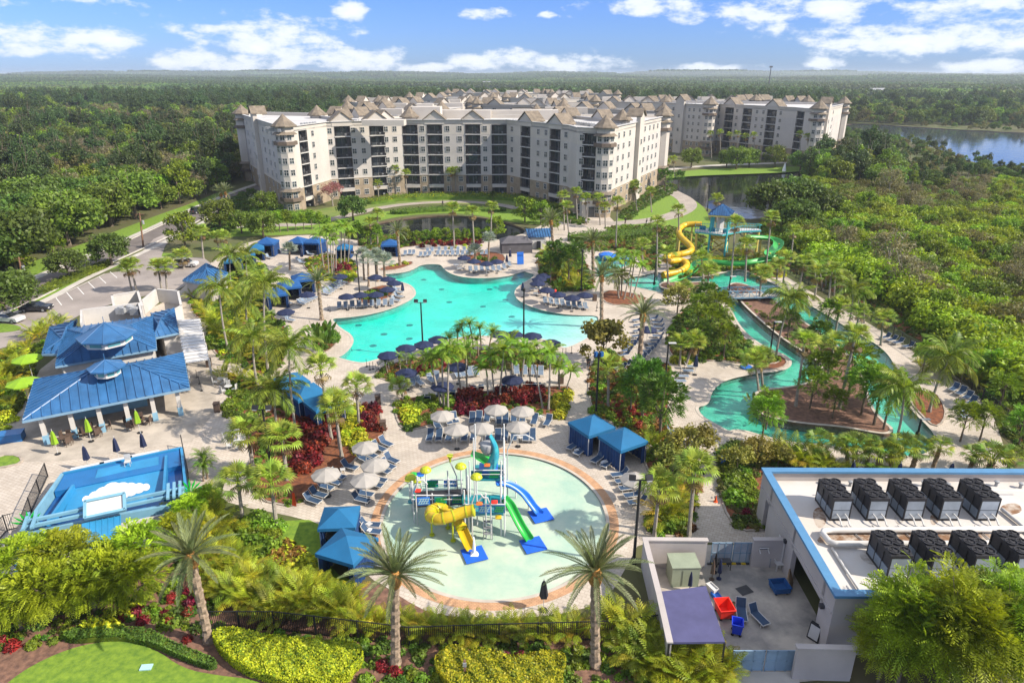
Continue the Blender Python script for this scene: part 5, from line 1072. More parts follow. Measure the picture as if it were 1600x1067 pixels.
def cabana_proto(top, side):
    r = ob('cabana', None, cat='cabana'); w = 1.6; H = 2.25
    for x in (-w, w):
        for y in (-w, w): ob('post', MB().box((x * .97, y * .97, H / 2), (.08, .08, H)).mesh('post', 'metal_white'), r)
    ap = (0, 0, H + 1.0); c = [(-w - .1, -w - .1, H + .1), (w + .1, -w - .1, H + .1), (w + .1, w + .1, H + .1), (-w - .1, w + .1, H + .1)]
    m = MB(); m.add(c + [ap], [(0, 1, 4), (1, 2, 4), (2, 3, 4), (3, 0, 4)])
    m.add(c + [(x, y, H - .22) for x, y, z in c], [(i, 4 + i, 4 + (i + 1) % 4, (i + 1) % 4) for i in range(4)]); ob('canopy', m.mesh('canopy', top), r)
    def drape(a, b, n):
        vs = []; L_ = Vector(b) - Vector(a); no = Vector((L_.y, -L_.x)).normalized()
        for i in range(n + 1): p = Vector(a) + L_ * i / n + no * (.07 if i % 2 else -.05); vs += [(p.x, p.y, .03), (p.x * .99, p.y * .99, H)]
        return MB().add(vs, [(2 * i, 2 * i + 2, 2 * i + 3, 2 * i + 1) for i in range(n)]).mesh('drape', side)
    for a, b, n in (((-w, w), (w, w), 18), ((-w, w), (-w, -w), 16), ((w, w), (w, -w), 16), ((-w, -w), (-w + .5, -w), 5), ((w, -w), (w - .5, -w), 5)): ob('curtain', drape(a, b, n), r)
    ch = MB(); 
    for x in (-.5, .5): ch.box((x, .3, .42), (.5, .5, .06)); ch.box((x, .52, .75), (.5, .05, .6)); [ch.box((x + q * .22, .3 + p * .22, .21), (.04, .04, .42)) for q in (-1, 1) for p in (-1, 1)]
    return proto(r), ch.mesh('chair', 'metal_white')
cabT, chm = cabana_proto('fabric_teal', 'fabric_navy'); cabB, _ = cabana_proto('fabric_blue', 'fabric_navy')
def cab(k, px, py, rz, where, s=1.0, chairs=False):
    g = G(px, py, 3.2 * s); dup(cabT if k == 't' else cabB, (g.x, g.y, .03), R(rz), s, ('teal' if k == 't' else 'royal blue') + ' curtained cabana, ' + where, 'curtained cabanas')
    if chairs:
        for i in (-1, 1):
            c = ob('chair', chm_, None, (g.x + i * .1, g.y, .03), R(rz), label='white frame chairs set inside the ' + where.split(',')[0], cat='chair'); break
cm_ = MB(); cm_.box((0, 0, .42), (.5, .5, .06)); cm_.box((0, .25, .75), (.5, .05, .6)); [cm_.box((q * .22, p * .22, .21), (.04, .04, .42)) for q in (-1, 1) for p in (-1, 1)]
for z in (.55, .7, .85): cm_.box((0, .22, z), (.44, .04, .05))
CHM = cm_.mesh('chairm', 'metal_white')
for k, x, y, rz, wh, s in (('t', 925, 652, 32, 'left one of the pair right of the splash pad', 1), ('t', 974, 673, 32, 'right one of the pair right of the splash pad', 1),
    ('t', 529, 796, 4, 'rear one of the pair by the lawn left of the splash pad', .86), ('t', 541, 838, -22, 'front one of the pair by the lawn left of the splash pad', .98),
    ('t', 452, 584, 40, 'leftmost of three behind the red shrubs', 1), ('t', 477, 601, 40, 'middle of three behind the red shrubs', 1), ('t', 505, 617, 40, 'rightmost of three behind the red shrubs', 1),
    ('b', 431, 449, 25, 'nearest of three on the left pool deck', 1), ('b', 451, 437, 25, 'middle one of three on the left pool deck', 1.05), ('b', 472, 426, 25, 'farthest of three on the left pool deck', 1.05),
    ('t', 398, 381, 20, 'pale roofed, second on the upper left deck', 1), ('t', 385, 391, 20, 'first on the upper left deck, half behind palms', .9), ('t', 362, 399, 20, 'far left behind the coconut palms', 1),
    ('b', 416, 371, 0, 'third on the upper left deck', 1.15), ('b', 465, 370, -12, 'left of the slender palms on the upper deck', 1.1), ('b', 490, 370, -10, 'right behind the slender palms on the upper deck', 1.1), ('t', 537, 381, 0, 'half hidden right of the slender palms', .9), ('b', 609, 374, 5, 'alone beside the dark pond', 1.05)):
    cab(k, x, y, rz, wh, s)
for x, y, rz, wh in ((920, 684, 32, 'left'), (967, 706, 32, 'right')):
    for i in (-.4, .4): g = G(x, y); ob('chair', CHM, None, (g.x + i, g.y + i * .6, .03), R(rz) + i, label='white slatted chair inside the %s cabana of the pair, %s one' % (wh, 'left' if i < 0 else 'right'), cat='chair')
# umbrellas
def umb_proto(m, r=1.35, open_=True, H=2.25, hp=.55):
    o = ob('parasol', None, cat='parasol'); ob('pole', MB().tube([(0, 0, 0), (0, 0, H + hp)], .03, 6).mesh('pole', 'metal_white'), o)
    ob('base', MB().lathe([(.28, 0), (.28, .07), (.05, .12)], 10).mesh('base', 'metal_dark'), o)
    if open_:
        b = MB()
        for i in range(8):
            a0, a1 = 2 * PI * i / 8, 2 * PI * (i + 1) / 8; am = (a0 + a1) / 2; E = lambda a, q, z: (q * math.cos(a), q * math.sin(a), z)
            b.add([E(a0, 0, H + hp), E(a0, r * .5, H + hp * .55), E(a1, r * .5, H + hp * .55), E(a0, r, H), E(a1, r, H), E(am, r * .93, H - .03), E(a0, r, H - .13), E(am, r * .93, H - .16), E(a1, r, H - .13)], [(0, 1, 2), (1, 3, 5, 2), (2, 5, 4), (3, 6, 7, 5), (5, 7, 8, 4)])
        ob('canopy', b.mesh('canopy', m), o)
        rb = MB()
        for i in range(8): a = 2 * PI * i / 8; rb.tube([(0, 0, H + hp - .12), (r * .97 * math.cos(a), r * .97 * math.sin(a), H - .06)], .012, 4)
        ob('rib', rb.mesh('rib', 'metal_white'), o)
    else:
        ob('canopy', MB().lathe([(.05, H + .35), (.13, H + .1), (.2, H - .5), (.26, H - 1.05), (.14, H - 1.1)], 10, mod=lambda i, j: 1 + .3 * (j % 2) * (i > 0)).mesh('canopy', m), o)
    return proto(o)
UM = {'navy': umb_proto('umb_navy'), 'grey': umb_proto('umb_grey', 1.3), 'lime': umb_proto('umb_lime', 1.75, H=2.5), 'cnavy': umb_proto('umb_navy', open_=False), 'clime': umb_proto('umb_lime', open_=False), 'cblack': umb_proto('umb_black', open_=False)}
UN = {'navy': 'open navy blue parasol', 'grey': 'open pale grey parasol', 'lime': 'open lime green parasol', 'cnavy': 'folded navy parasol', 'clime': 'folded lime green parasol', 'cblack': 'folded black parasol'}
def umb(k, px, py, z=None, s=1):
    g = G(px, py, (2.55 if not k.startswith('c') else 2.0) * s if z is None else z); o = dup(UM[k], (g.x, g.y, .03), random.uniform(0, 1), s, None, UN[k] + 's by the pools'); reg(o, UN[k])
for p in ((479.5, 458), (446, 485), (531, 430), (586, 431), (606, 434), (616, 440), (541, 461), (562.5, 458.5), (587, 458), (605, 450), (725, 401), (740.5, 406.5), (760, 410), (776, 407), (849, 429), (842.5, 434), (840, 440.5), (854.5, 451), (872, 458), (894, 463),
          (914, 459), (780, 519), (803, 520), (832, 522), (861, 533), (606, 552), (634, 541), (662, 535.5), (684, 527.5), (635, 579), (691, 600), (715, 570), (800, 590), (1012, 512)): umb('navy', *p)
for p in ((691, 646), (775, 636.5), (816.5, 639), (713, 667), (753, 665), (809.5, 663), (570, 695), (585.5, 722), (508.7, 737), (569.7, 745.5), (992, 745)): umb('grey', *p)
for p in ((43, 560), (36, 597)): umb('lime', *p)
for p in ((629, 447), (817, 447), (797, 395), (792, 403), (471, 395), (132, 706), (180, 693), (222, 686), (1088, 563), (1333, 731), (1406, 733), (1487, 733), (1096, 318 + 70)): umb('cnavy', *p)
for p in ((83, 682), (136, 663), (213, 650)): umb('clime', *p)
umb('cblack', 850, 918)
# sun loungers
def lounger_proto(m, flat=False, towel=False, nm='sun_lounger'):
    r = ob(nm, None, cat='sun lounger'); f = MB(); w = .33; zs = .36
    hy, hz = (-.62, .92) if not flat else (-.95, .5)
    for x in (-w, w):
        f.box((x, .32, zs), (.05, 1.35, .05)); f.tube([(x, -.3, zs), (x, hy - .05, hz)], .028, 4)
    f.box((0, .98, zs), (.7, .05, .05)); f.tube([(-w, hy - .05, hz), (w, hy - .05, hz)], .028, 4); ob('frame', f.mesh('frame', 'metal_white'), r)
    for x in (-w, w):
        for y in (-.55, .8): ob('leg', MB().box((x, y, zs / 2), (.05, .05, zs)).mesh('leg', 'metal_white'), r)
    f2 = MB(); f2.box((0, -.25, zs), (.66, .05, .05))
    ob('seat', MB().add([(-.31, -.3, zs + .03), (.31, -.3, zs + .03), (.31, .3, zs), (.31, .96, zs + .04), (-.31, .96, zs + .04), (-.31, .3, zs)], [(0, 1, 2, 5), (5, 2, 3, 4)]).mesh('seat', m), r)
    ob('backrest', MB().add([(-.31, -.3, zs + .03), (.31, -.3, zs + .03), (.31, hy, hz), (-.31, hy, hz)], [(3, 2, 1, 0), ]).mesh('back', m), r)
    return proto(r)
LG = {'b': lounger_proto('sling_blue'), 'p': lounger_proto('sling_pale'), 'f': lounger_proto('sling_blue', True)}
LN = {'b': 'dark blue sling sun lounger', 'p': 'pale blue sling sun lounger', 'f': 'flat dark blue sun lounger'}
TOW = MB().box((0, 0, .05), (.42, .3, .1)).mesh('towel', 'towel'); TBL = MB().box((0, 0, .42), (.45, .45, .05)).box((-.17, -.17, .2), (.05, .05, .4)).box((.17, -.17, .2), (.05, .05, .4)).box((.17, .17, .2), (.05, .05, .4)).box((-.17, .17, .2), (.05, .05, .4)).mesh('side_table', 'metal_white')
def lg(k, px, py, deg, row=None, i=0, n=1):
    """deg: direction in which the foot end points, world degrees from +X"""
    g = G(px, py, .3); o = dup(LG[k], (g.x, g.y, .03), R(deg - 90), 1.0 * random.uniform(.97, 1.03), None, 'sling sun loungers round the pools')
    if row: o['label'] = '%s, %s%s' % (LN[k], (ORD[i] + ' from the left in ') if n > 1 else '', row)
    return o
def row(k, pts, deg, name):
    pts = sorted(pts); [lg(k if isinstance(k, str) else k[i], p[0], p[1], (deg[i] if isinstance(deg, list) else deg) + random.uniform(-3, 3), name, i, len(pts)) for i, p in enumerate(pts)]
def lerp(a, b, n): return [(a[0] + (b[0] - a[0]) * i / max(1, n - 1), a[1] + (b[1] - a[1]) * i / max(1, n - 1)) for i in range(n)]
row('b', [(x, 682) for x in (672, 686, 702, 726, 740, 764, 778, 789, 803, 822, 832)], -92, 'the front row above the splash pad')
row('b', [(738, 655), (748, 654), (761, 653), (779, 657), (790, 656), (803, 653), (816, 653), (835, 657), (856, 659)], [-88, -92, -92, -90, -90, -90, -92, -100, -110], 'the second row above the splash pad')
row('b', [(684, 666), (699, 657), (710, 655)], [-65, -65, -70], 'the short row under the left grey parasol')
row('b', [(602, 692), (591, 700), (577, 710), (567, 716)], -36, 'the slanting row beside the lime-yellow shrubs')
row('b', [(611, 718), (605, 727), (597, 734)], -33, 'the trio under the second grey parasol')
row('b', [(545, 729), (526, 743), (519, 752), (507, 760), (496, 772), (487, 781)], -25, 'the long slanting row by the red shrubs')
row('b', [(589, 749), (583, 757), (568, 771), (562, 780)], -20, 'the group under the front grey parasol')
row('b', [(897, 696), (908, 704)], -130, 'the pair before the left cabana'); row('b', [(935, 716), (950, 723)], -130, 'the pair before the right cabana')
row('b', [(970, 741), (977, 751), (984, 762), (991, 773), (998, 784)], 195, 'the fan of five at the right of the splash pad')
row('b', [(576, 820), (578, 830)], -8, 'the pair before the rear lawn cabana'); row('b', [(584, 868), (586, 880)], -10, 'the pair before the front lawn cabana')
arc = [(1030, 498), (1037, 504), (1039, 511), (1039, 518), (1038, 525), (1035, 532), (1031, 538), (1027, 544), (1022, 549), (1017, 554), (1011, 559), (1005, 563)]
arc = [(x - 8, y) for x, y in arc]
row('b', arc, [175, 178, 180, 183, 187, 190, 195, 198, 200, 203, 205, 208][::-1], 'the long curved row right of the pool'); row('b', [(997, 500), (999, 508), (999, 517), (997, 525), (993, 533), (988, 540), (982, 547), (977, 554), (971, 575), (978, 570)], 200, 'the inner curved row right of the pool')
row('p', [(633, 397), (640, 396), (646, 396)] + [(657, 399), (664, 399), (671, 398)] + lerp((684, 397), (738, 397), 8), -92, 'the row before the red hedge at the far shore')
row('p', [(668, 393), (675, 392)] + lerp((686, 391), (735, 391), 6), -90, 'the rear row before the red hedge at the far shore')
row('p', [(753, 396), (760, 396)], -90, 'the pair under the silver palm'); row('p', [(592, 396), (597, 401), (602, 406)], -60, 'the trio left of the tall date palm')
row('p', lerp((530, 479), (612, 474), 9), -80, 'the row on the left peninsula'); row('p', [(618, 469), (622, 463), (622, 456), (619, 451)], -30, 'the short row at the tip of the left peninsula')
row('p', lerp((716, 414), (722, 420), 3), 180, 'the trio left on the round peninsula'); row('p', lerp((735, 422), (780, 421), 6) + [(788, 418), (796, 414)], -80, 'the row on the round peninsula')
row('p', lerp((852, 471), (915, 480), 8), -85, 'the row under the right peninsula parasols'); row('p', [(838, 446), (836, 452), (842, 459)], 175, 'the trio left on the right peninsula')
row('p', lerp((510, 458), (536, 441), 7), -35, 'the slanting row by the left cabanas'); row('p', lerp((470, 474), (491, 464), 5), -35, 'the second slanting row by the left cabanas')
row('p', [(442, 468), (450, 473), (463, 461)], -40, 'the three before the left blue cabanas'); row('p', [(446, 495), (452, 500), (450, 490)], -20, 'the three under the lone left parasol')
row('p', [(415, 397), (420, 402), (425, 390), (432, 393), (467, 407), (471, 410), (482, 393), (484, 397), (517, 394), (395, 405)], -30, 'the scattered ones on the upper left deck')
row('p', [(645, 598), (655, 597), (673, 593), (681, 590), (628, 597)], [-85, -85, -60, -60, -90], 'the row below the red-leaved bed'); row('p', [(715, 585), (723, 584), (734, 583), (743, 582)], -75, 'the row under the pygmy palms')
row('p', [(807, 580), (820, 581), (834, 581), (845, 582)], -90, 'the short row behind the foxtail palms')
row('b', [(668, 623), (686, 620), (707, 616), (740, 609), (752, 607), (786, 606), (797, 605)], 95, 'the row facing away behind the red shrubs'); row('b', [(815, 604), (825, 604), (833, 604), (842, 604)], 92, 'the row of four facing away right')
row('p', [(1056, 604), (1059, 596), (1064, 588), (1071, 580), (1077, 573)], 0, 'the row by the lazy river bank'); row('b', [(1052, 675), (1055, 681), (1069, 691)], -10, 'the three by the bronze tree')
row('b', [(1491, 607), (1502, 613), (1512, 620), (1519, 628)], 215, 'the slanting row at the far right path'); row('p', [(1515, 637), (1516, 644), (1516, 651)], 185, 'the lower three at the far right path')
row('b', [(1384, 527), (1394, 531), (1404, 535), (1420, 541)], 200, 'the row on the right river deck'); row('p', [(626, 553), (660, 549), (690, 541), (790, 533), (808, 534), (640, 552)], -60, 'the row under the near-shore parasols')
row('b', [(1158, 955), (1183, 962)], [-100, -70], 'the service yard')
o = lg('f', 1188, 872, -90); o.rotation_euler = (R(62), 0, R(180)); o.location = G(1188, 887); o.location.z = .9; o['label'] = 'dark blue sun lounger leaning upright on the yard wall'
for i, (x, y) in enumerate(((713, 689), (812, 689), (765, 684), (714, 660), (770, 657), (845, 656), (580, 705), (588, 737), (536, 739), (920, 709), (945, 727), (986, 756), (577, 825))):
    g = G(x, y); o = ob('side_table', TBL, None, (g.x, g.y, .03), random.random() * 3, cat='side table', group='small white tables between loungers'); reg(o, 'small square white side table')
for i, (x, y) in enumerate(((901, 703), (942, 722), (577, 828), (976, 758), (1033, 527), (1030, 536))):
    g = G(x, y, .45); o = ob('towel', TOW, None, (g.x, g.y, .42), R(30 + i * 20), cat='towel', group='folded towels on loungers'); reg(o, 'folded white towel on a lounger')
# lamp posts
def lamp(bx, by, ty, heads, where, hcol='metal_dark'):
    b = G(bx, by); t = GY(bx, ty, b.y); h = t.z; r = thing('lamp_post', 'black lamp post, ' + where, 'lamp post', (b.x, b.y, 0), 0, 'black lamp posts')
    ob('pole', MB().tube([(0, 0, 0), (0, 0, h)], [.13, .09], 8).lathe([(.22, 0), (.22, .5), (.13, .6)], 8).mesh('pole', 'metal_dark'), r)
    if heads == 2:
        ob('arm', MB().box((0, 0, h), (1.3, .07, .07)).mesh('arm', 'metal_dark'), r)
        for x in (-.6, .6):
            l = ob('lamp_head', MB().box((x, -.1, h + .28), (.5, .3, .42), .3 * x, rx=-.5).mesh('lh', 'metal_dark'), r); ob('lens', MB().box((x, -.27, h + .22), (.4, .04, .32), .3 * x, rx=-.5).mesh('ln', 'condenser'), l)
    elif heads == 1: ob('lamp_head', MB().box((.45, 0, h), (.9, .35, .1)).mesh('lh', 'metal_white'), r)
    elif heads == 3:
        for x in (-.3, .3): ob('lamp_head', MB().box((x, 0, h - .1), (.35, .3, .5), .6).mesh('lh', 'fabric_blue'), r)
    else: ob('lamp_head', MB().lathe([(.05, h - .1), (.2, h), (.2, h + .35), (.03, h + .5)], 8).mesh('lh', 'metal_dark'), r)
for a in ((661, 545, 473, 2, 'double headed, at the near edge of the big pool'), (818, 560, 455, 0, 'tall, between navy parasols at the pool edge'), (563, 470, 397, 2, 'on the left peninsula'), (908, 455, 394, 0, 'on the right peninsula'), (931, 648, 552, 3, 'with blue heads, beside the walkway'),
          (1022, 445, 401, 1, 'by the slide pool'), (1137, 470, 432, 1, 'at the blue footbridge'), (1201, 566, 503, 1, 'on the river bank'), (1039, 600, 536, 1, 'right of the curved lounger row'), (990, 880, 750, 2, 'tall, between splash pad and service yard'), (425, 740, 640, 2, 'among the red shrubs'), (1433, 682, 655, 1, 'standing in the lower river bend'),
          (588, 436, 395, 0, 'beside the silver palms'), (1308, 460, 445, 1, 'by the right-hand path'), (1460, 575, 545, 1, 'on the right deck path'), (1105, 330, 292, 0, 'beside the pond path'), (1185, 400, 372, 0, 'behind the slide tower')): lamp(*a)
# bins and queue posts
BIN = MB().box((0, 0, .5), (.6, .6, 1.0)).box((0, 0, 1.05), (.66, .66, .1)).mesh('bin', 'bin_brown')
for x, y, w in ((591, 631, 'by the path above the yellow shrubs'), (599, 672, 'at the corner of the red shrubs'), (340, 643, 'right of the bar pavilion'), (929, 470, 'right of the peninsula parasols'), (876, 599, 'on the walkway edge by the foxtail palms'), (327, 573, 'under the pergola end')):
    g = G(x, y); ob('litter_bin', BIN, None, (g.x, g.y, .03), .2, label='square dark brown litter bin ' + w, cat='litter bin')
QP = MB().lathe([(.18, 0), (.18, .04), (.03, .06), (.03, .95), (.05, 1.0)], 8).mesh('post', 'metal_dark')
for i, (x, y) in enumerate(((573, 573), (578, 578), (583, 577), (588, 581), (591, 577), (879, 556), (884, 555), (893, 552), (308, 590), (312, 600), (315, 611), (513, 485), (516, 487), (933, 481), (932, 486))):
    g = G(x, y); reg(ob('queue_post', QP, None, (g.x, g.y, .03), 0, cat='queue post', group='black queue posts by the pools'), 'thin black queue post with round base')
# long yellow post, lifeguard red etc
CONE = MB().lathe([(.2, 0), (.2, .04), (.13, .05), (.03, .6)], 8).mesh('cone', mat('orange', (0.75, 0.10, 0.02), .6)); g = G(1118, 784); ob('traffic_cone', CONE, None, (g.x, g.y, .03), label='small orange-red cone on the paved path by the service yard', cat='traffic cone')
g = G(460, 766 + 20); 
# wet-floor board and blue pad boards
def board(px, py, w, h, m, label, name='board', rz=0, lean=-.25, t=.06, cat='board'):
    g = G(px, py); return ob(name, MB().box((0, 0, h / 2), (w, t, h), rx=lean).box((0, .2, h * .4), (w * .8, .05, h * .8), rx=-lean * .8).mesh(name, m), None, (g.x, g.y, .05), rz, label=label, cat=cat)
mat('board_blue', (0.02, 0.14, 0.55), 0.5, var=.1); mat('red', (0.75, 0.03, 0.015), 0.5, var=.15); mat('bin_blue', (0.01, 0.05, 0.62), 0.45, var=.15)
board(813, 413, 1.3, 2.4, 'board_blue', 'blue upright pool rules board on the deck right of the round peninsula', rz=.1)
board(1129, 730, .5, 1.2, 'board_blue', 'blue rescue board leaning by the path above the service yard', rz=.4)
g = G(1166, 575); ob('swim_ring', MB().lathe([(.3, .05), (.75, .02), (.8, .12), (.7, .2), (.35, .17)], 14).mesh('ring', 'board_blue'), None, (g.x, g.y, .04), label='flat round blue float lying on the river bank', cat='float')
for x, y, sc, lb in ((948, 403, 1.7, 'large'), (978, 408, 1.1, 'small')):
    g = G(x, y); ob('tube_stack', MB().lathe([(sc * .9, 0), (sc, .3), (sc * .95, .7), (sc * .5, 1.0), (.1, 1.05)], 12, mod=lambda i, j: 1 + .12 * math.sin(j * 2.6 + i)).mesh('ts', 'board_blue'), None, (g.x, g.y, .1), label=lb + ' heap of blue swim mats at the edge of the children pool', cat='float')
# ---- vehicles
mat('car_glass', (0.02, 0.025, 0.03), 0.08, spec=.9, var=.1); mat('tyre', (0.02, 0.02, 0.02), .8); mat('car_white', (0.5, 0.5, 0.51), .3, var=.04, spec=.7); mat('car_black', (0.018, 0.02, 0.028), .25, var=.1, spec=.8); mat('lamp_red', (.4, .02, .02), .3)
def car(px, py, deg, body, label, suv=False, nm='parked_car'):
    g = G(px, py); r = thing(nm, label, 'car', (g.x, g.y, .045), R(deg)); H = 1.65 if suv else 1.42; L2 = 2.25; w = .9
    prof = [(-L2, .35), (-L2 + .02, .75), (-L2 + .2, .92), (-1.0, 1.0), (1.55, .98), (L2 - .1, .88), (L2, .6), (L2 - .02, .32)]
    m = MB(); n = len(prof); 
    for k, (s, zf) in enumerate(((-w, 0), (-w * .98, 0), (w * .98, 0), (w, 0))): pass
    vs = []
    for s, inn_ in ((-1, .0), (-1, 1), (1, 1), (1, 0)):
        for x, z in prof: vs.append((x * (.985 if inn_ == 0 else 1), s * (w if inn_ == 0 else w - .12), z - (.0 if inn_ else .06 if z > .7 else 0)))
    fs = [(a * n + i, (a + 1) * n + i, (a + 1) * n + (i + 1) % n, a * n + (i + 1) % n) for a in range(3) for i in range(n)]
    fs += [tuple(range(n)), tuple(3 * n + i for i in range(n))[::-1]]; m.add(vs, [f[::-1] for f in fs]); ob('body', m.mesh('body', body), r)
    rf = [(-2.0 if suv else -1.6, .95), (-1.75 if suv else -1.0, H), (.35, H), (1.15, .97)]; c = MB(); vs = [(x, s * (w - (.10 if z < 1 else .24)), z) for s in (-1, 1) for x, z in rf]; c.add(vs, [(0, 1, 5, 4)[::-1], (2, 3, 7, 6)[::-1], (0, 3, 2, 1)[::-1], (4, 5, 6, 7)[::-1]]); ob('window', c.mesh('glass', 'car_glass'), r)
    t = MB(); t.box(((rf[1][0] + rf[2][0]) / 2, 0, H + .01), (rf[2][0] - rf[1][0], 2 * (w - .24), .05)); ob('roof', t.mesh('croof', body), r)
    for x in (-1.4, 1.4):
        for s in (-1, 1): wh = ob('wheel', MB().tube([(0, -.11, 0), (0, .11, 0)], .34, 14).mesh('tyre', 'tyre'), r, (x, s * .82, .34)); ob('rim', MB().tube([(0, -.115, 0), (0, .115, 0)], .2, 10).mesh('rim', 'condenser'), wh)
    for s in (-1, 1): ob('headlight', MB().box((L2 - .04, s * .62, .68), (.12, .36, .14)).mesh('hl', 'metal_white'), r); ob('tail_light', MB().box((-L2 + .05, s * .66, .78), (.1, .3, .14)).mesh('tl', 'lamp_red'), r)
car(58, 486, 5, 'car_black', 'black saloon parked at the kerb, left side of the car park'); car(14, 503, -8, 'car_white', 'white hatchback with dark roof at the left edge of the car park'); car(291, 417, 4, 'car_white', 'white estate car parked beside the small blue pavilion', True); car(311, 333, 60, 'car_black', 'black van driving on the road past the trees', True, 'car')
# power poles
mat('wood_pole', (0.22, 0.12, 0.07), .9, var=.3)
for bx, by, ty, w in ((224, 386, 333, 'with a transformer, by the car park entrance'), (35, 432, 402, 'at the left beside the road trees')):
    b = G(bx, by); t = GY(bx - 6, ty, b.y); r = thing('utility_pole', 'brown wooden utility pole ' + w, 'utility pole', (b.x, b.y, 0)); ob('pole', MB().tube([(0, 0, 0), (t.x - b.x, 0, t.z)], [.2, .13], 7).mesh('pole', 'wood_pole'), r); ob('crossarm', MB().box((t.x - b.x, 0, t.z - .3), (1.8, .12, .12)).mesh('ca', 'wood_pole'), r); ob('transformer', MB().lathe([(.25, 0), (.25, .8)], 8, (t.x - b.x + .35, 0, t.z - 2.4)).mesh('tf', 'condenser'), r)
b = G(1205, 121); t = GY(1205, 104, 1500); r = thing('radio_mast', 'thin radio mast standing on the horizon above the wood', 'mast', (t.x, 1500, 0)); ob('lattice', MB().tube([(0, 0, 0), (0, 0, t.z)], [1.3, .9], 4).mesh('mast', 'rail_dark'), r); ob('antenna', MB().box((0, 0, t.z - 1), (5, 5, 3)).mesh('an', 'rail_dark'), r)
# ---- people
mat('skin', (0.42, 0.22, 0.14), .6, var=.1); mat('hair', (0.03, 0.02, 0.015), .7)
def person(px, py, rz, cl, label, legs='rail_dark', pose=0, z=.03, lying=False, long=False):
    g = G(px, py, .3 if z > .3 else 0); nm = 'person'; step = .16 if pose == 0 else .26
    me = bpy.data.meshes.new('body')
    V = [(0, 0, .95), (0, 0, 1.18), (0, 0, 1.40), (0, 0, 1.50), (0, .01, 1.63), (0, .01, 1.76), (-.19, 0, 1.42), (-.25, .02, 1.16), (-.24, .12, .93), (.19, 0, 1.42), (.25, -.02, 1.16), (.22, .10, .93), (-.1, step * .4, .88), (-.1, step, .5), (-.1, step * .9, .08), (-.1, step * .9 + .16, .04), (.1, -step * .2, .88), (.11, -step * .4, .5), (.11, -step, .10), (.11, -step + .15, .04), (-.23, .16, .84), (.22, .15, .84)]
    E = [(0, 1), (1, 2), (2, 3), (3, 4), (4, 5), (2, 6), (6, 7), (7, 8), (2, 9), (9, 10), (10, 11), (0, 12), (12, 13), (13, 14), (14, 15), (0, 16), (16, 17), (17, 18), (18, 19), (8, 20), (11, 21)]
    rad = [.145, .13, .14, .055, .10, .085, .06, .045, .035, .06, .045, .035, .09, .062, .042, .04, .09, .062, .042, .04, .035, .035]
    me.from_pydata(V, E, []); o = ob('person', me, None, (g.x, g.y, z), rz, label=label, cat='person'); sm = o.modifiers.new('skin', 'SKIN'); sm.use_smooth_shade = True
    for i, q in enumerate(rad): me.skin_vertices[0].data[i].radius = (q, q * .8)
    me.skin_vertices[0].data[0].use_root = True; o.modifiers.new('sub', 'SUBSURF').levels = 1; me.materials.append(MT['skin'])
    sh = MB(); sh.lathe([(.17, .93), (.165, 1.1), (.2, 1.35), (.17, 1.46), (.07, 1.5)], 10); sh.v = [(x * 1.05, y * .78, z_) for x, y, z_ in sh.v]
    for s in (-1, 1): sh.tube([(s * .17, 0, 1.43), (s * .25, 0, 1.2)], [.085, .07], 7)
    ob('shirt', sh.mesh('shirt', cl, True), o); st = MB()
    if long: st.lathe([(.19, 1.0), (.24, .6), (.30, .25)], 10)
    else:
        for a, b_ in ((V[12], V[13]), (V[16], V[17])): st.tube([(a[0], a[1], a[2] + .1), b_], [.115, .09], 7)
    ob('trousers' if not long else 'skirt', st.mesh('trs', legs, True), o); ob('hair', MB().lathe([(.11, 1.62), (.118, 1.72), (.10, 1.82), (.02, 1.87)], 9, (0, -.02, 0)).mesh('hair', 'hair', True), o)
    if lying: o.rotation_euler = (R(-90), 0, rz)
    return o
person(919, 577, PI, 'rail_dark', 'person in dark clothes walking up the paved walkway', pose=1); person(867, 466, .5, 'red', 'person in a red outfit on the right peninsula', 'red', long=True); person(855, 464, -.4, 'condenser', 'person in grey shirt left of the one in red'); person(861, 467, 1, 'white_paint', 'person in white top beside the one in red', 'board_blue')
person(843, 461, 0, 'towel', 'person in pale shirt at the peninsula edge', 'red'); person(1010, 353, .7, 'rail_dark', 'person in black on the path by the lawn', 'white_paint'); person(1017, 350, 2, 'red', 'person in red top on the path by the lawn'); person(977, 352, 2, 'umb_navy', 'person in navy at the path corner below the hedge', pose=1); person(692, 323, 1, 'umb_navy', 'person walking on the footpath before the crescent block', pose=1)
person(915, 372 - 20, 1, 'towel', 'person in white near the palm-lined entrance path'); person(1247, 566 + 60, 0, 'towel', 'person') if 0 else None
# ---- splash structure
mat('sp_yellow', (0.56, 0.38, 0.012), 0.35, var=.12, spec=.5); mat('sp_green', (0.015, 0.36, 0.045), 0.35, var=.1, spec=.5); mat('sp_blue', (0.015, 0.16, 0.62), 0.35, var=.1, spec=.5); mat('sp_teal', (0.018, 0.22, 0.27), 0.35, var=.2, scale=2, spec=.5); mat('sp_lime', (0.42, 0.46, 0.015), .4, var=.1); mat('sp_mat', (0.01, 0.11, 0.62), .7, var=.1); mat('sp_orange', (.7, .16, .03), .4)
mat('slide_yellow', (0.6, 0.38, 0.01), 0.4, var=.1, spec=.5); mat('slide_green', (0.035, 0.32, 0.06), 0.4, var=.15, spec=.5); mat('tower_teal', (0.05, 0.38, 0.42), .5, var=.1); mat('tower_yellow', (0.66, 0.52, 0.14), .5, var=.1); mat('glass_clear', (0.35, 0.55, 0.58), .15, var=.1)
mat('wave_blue', (.02, .22, .34), .2, col2=(.06, .40, .42), scale=1.2, spec=.7)
SPY = G(757, 822)
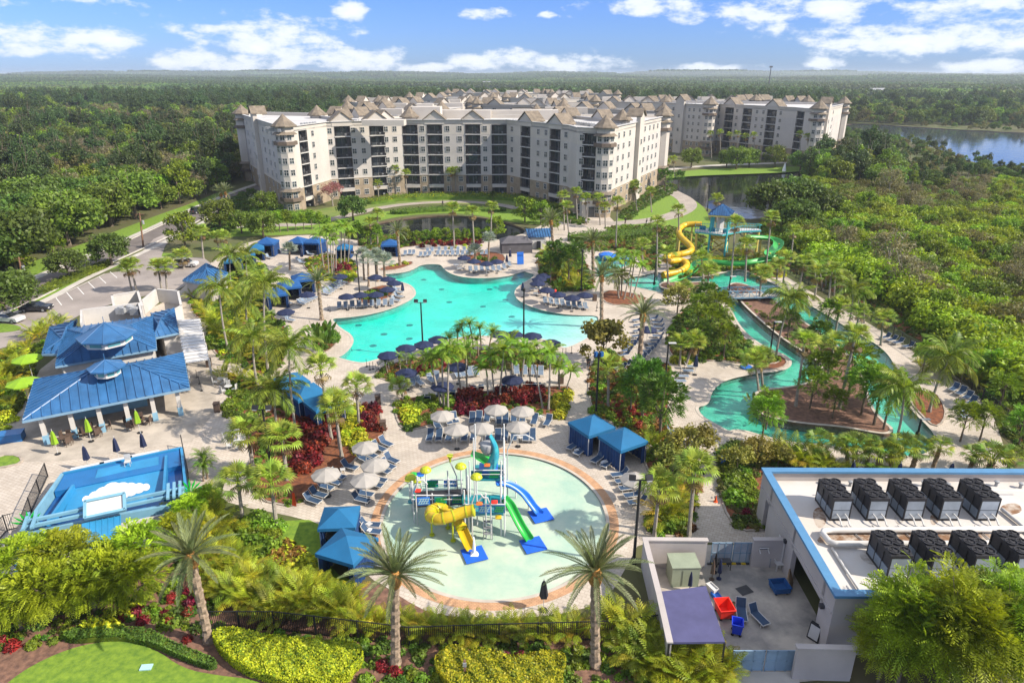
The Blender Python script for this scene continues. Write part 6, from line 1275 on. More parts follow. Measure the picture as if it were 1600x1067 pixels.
def trough(pts, w, h, m, seg=6, half=True, name='slide', thick=.05):
    """open half-pipe (or closed tube) along a line"""
    P = [Vector(p) for p in smooth_loop3(pts, 2)]; b = MB(); vs = []; n = len(P); k = seg + 1
    for i, p in enumerate(P):
        d = (P[min(i + 1, n - 1)] - P[max(i - 1, 0)]).normalized(); s = d.cross(Vector((0, 0, 1))).normalized(); u = s.cross(d).normalized()
        for rr in (1.0, 1.0 - thick / w):
            for j in range(k): a = PI + PI * j / seg; vs.append(p + s * (math.cos(a) * w * rr) + u * (math.sin(a) * h * rr))
    fs = []
    for i in range(n - 1):
        a, c = i * 2 * k, (i + 1) * 2 * k
        for j in range(seg): fs += [(a + j, c + j, c + j + 1, a + j + 1), (a + k + j, a + k + j + 1, c + k + j + 1, c + k + j)]
        fs += [(a, a + k, c + k, c), (a + seg, c + seg, c + k + seg, a + k + seg)]
    b.add(vs, fs); return b.mesh(name, m, True)
def smooth_loop3(pts, it):
    for _ in range(it):
        q = [pts[0]]
        for a, b in zip(pts[:-1], pts[1:]): a = Vector(a); b = Vector(b); q += [a * .75 + b * .25, a * .25 + b * .75]
        pts = q + [pts[-1]]
    return pts
def tubeslide(pts, r, m, root, ringm, nr=9):
    P = smooth_loop3(pts, 2); P = [Vector(p) for p in P]; ob('tube', MB().tube(P, r, 12, cap=False).mesh('tube', m, True), root)
    for i in range(nr):
        k = int((i + .5) / nr * (len(P) - 1)); d = (P[k + 1] - P[k]).normalized() if k + 1 < len(P) else (P[k] - P[k - 1]).normalized(); ob('flange', MB().tube([P[k] - d * .05, P[k] + d * .05], r * 1.09, 12).mesh('fl', ringm), root)
sp = thing('splash_playground', 'water play structure with tipping bucket, slides and spray toys in the round splash pad', 'playground')
g = SPY; gx, gy = g.x, g.y
mat('post_white', (.66, .66, .65), .4, var=.04)
for i_ in range(0): pass
def post(x, y, h, r=.06, m='post_white', nm='post', z0=-.1): return ob(nm, MB().tube([(x, y, z0), (x, y, h)], r, 7).mesh(nm, m), sp)
for dx in (-1.3, 1.3):
    for dy in (-1.1, 1.1): post(gx + dx + .1, gy + dy, 5.6)
ob('platform', MB().box((gx, gy, 2.1), (3.2, 2.7, .12)).mesh('pf', 'sp_teal'), sp); ob('platform', MB().box((gx - 3.6, gy + 1.6, 1.7), (4.6, 2.2, .12), .1).mesh('pf', 'chill_dark'), sp); ob('platform', MB().box((gx + .3, gy + 3.6, 2.9), (2.6, 2.4, .12)).mesh('pf', 'sp_teal'), sp)
rn = random.Random(5)
def panel(x, y, z, w, h, rz, m, deco='sp_green'):
    p = ob('play_panel', MB().box((0, 0, 0), (w, .05, h)).mesh('pp', m), sp, (x, y, z), rz); b = MB()
    for i in range(4): b.box((-w * .3 + i * w * .2, -.04, 0), (w * .07, .02, h * .8), ry=.5)
    for i in range(3): b.box((0, -.05, -h * .3 + i * h * .3), (w * .8, .02, .05))
    ob('leaf_ornament', b.mesh('lo', deco), p)
for i, (x, y, z, rz, w) in enumerate(((-1.2, -1.4, 2.7, 0, 1.2), (.1, -1.4, 2.7, 0, 1.2), (1.3, -1.4, 2.7, 0, 1.1), (-1.7, 0, 2.7, PI / 2, 1.8), (1.7, 0, 2.7, PI / 2, 1.6), (-2.2, .6, 2.2, .1, 1.3), (-3.6, .5, 2.2, .1, 1.3), (-5.0, .4, 2.2, .1, 1.3), (-5.9, 1.5, 2.2, 1.6, 1.7), (-4.6, 2.8, 2.3, .1, 1.4), (-3.0, 2.9, 2.3, .1, 1.4), (-.7, 2.5, 3.4, 0, 1.2), (.8, 2.5, 3.4, 0, 1.2), (1.6, 3.6, 3.4, PI / 2, 1.8), (-1.0, 3.8, 3.4, PI / 2, 1.8))):
    panel(gx + x, gy + y, z, w * .8, .75, rz, ('sp_teal', 'sp_blue', 'fabric_teal')[i % 3], ('sp_green', 'glass_clear', 'slide_green')[i % 3])
for x, y, h in ((-5.9, .6, 4.0), (-4.3, .6, 2.8), (-2.9, .6, 4.2), (-1.6, 2.6, 4.0), (-5.8, 2.6, 3.2), (-3.2, 2.8, 3.6), (1.6, 2.4, 7.0), (-.9, 2.4, 7.0), (1.6, 4.8, 7.0), (-.9, 4.8, 7.0), (-1.5, -1.3, 4.4), (.2, -1.4, 4.2), (1.7, -1.2, 3.8)): post(gx + x, gy + y, h)
for x, y, z, c in ((-4.9, 1.7, 4.3, 'sp_lime'), (-2.0, 2.1, 4.4, 'sp_lime'), (-.6, .2, 4.6, 'sp_lime'), (-6.3, 2.3, 3.2, 'sp_lime')):
    post(gx + x, gy + y, z); ob('spray_cap', MB().lathe([(.5, 0), (.46, .12), (.3, .28), (.05, .36)], 12, (gx + x, gy + y, z)).mesh('cap', c), sp)
q_ = G(650, 785)
for i, (dx, dy, z, c) in enumerate(((-.5, 0, 2.3, 'sp_lime'), (-.1, .2, 2.7, 'sp_green'), (.25, -.1, 2.2, 'sp_lime'), (.5, .2, 2.7, 'sp_blue'), (.2, -.7, 1.5, 'sp_teal'), (-.2, -.9, .7, 'sp_teal'))):
    post(q_.x + dx, q_.y + dy, z, .05); ob('flower', MB().lathe([(.33, 0), (.36, .08), (.18, .2)], 8, (q_.x + dx, q_.y + dy, z), mod=lambda i, j: 1 + .15 * (j % 2)).mesh('flower', c), sp)
BKY = gy + 3.4; bk_ = GY(763, 712, BKY)    # the bucket slide wave on top
for dx in (-1.1, 1.1): pass
m = MB(); vs = []
for i in range(9):
    a = -1.9 + i * .36
    for j in range(5): w = -1 + j * .5; u = i / 8; vs.append((bk_.x + .1 + .5 * math.sin(PI * u) + w * .5 * (1.05 - .75 * u), bk_.y - .9 + .5 * w * w + .5 * u, bk_.z - 1.0 + 3.1 * u))
m.add(vs, [(i * 5 + j, (i + 1) * 5 + j, (i + 1) * 5 + j + 1, i * 5 + j + 1) for i in range(8) for j in range(4)]); ob('wave_shield', m.mesh('ws', 'wave_blue', True), sp)
ob('chute', MB().add([(bk_.x - 1.5, bk_.y - .5, bk_.z + .3), (bk_.x - .2, bk_.y - .7, bk_.z - .5), (bk_.x + .5, bk_.y - .5, bk_.z - .5), (bk_.x + .4, bk_.y + .5, bk_.z - .4), (bk_.x - 1.4, bk_.y + .5, bk_.z + .25)], [(0, 1, 2, 3, 4)]).mesh('chute', 'sp_green'), sp)
ob('bucket', MB().lathe([(.25, 0), (.55, .5), (.6, 1.1), (.5, 1.15)], 12, (bk_.x - .1, bk_.y, bk_.z + .1)).mesh('bkt', 'condenser', True), sp)
ob('bucket_frame', MB().box((bk_.x, bk_.y, bk_.z - 1.2), (1.6, 1.2, .3)).mesh('bf', 'sp_blue'), sp)
for x0, y0, x1, y1, z in ((-1.6, -1.35, 1.7, -1.35, 3.1), (-6, .5, -1.9, .5, 2.7), (-5.9, 2.8, -1.9, 2.8, 2.7), (-1, 2.4, 1.7, 2.4, 3.9), (1.7, -1.3, 1.7, 4.8, 3.6), (-1, 4.8, 1.7, 4.8, 3.9)): ob('guard_rail', MB().tube([(gx + x0, gy + y0, z), (gx + x1, gy + y1, z)], .05, 6).tube([(gx + x0, gy + y0, z - .4), (gx + x1, gy + y1, z - .4)], .03, 6).mesh('gr', 'post_white'), sp)
for x, y, z, c in ((-.3, -1.6, 3.3, 'sp_orange'), (1.2, -1.6, 2.0, 'sp_yellow'), (-1.9, -1.2, 2.4, 'red'), (.9, -1.7, 3.5, 'red'), (-5.4, .2, 3.3, 'red'), (.2, 2.3, 4.4, 'sp_orange')): ob('spinner', MB().lathe([(.22, 0), (.26, .08), (.1, .16)], 8, (gx + x, gy + y, z), mod=lambda i, j: 1 + .3 * (j % 2)).mesh('spn', c), sp)
# arches
for x, y, h, s in ((-.9, -1.6, 4.2, 1), (.6, -1.6, 3.9, -1), (-5.6, .2, 4.3, 1), (1.9, 3.0, 6.9, 2.2)):
    ob('spray_arch', MB().tube([(gx + x, gy + y, 0), (gx + x, gy + y, h * .8), (gx + x + .25 * s, gy + y, h), (gx + x + .7 * s, gy + y, h + .05), (gx + x + 1.0 * s, gy + y, h - .35)], .06, 6).mesh('arch', 'metal_white'), sp)
tw = G(706, 790); ob('spray_arch', MB().tube([(tw.x + .6, tw.y, 0), (tw.x + .5, tw.y, 3), (tw.x, tw.y, 4.4)], .06, 6).mesh('arch', 'metal_white'), sp); ob('tulip', MB().lathe([(.05, 0), (.12, .4), (.3, .75)], 8, (tw.x, tw.y, 4.3)).mesh('tulip', 'sp_lime'), sp)
ys = ob('tube_slide', None, sp) if 0 else None
yel = [P_(741, 797, 2.9), P_(722, 800, 2.7), P_(700, 808, 2.5), P_(683, 812, 2.3), P_(671, 806, 2.1), P_(673, 796, 2.0), P_(687, 793, 1.8), P_(703, 800, 1.6), P_(715, 812, 1.35), P_(722, 826, 1.0), P_(729, 842, .6), P_(736, 856, .35)]
tubeslide(yel[:10], .46, 'sp_yellow', sp, 'sp_lime', 12); ob('slide', trough(yel[9:], .46, .42, 'sp_yellow'), sp)
for px, py, h in ((675, 823, 1.6), (708, 832, 1.9), (700, 812, 2.0)): q = G(px, py + 12); ob('slide_post', MB().tube([(q.x, q.y, 0), (q.x, q.y, h)], .08, 7).lathe([(.22, -.05), (.22, .05)], 8, (q.x, q.y, 0)).mesh('spst', 'sp_lime'), sp)
ob('slide', trough([P_(778, 752, 2.9), P_(792, 753, 2.6), P_(806, 759, 2.2), P_(820, 770, 1.6), P_(830, 784, 1.0), P_(840, 797, .35), P_(844, 801, .28)], .42, .4, 'sp_blue'), sp)
ob('slide', trough([P_(789, 777, 2.7), P_(797, 786, 2.3), P_(804, 800, 1.8), P_(812, 816, 1.2), P_(821, 831, .6), P_(828, 842, .3)], .42, .4, 'sp_green'), sp)
for px, py, h in ((806, 772, 1.6), (826, 790, .9), (798, 800, 1.6), (812, 826, .9)): q = G(px, py + 4); post(q.x, q.y, h)
for px, py, lb in ((741, 866, 'yellow'), (833, 851, 'green'), (845, 805, 'blue')):
    q = G(px, py); ob('landing_mat', MB().box((0, 0, -.01), (1.75, 1.75, .06)).mesh('mat', 'sp_mat'), None, (q.x, q.y, 0.02), .35, label='square blue landing mat at the foot of the %s slide' % lb, cat='mat')
ob('ladder', MB().box((gx - .0, gy - 1.6, 1.0), (.06, .06, 2.2)).box((gx + .7, gy - 1.6, 1.0), (.06, .06, 2.2)).box((gx + .35, gy - 1.6, .5), (.7, .3, .06)).box((gx + .35, gy - 1.5, 1.0), (.7, .3, .06)).box((gx + .35, gy - 1.4, 1.5), (.7, .3, .06)).mesh('lad', 'condenser'), sp)
# ---- slide tower
st_ = thing('slide_tower', 'teal and yellow water slide tower with blue pyramid roof', 'slide tower'); TB = G(1118, 401); ty = TB.y + 2.6; dz = 4.7
tc_ = GY(1127, 338, ty); tx = tc_.x; RZT = 8.4
RC = [Vector((tx + x, ty + y, RZT)) for x, y in ((-3.2, -1.8), (1.1, -3.3), (3.2, 1.8), (-1.1, 3.3))]; AP = Vector((tx, ty, RZT + 1.9))
for a, b in zip(RC, RC[1:] + RC[:1]): panels(st_, (a, b, AP), .45, 'blue_roof')
ob('fascia', MB().add([tuple(p) for p in RC] + [tuple(p - Vector((0, 0, .3))) for p in RC], [(i, (i + 1) % 4, 4 + (i + 1) % 4, 4 + i) for i in range(4)]).mesh('fa', 'tower_yellow'), st_)
ci = [Vector((tx, ty, 0)) + (p - Vector((tx, ty, RZT))) * .72 for p in RC]
for c in ci: ob('leg', MB().tube([(c.x, c.y, 0), (c.x, c.y, RZT)], .22, 6).mesh('leg', 'tower_teal'), st_)
for i in range(4):
    a, b = ci[i], ci[(i + 1) % 4]; m = MB()
    for z0, z1 in ((.2, 2.4), (2.4, 4.5)): m.tube([(a.x, a.y, z0), (b.x, b.y, z1)], .13, 4); m.tube([(a.x, a.y, z1), (b.x, b.y, z0)], .13, 4)
    ob('cross_brace', m.mesh('cb', 'tower_yellow'), st_)
DK = [Vector((tx - 5.2, ty - .2)), Vector((tx - .3, ty - 3.2)), Vector((tx + 4.6, ty + .2)), Vector((tx + 9, ty + 1.0)), Vector((tx + 8.8, ty + 2.4)), Vector((tx + 3.5, ty + 3.2)), Vector((tx - 4.5, ty + 2.2))]
ob('deck', MB().prism([tuple(p) for p in DK], dz - .3, dz).mesh('deck', 'tower_teal'), st_); ob('deck_floor', MB().prism([tuple(p) for p in inset([p.to_3d() for p in DK], .96)] if 0 else [tuple(p) for p in DK], dz + .004, dz + .03).mesh('df', 'metal_white'), st_)
for i in range(len(DK)):
    a, b = DK[i], DK[(i + 1) % len(DK)]; c = (a + b) / 2; d = b - a; m = MB(); m.box((c.x, c.y, dz + 1.05), (d.length, .08, .08), math.atan2(d.y, d.x)); n = int(d.length / .5)
    for j in range(n + 1): p = a.lerp(b, j / max(n, 1)); m.box((p.x, p.y, dz + .55), (.05, .05, 1.1))
    ob('railing', m.mesh('rl', 'tower_teal'), st_)
for x, y in ((-3.4, .6), (-2.0, -1.2), (.6, -2.0), (3, 0)): ob('railing_panel', MB().box((tx + x, ty + y, dz + .6), (1.3, .06, .9), -.5 if x < 0 else .5).mesh('rp', 'fabric_teal'), st_)
ob('soffit', MB().add([(DK[0].x * .5 + tx * .5, DK[0].y, dz - .32), (DK[1].x, DK[1].y + .5, dz - .32), (DK[2].x, DK[2].y, dz - .32), (tx, ty + 2, dz - .32), (tx - 1.4, ty - .6, dz - 1.5), (tx + .6, ty - .6, dz - 1.5)], [(0, 1, 4), (1, 5, 4), (1, 2, 5), (0, 4, 3), (3, 5, 2), (3, 4, 5)]).mesh('sof', 'tower_yellow'), st_)
cb_ = MB(); cb_.box((tx, ty, dz + 1.6), (1.0, 1.0, 3.1), .4); ob('stair_core', cb_.mesh('sc', 'metal_white'), st_)
for x, y in ((-4.6, .2), (5.6, .8), (8.6, 1.4)): ob('column', MB().tube([(tx + x, ty + y, 0), (tx + x, ty + y, dz)], .28, 8).mesh('col', 'tower_yellow'), st_)
m = MB()
for i in range(12): m.box((tx + 8.4 - i * .35, ty + 3.2, dz - .3 - i * .36), (.4, 1.2, .08))
m.box((tx + 6.4, ty + 2.6, 2.4), (5.2, .08, .3), ry=.8); ob('stair', m.mesh('str', 'metal_white'), st_)
ylw = thing('yellow_tube_slide', 'yellow tube slide curling down from the left of the tower', 'water slide')
yp = [P_(1096, 351, 5.2), P_(1082, 350, 5.2), P_(1068, 352, 4.9), P_(1060, 359, 4.5), P_(1062, 369, 4.0), P_(1073, 379, 3.5), P_(1082, 388, 3.0), P_(1078, 394, 2.7), P_(1062, 398, 2.4), P_(1044, 400, 2.2), P_(1038, 404, 2.0), P_(1046, 409, 1.8), P_(1062, 406, 1.6), P_(1074, 411, 1.3), P_(1072, 419, 1.0), P_(1060, 425, .7), P_(1045, 428, .55), P_(1036, 430, .5)]
tubeslide(yp, .62, 'slide_yellow', ylw, 'slide_yellow', 22)
for i in (1, 3, 4, 6, 8, 12, 14): p = Vector(yp[i]); ob('support', MB().tube([(p.x, p.y, 0), (p.x, p.y, p.z)], .16, 7).mesh('sup', 'tower_yellow'), ylw)
gs = thing('green_water_slide', 'open green water slide winding from the right of the tower to the pool', 'water slide')
gpz = [P_(1170, 369, 4.9), P_(1190, 369, 4.6), P_(1208, 371, 4.3), P_(1218, 377, 4.0), P_(1214, 386, 3.6), P_(1204, 391, 3.3), P_(1201, 396, 3.1), P_(1208, 400, 2.9), P_(1222, 400, 2.7), P_(1216, 402, 2.5), P_(1195, 404, 2.3), P_(1175, 408, 2.1), P_(1150, 410, 1.8), P_(1120, 408, 1.6), P_(1098, 405, 1.5), P_(1090, 410, 1.2), P_(1082, 420, .9), P_(1068, 430, .6), P_(1052, 436, .35), P_(1042, 438, .3)]
ob('trough', trough(gpz, 1.0, .75, 'slide_green'), gs)
for i in (1, 3, 5, 8, 11, 13, 15): p = Vector(gpz[i]); ob('support', MB().tube([(p.x, p.y, 0), (p.x, p.y, p.z - .5)], .17, 7).mesh('sup', 'tower_yellow'), gs)
# footbridge
br = thing('footbridge', 'light blue truss footbridge over the lazy river', 'bridge'); A, B = G(1124, 470), G(1217, 468); c = (A + B) / 2; d = B - A; L_ = d.length; rz = math.atan2(d.y, d.x)
mat('bridge_blue', (0.17, 0.31, 0.44), .5, var=.12)
ob('deck', MB().box((0, 0, 0), (L_, 2.2, .2)).mesh('bd', 'concrete_light'), br, (c.x, c.y, .75), rz)
for s in (-1, 1):
    m = MB(); m.box((0, 0, 0), (L_, .12, .16)); m.box((0, 0, 1.2), (L_, .12, .12)); n = 9
    for i in range(n): x0, x1 = -L_ / 2 + i * L_ / n, -L_ / 2 + (i + 1) * L_ / n; m.tube([(x0, 0, 0 if i % 2 else 1.2), (x1, 0, 1.2 if i % 2 else 0)], .05, 4); m.box((x0, 0, .6), (.07, .07, 1.2))
    ob('truss', m.mesh('tr', 'bridge_blue'), br, (c.x - s * 1.15 * math.sin(rz), c.y + s * 1.15 * math.cos(rz), .75), rz)
# ---- surf ride
mat('surf_blue', (0.012, 0.13, 0.35), 0.35, var=.15, scale=.5, spec=.5); mat('surf_light', (0.03, 0.22, 0.44), 0.35, var=.15, scale=.5, spec=.5); mat('surf_deep', (0.008, 0.07, 0.24), .3, var=.2); mat('frame_pale', (0.16, 0.34, 0.46), .5, var=.12)
sf = thing('surf_ride', 'blue surf simulator basin with pale blue frame and white cloud sign', 'surf simulator')
z1 = 1.5; TL, TR, BR_, BL = G(97, 738, z1), G(283, 698, z1), G(292, 782, z1), G(30, 832, z1)
def lp(u, v, z): a = TL.lerp(TR, u); b = BL.lerp(BR_, u); p = a.lerp(b, v); return Vector((p.x, p.y, z))
def sl(u0, u1, v0, v1, z0, za, m, nm):   # solid block given in basin coordinates: top from z0 at v0 to za at v1
    q = [lp(u0, v0, z0), lp(u1, v0, z0), lp(u1, v1, za), lp(u0, v1, za)]; b = [Vector((p.x, p.y, 0)) for p in q]
    ob(nm, MB().add(q + b, [(3, 2, 1, 0), (4, 5, 6, 7), (0, 1, 5, 4), (1, 2, 6, 5), (2, 3, 7, 6), (3, 0, 4, 7)]).mesh(nm, m), sf)
sl(.02, .98, .02, .30, 1.35, 1.15, 'surf_blue', 'top_basin'); sl(.30, .80, .08, .34, 1.42, 1.0, 'surf_light', 'ride_crest'); sl(.16, .86, .30, .72, 1.05, .55, 'surf_light', 'ride_surface'); sl(.02, .16, .30, .9, .6, .6, 'surf_deep', 'side_channel'); sl(.86, .98, .05, .9, .7, .7, 'surf_deep', 'side_channel'); sl(.02, .98, .72, .97, .62, .5, 'surf_blue', 'catch_basin')
for a, b in (((0, 0), (1, 0)), ((1, 0), (1, 1)), ((0, 0), (0, 1)), ((0, 1), (1, 1)), ((.16, .3), (.13, .95)), ((.865, .1), (.85, .8))):
    A, B = lp(a[0], a[1], z1), lp(b[0], b[1], z1); c = (A + B) / 2; d = B - A; ob('rim', MB().box((c.x, c.y, .72), (d.length, .22 if a != (0, 1) else .35, 1.5), math.atan2(d.y, d.x)).mesh('rim', 'surf_light' if a[0] not in (0,) or a == (0, 0) and b == (1, 0) else 'frame_pale'), sf)
zb = 2.3; fa, fb = G(38, 815, zb), G(288, 762, zb)
d = fb - fa; rz = math.atan2(d.y, d.x)
for k, o_ in ((0, 0), (1, .55)):
    c = (fa + fb) / 2 + Vector((-math.sin(rz), math.cos(rz), 0)) * (-o_) ; ob('beam', MB().box((c.x, c.y, zb - k * .2), (d.length, .24, .24), rz).mesh('beam', 'frame_pale'), sf)
for t in (.02, .07, .9, .94, .98):
    p = fa.lerp(fb, t); ob('post', MB().box((p.x, p.y, zb / 2), (.22, .22, zb)).mesh('post', 'frame_pale'), sf); ob('cross_beam', MB().box((p.x, p.y - .2, zb + .12), (.22, 2.4, .18), rz).mesh('cbm', 'frame_pale'), sf)
cs_ = G(164, 789, 2.6); bd = MB(); 
for x, y, w, h in ((0, -.75, 2.9, .22), (0, .75, 2.9, .22), (-1.4, 0, .22, 1.6), (1.4, 0, .22, 1.6)): bd.box((x, y, .08), (w, h, .3))
ob('sign_frame', bd.mesh('sf', 'frame_pale'), sf, (cs_.x, cs_.y, 2.5), (R(28), 0, rz)); ob('sign_board', MB().box((0, 0, 0), (2.7, 1.4, .12)).mesh('sbd', 'white_paint'), sf, (cs_.x, cs_.y, 2.5), (R(28), 0, rz))
cl_ = MB(); 
for x, q in ((-2.2, .35), (-1.5, .55), (-.8, .75), (0, .95), (.8, .8), (1.5, .65), (2.2, .5), (2.8, .35)): cl_.lathe([(q, -.06), (q, .06 + abs(x) * .012)], 16, (x, .5 + q * .3, 0))
ob('cloud_ornament', cl_.mesh('cld', 'white_paint'), sf, (cs_.x + .3, cs_.y + .75, 2.55), (R(50), 0, rz), .86)
for t, s in ((.03, 1), (.99, 1)):
    p = fa.lerp(fb, t); lf = MB()
    for i in range(7): a = .3 + i * .4; lf.add([(0, 0, 0), (math.cos(a - .12) * .8, .02, math.sin(a - .12) * .8), (math.cos(a) * 1.3, .05, math.sin(a) * 1.3), (math.cos(a + .12) * .8, .02, math.sin(a + .12) * .8)], [(0, 1, 2, 3), (3, 2, 1, 0)])
    ob('leaf_ornament', lf.mesh('lfo', 'sp_green'), sf, (p.x + (.4 if t > .5 else -.4), p.y + .3, 1.7), rz)
for i in range(6):
    p = G(133 + i * 9.6, 836 - i * 2, 1.3); ob('roof_panel', MB().box((0, 0, 0), (.62, 2.9, .08), rx=.42).box((.3, 0, .06), (.06, 2.9, .06), rx=.42).mesh('clp', 'surf_light'), sf, (p.x, p.y, 1.0), rz)
for i in range(3): p = G(30 + i * 8, 868 - i * 3, 1.0); ob('roof_panel', MB().box((0, 0, 0), (.5, 2.6, .08), rx=.4).mesh('clp', 'surf_light'), sf, (p.x, p.y, .9), rz)
p = G(235, 815, .5); ob('front_wall', MB().box((p.x, p.y - .2, .35), (6.0, .2, 1.4), rz).mesh('fw', 'white_wall'), sf)
for u in (.18, .42, .66): c = lp(u, -.06, 1.2); ob('counter', MB().box((c.x, c.y, .6), (2.6, .8, 1.1), rz).box((c.x, c.y, 1.2), (2.7, .9, .08), rz, m=1).mesh('ctr', ['frame_pale', 'white_paint']), sf)
c = lp(.55, .12, 1.7); ob('plastic_chair', CHM, None, (c.x, c.y, 1.35), .3, label='white chair standing on the surf ride crest', cat='chair')
def fence(pts, nm, lab, h=1.4, sp_=.5, name='fence'):
    r = thing(name, lab, 'fence'); c = [G(*p) for p in pts]; ps = []; rl = MB(); pk = MB()
    for a, b in zip(c[:-1], c[1:]):
        d = b - a; n = max(1, int(d.length / 2)); rz = math.atan2(d.y, d.x); m_ = (a + b) / 2
        for z in (.15, h - .05): rl.box((m_.x, m_.y, z), (d.length, .05, .05), rz)
        for i in range(n): p = a.lerp(b, i / n); ob('post', FP_(h), r, (p.x, p.y, 0), rz)
        for i in range(int(d.length / sp_)): p = a.lerp(b, i * sp_ / d.length); pk.box((p.x, p.y, h / 2), (.03, .03, h), rz)
    ob('rail', rl.mesh('rail', 'metal_dark'), r); o = ob('picket', pk.mesh('pickets', 'metal_dark'), r); o['kind'] = 'stuff'; return r
_fp = {}
def FP_(h):
    if h not in _fp: _fp[h] = MB().box((0, 0, h / 2), (.09, .09, h)).mesh('post', 'metal_dark')
    return _fp[h]
fence([(320, 985), (430, 985), (560, 1000), (640, 1010), (780, 1005), (960, 1000), (1030, 990)], '', 'long black picket fence between areca palms and yellow hedges', 1.7, .13)
fence([(75, 745), (50, 800), (40, 828)], '', 'dark mesh fence along the left side of the surf ride', 1.5, .2); fence([(286, 700), (294, 740), (300, 790)], '', 'dark mesh fence along the right side of the surf ride', 1.5, .2); fence([(36, 690), (8, 690 + 10), (0, 705)], '', 'short fence', 1.0, .3) if 0 else None
fence([(1225, 425), (1330, 480), (1420, 545), (1500, 600), (1570, 660), (1640, 720)], '', 'long dark fence along the right edge of the resort', 1.6, .3)
fence([(-10, 855), (12, 830), (28, 826)], '', 'small black gate and barrier at the lower left by the surf ride', 1.6, .15)
dk = G(20, 688); ob('cushion_stack', MB().box((0, 0, .4), (2.1, 1.2, .8)).box((0, 0, .85), (2.2, 1.3, .1)).mesh('cs', 'surf_blue'), None, (dk.x, dk.y, .05), .3, label='blue covered bench box at the left of the bar terrace', cat='bench')
# cafe tables and chairs
ct = ob('cafe_set', None) ; bpy.data.objects.remove(ct)
TB2 = MB().lathe([(.45, .7), (.45, .74)], 12).tube([(0, 0, 0), (0, 0, .7)], .04, 6).lathe([(.25, 0), (.25, .03)], 10).mesh('table', 'metal_white'); TB3 = MB().lathe([(.45, .7), (.45, .74)], 12).tube([(0, 0, 0), (0, 0, .7)], .04, 6).mesh('tableb', 'bin_brown')
cb2 = MB(); cb2.v = list(CHM.vertices[i].co[:] for i in range(len(CHM.vertices))); cb2.f = [tuple(p.vertices) for p in CHM.polygons]; cb2.m = [0] * len(cb2.f); CHB = cb2.mesh('chairb', 'bin_brown')
for x, y, k, lb in ((100, 694, 'b', 'left'), (112, 688, 'b', 'left'), (148, 680, 'b', 'middle'), (158, 676, 'b', 'middle'), (222, 664, 'b', 'right'), (208, 667, 'b', 'right'), (347, 600, 'w', 'bench'), (358, 612, 'w', 'bench'), (366, 688, 'w', 'edge'), (372, 700, 'w', 'edge')):
    g = G(x, y); o = ob('cafe_table', TB3 if k == 'b' else TB2, None, (g.x, g.y, .05), cat='table', group='cafe tables on the terrace'); reg(o, 'small round ' + ('brown' if k == 'b' else 'white') + ' cafe table')
    for i in range(3):
        a = i * 2.1 + x; o = ob('cafe_chair', CHB if k == 'b' else CHM, None, (g.x + .75 * math.cos(a), g.y + .75 * math.sin(a), .05), a - PI / 2, cat='chair', group='cafe chairs on the terrace'); reg(o, ('brown' if k == 'b' else 'white') + ' cafe chair')
# ---- service yard things
mat('transformer', (0.26, 0.30, 0.22), .5, var=.12); mat('awning_purple', (0.075, 0.075, 0.17), .7, var=.15, scale=.8); mat('pallet', (.25, .17, .10), .9, var=.3)
g = G(1067, 912); ob('transformer_box', MB().box((0, 0, .85), (2.0, 1.6, 1.7)).box((0, 0, 1.73), (2.1, 1.7, .08)).box((-.2, -.82, .85), (.05, .04, 1.3)).mesh('tx', 'transformer'), None, (g.x, g.y + .4, .06), .03, label='green metal transformer cabinet in the left corner of the yard', cat='electrical cabinet')
aw = thing('awning', 'dark blue flat fabric awning over the left of the service yard', 'awning'); q = quadpx((1029, 924), (1103, 915), (1133, 1002), (1046, 1003), 2.6); m = MB(); m.add(q + [p - Vector((0, 0, .15)) for p in q], [(3, 2, 1, 0), (4, 5, 6, 7), (0, 1, 5, 4), (1, 2, 6, 5), (2, 3, 7, 6), (3, 0, 4, 7)]); ob('canopy', m.mesh('aw', 'awning_purple'), aw)
for p in q: ob('post', MB().box((p.x * .999, p.y, 1.25), (.1, .1, 2.5)).mesh('post', 'metal_dark'), aw)
def cart(px, py, w, d_, h, m, label, rz, name='laundry_cart', taper=.8):
    g = G(px, py); b = MB(); t = .05; lo = [(-w / 2 * taper, -d_ / 2 * taper), (w / 2 * taper, -d_ / 2 * taper), (w / 2 * taper, d_ / 2 * taper), (-w / 2 * taper, d_ / 2 * taper)]; hi_ = [(-w / 2, -d_ / 2), (w / 2, -d_ / 2), (w / 2, d_ / 2), (-w / 2, d_ / 2)]
    o4 = [(x, y, .2) for x, y in lo] + [(x, y, h) for x, y in hi_] + [(x * .92, y * .92, h) for x, y in hi_] + [(x * .9, y * .9, .28) for x, y in lo]
    b.add(o4, [(3, 2, 1, 0)] + [(i, (i + 1) % 4, 4 + (i + 1) % 4, 4 + i) for i in range(4)] + [(4 + i, 4 + (i + 1) % 4, 8 + (i + 1) % 4, 8 + i) for i in range(4)] + [(8 + i, 8 + (i + 1) % 4, 12 + (i + 1) % 4, 12 + i) for i in range(4)] + [(12, 13, 14, 15)])
    r = thing(name, label, 'cart', (g.x, g.y, .06), rz); ob('tub', b.mesh('tub', m), r)
    for x in (-1, 1):
        for y in (-1, 1): ob('wheel', MB().tube([(x * w * .35, y * d_ * .35 - .03, .1), (x * w * .35, y * d_ * .35 + .03, .1)], .1, 8).mesh('wh', 'tyre'), r)
    ob('rim', MB().box((0, -d_ / 2, h), (w + .08, .06, .06)).box((0, d_ / 2, h), (w + .08, .06, .06)).box((-w / 2, 0, h), (.06, d_, .06)).box((w / 2, 0, h), (.06, d_, .06)).mesh('rimm', m), r)
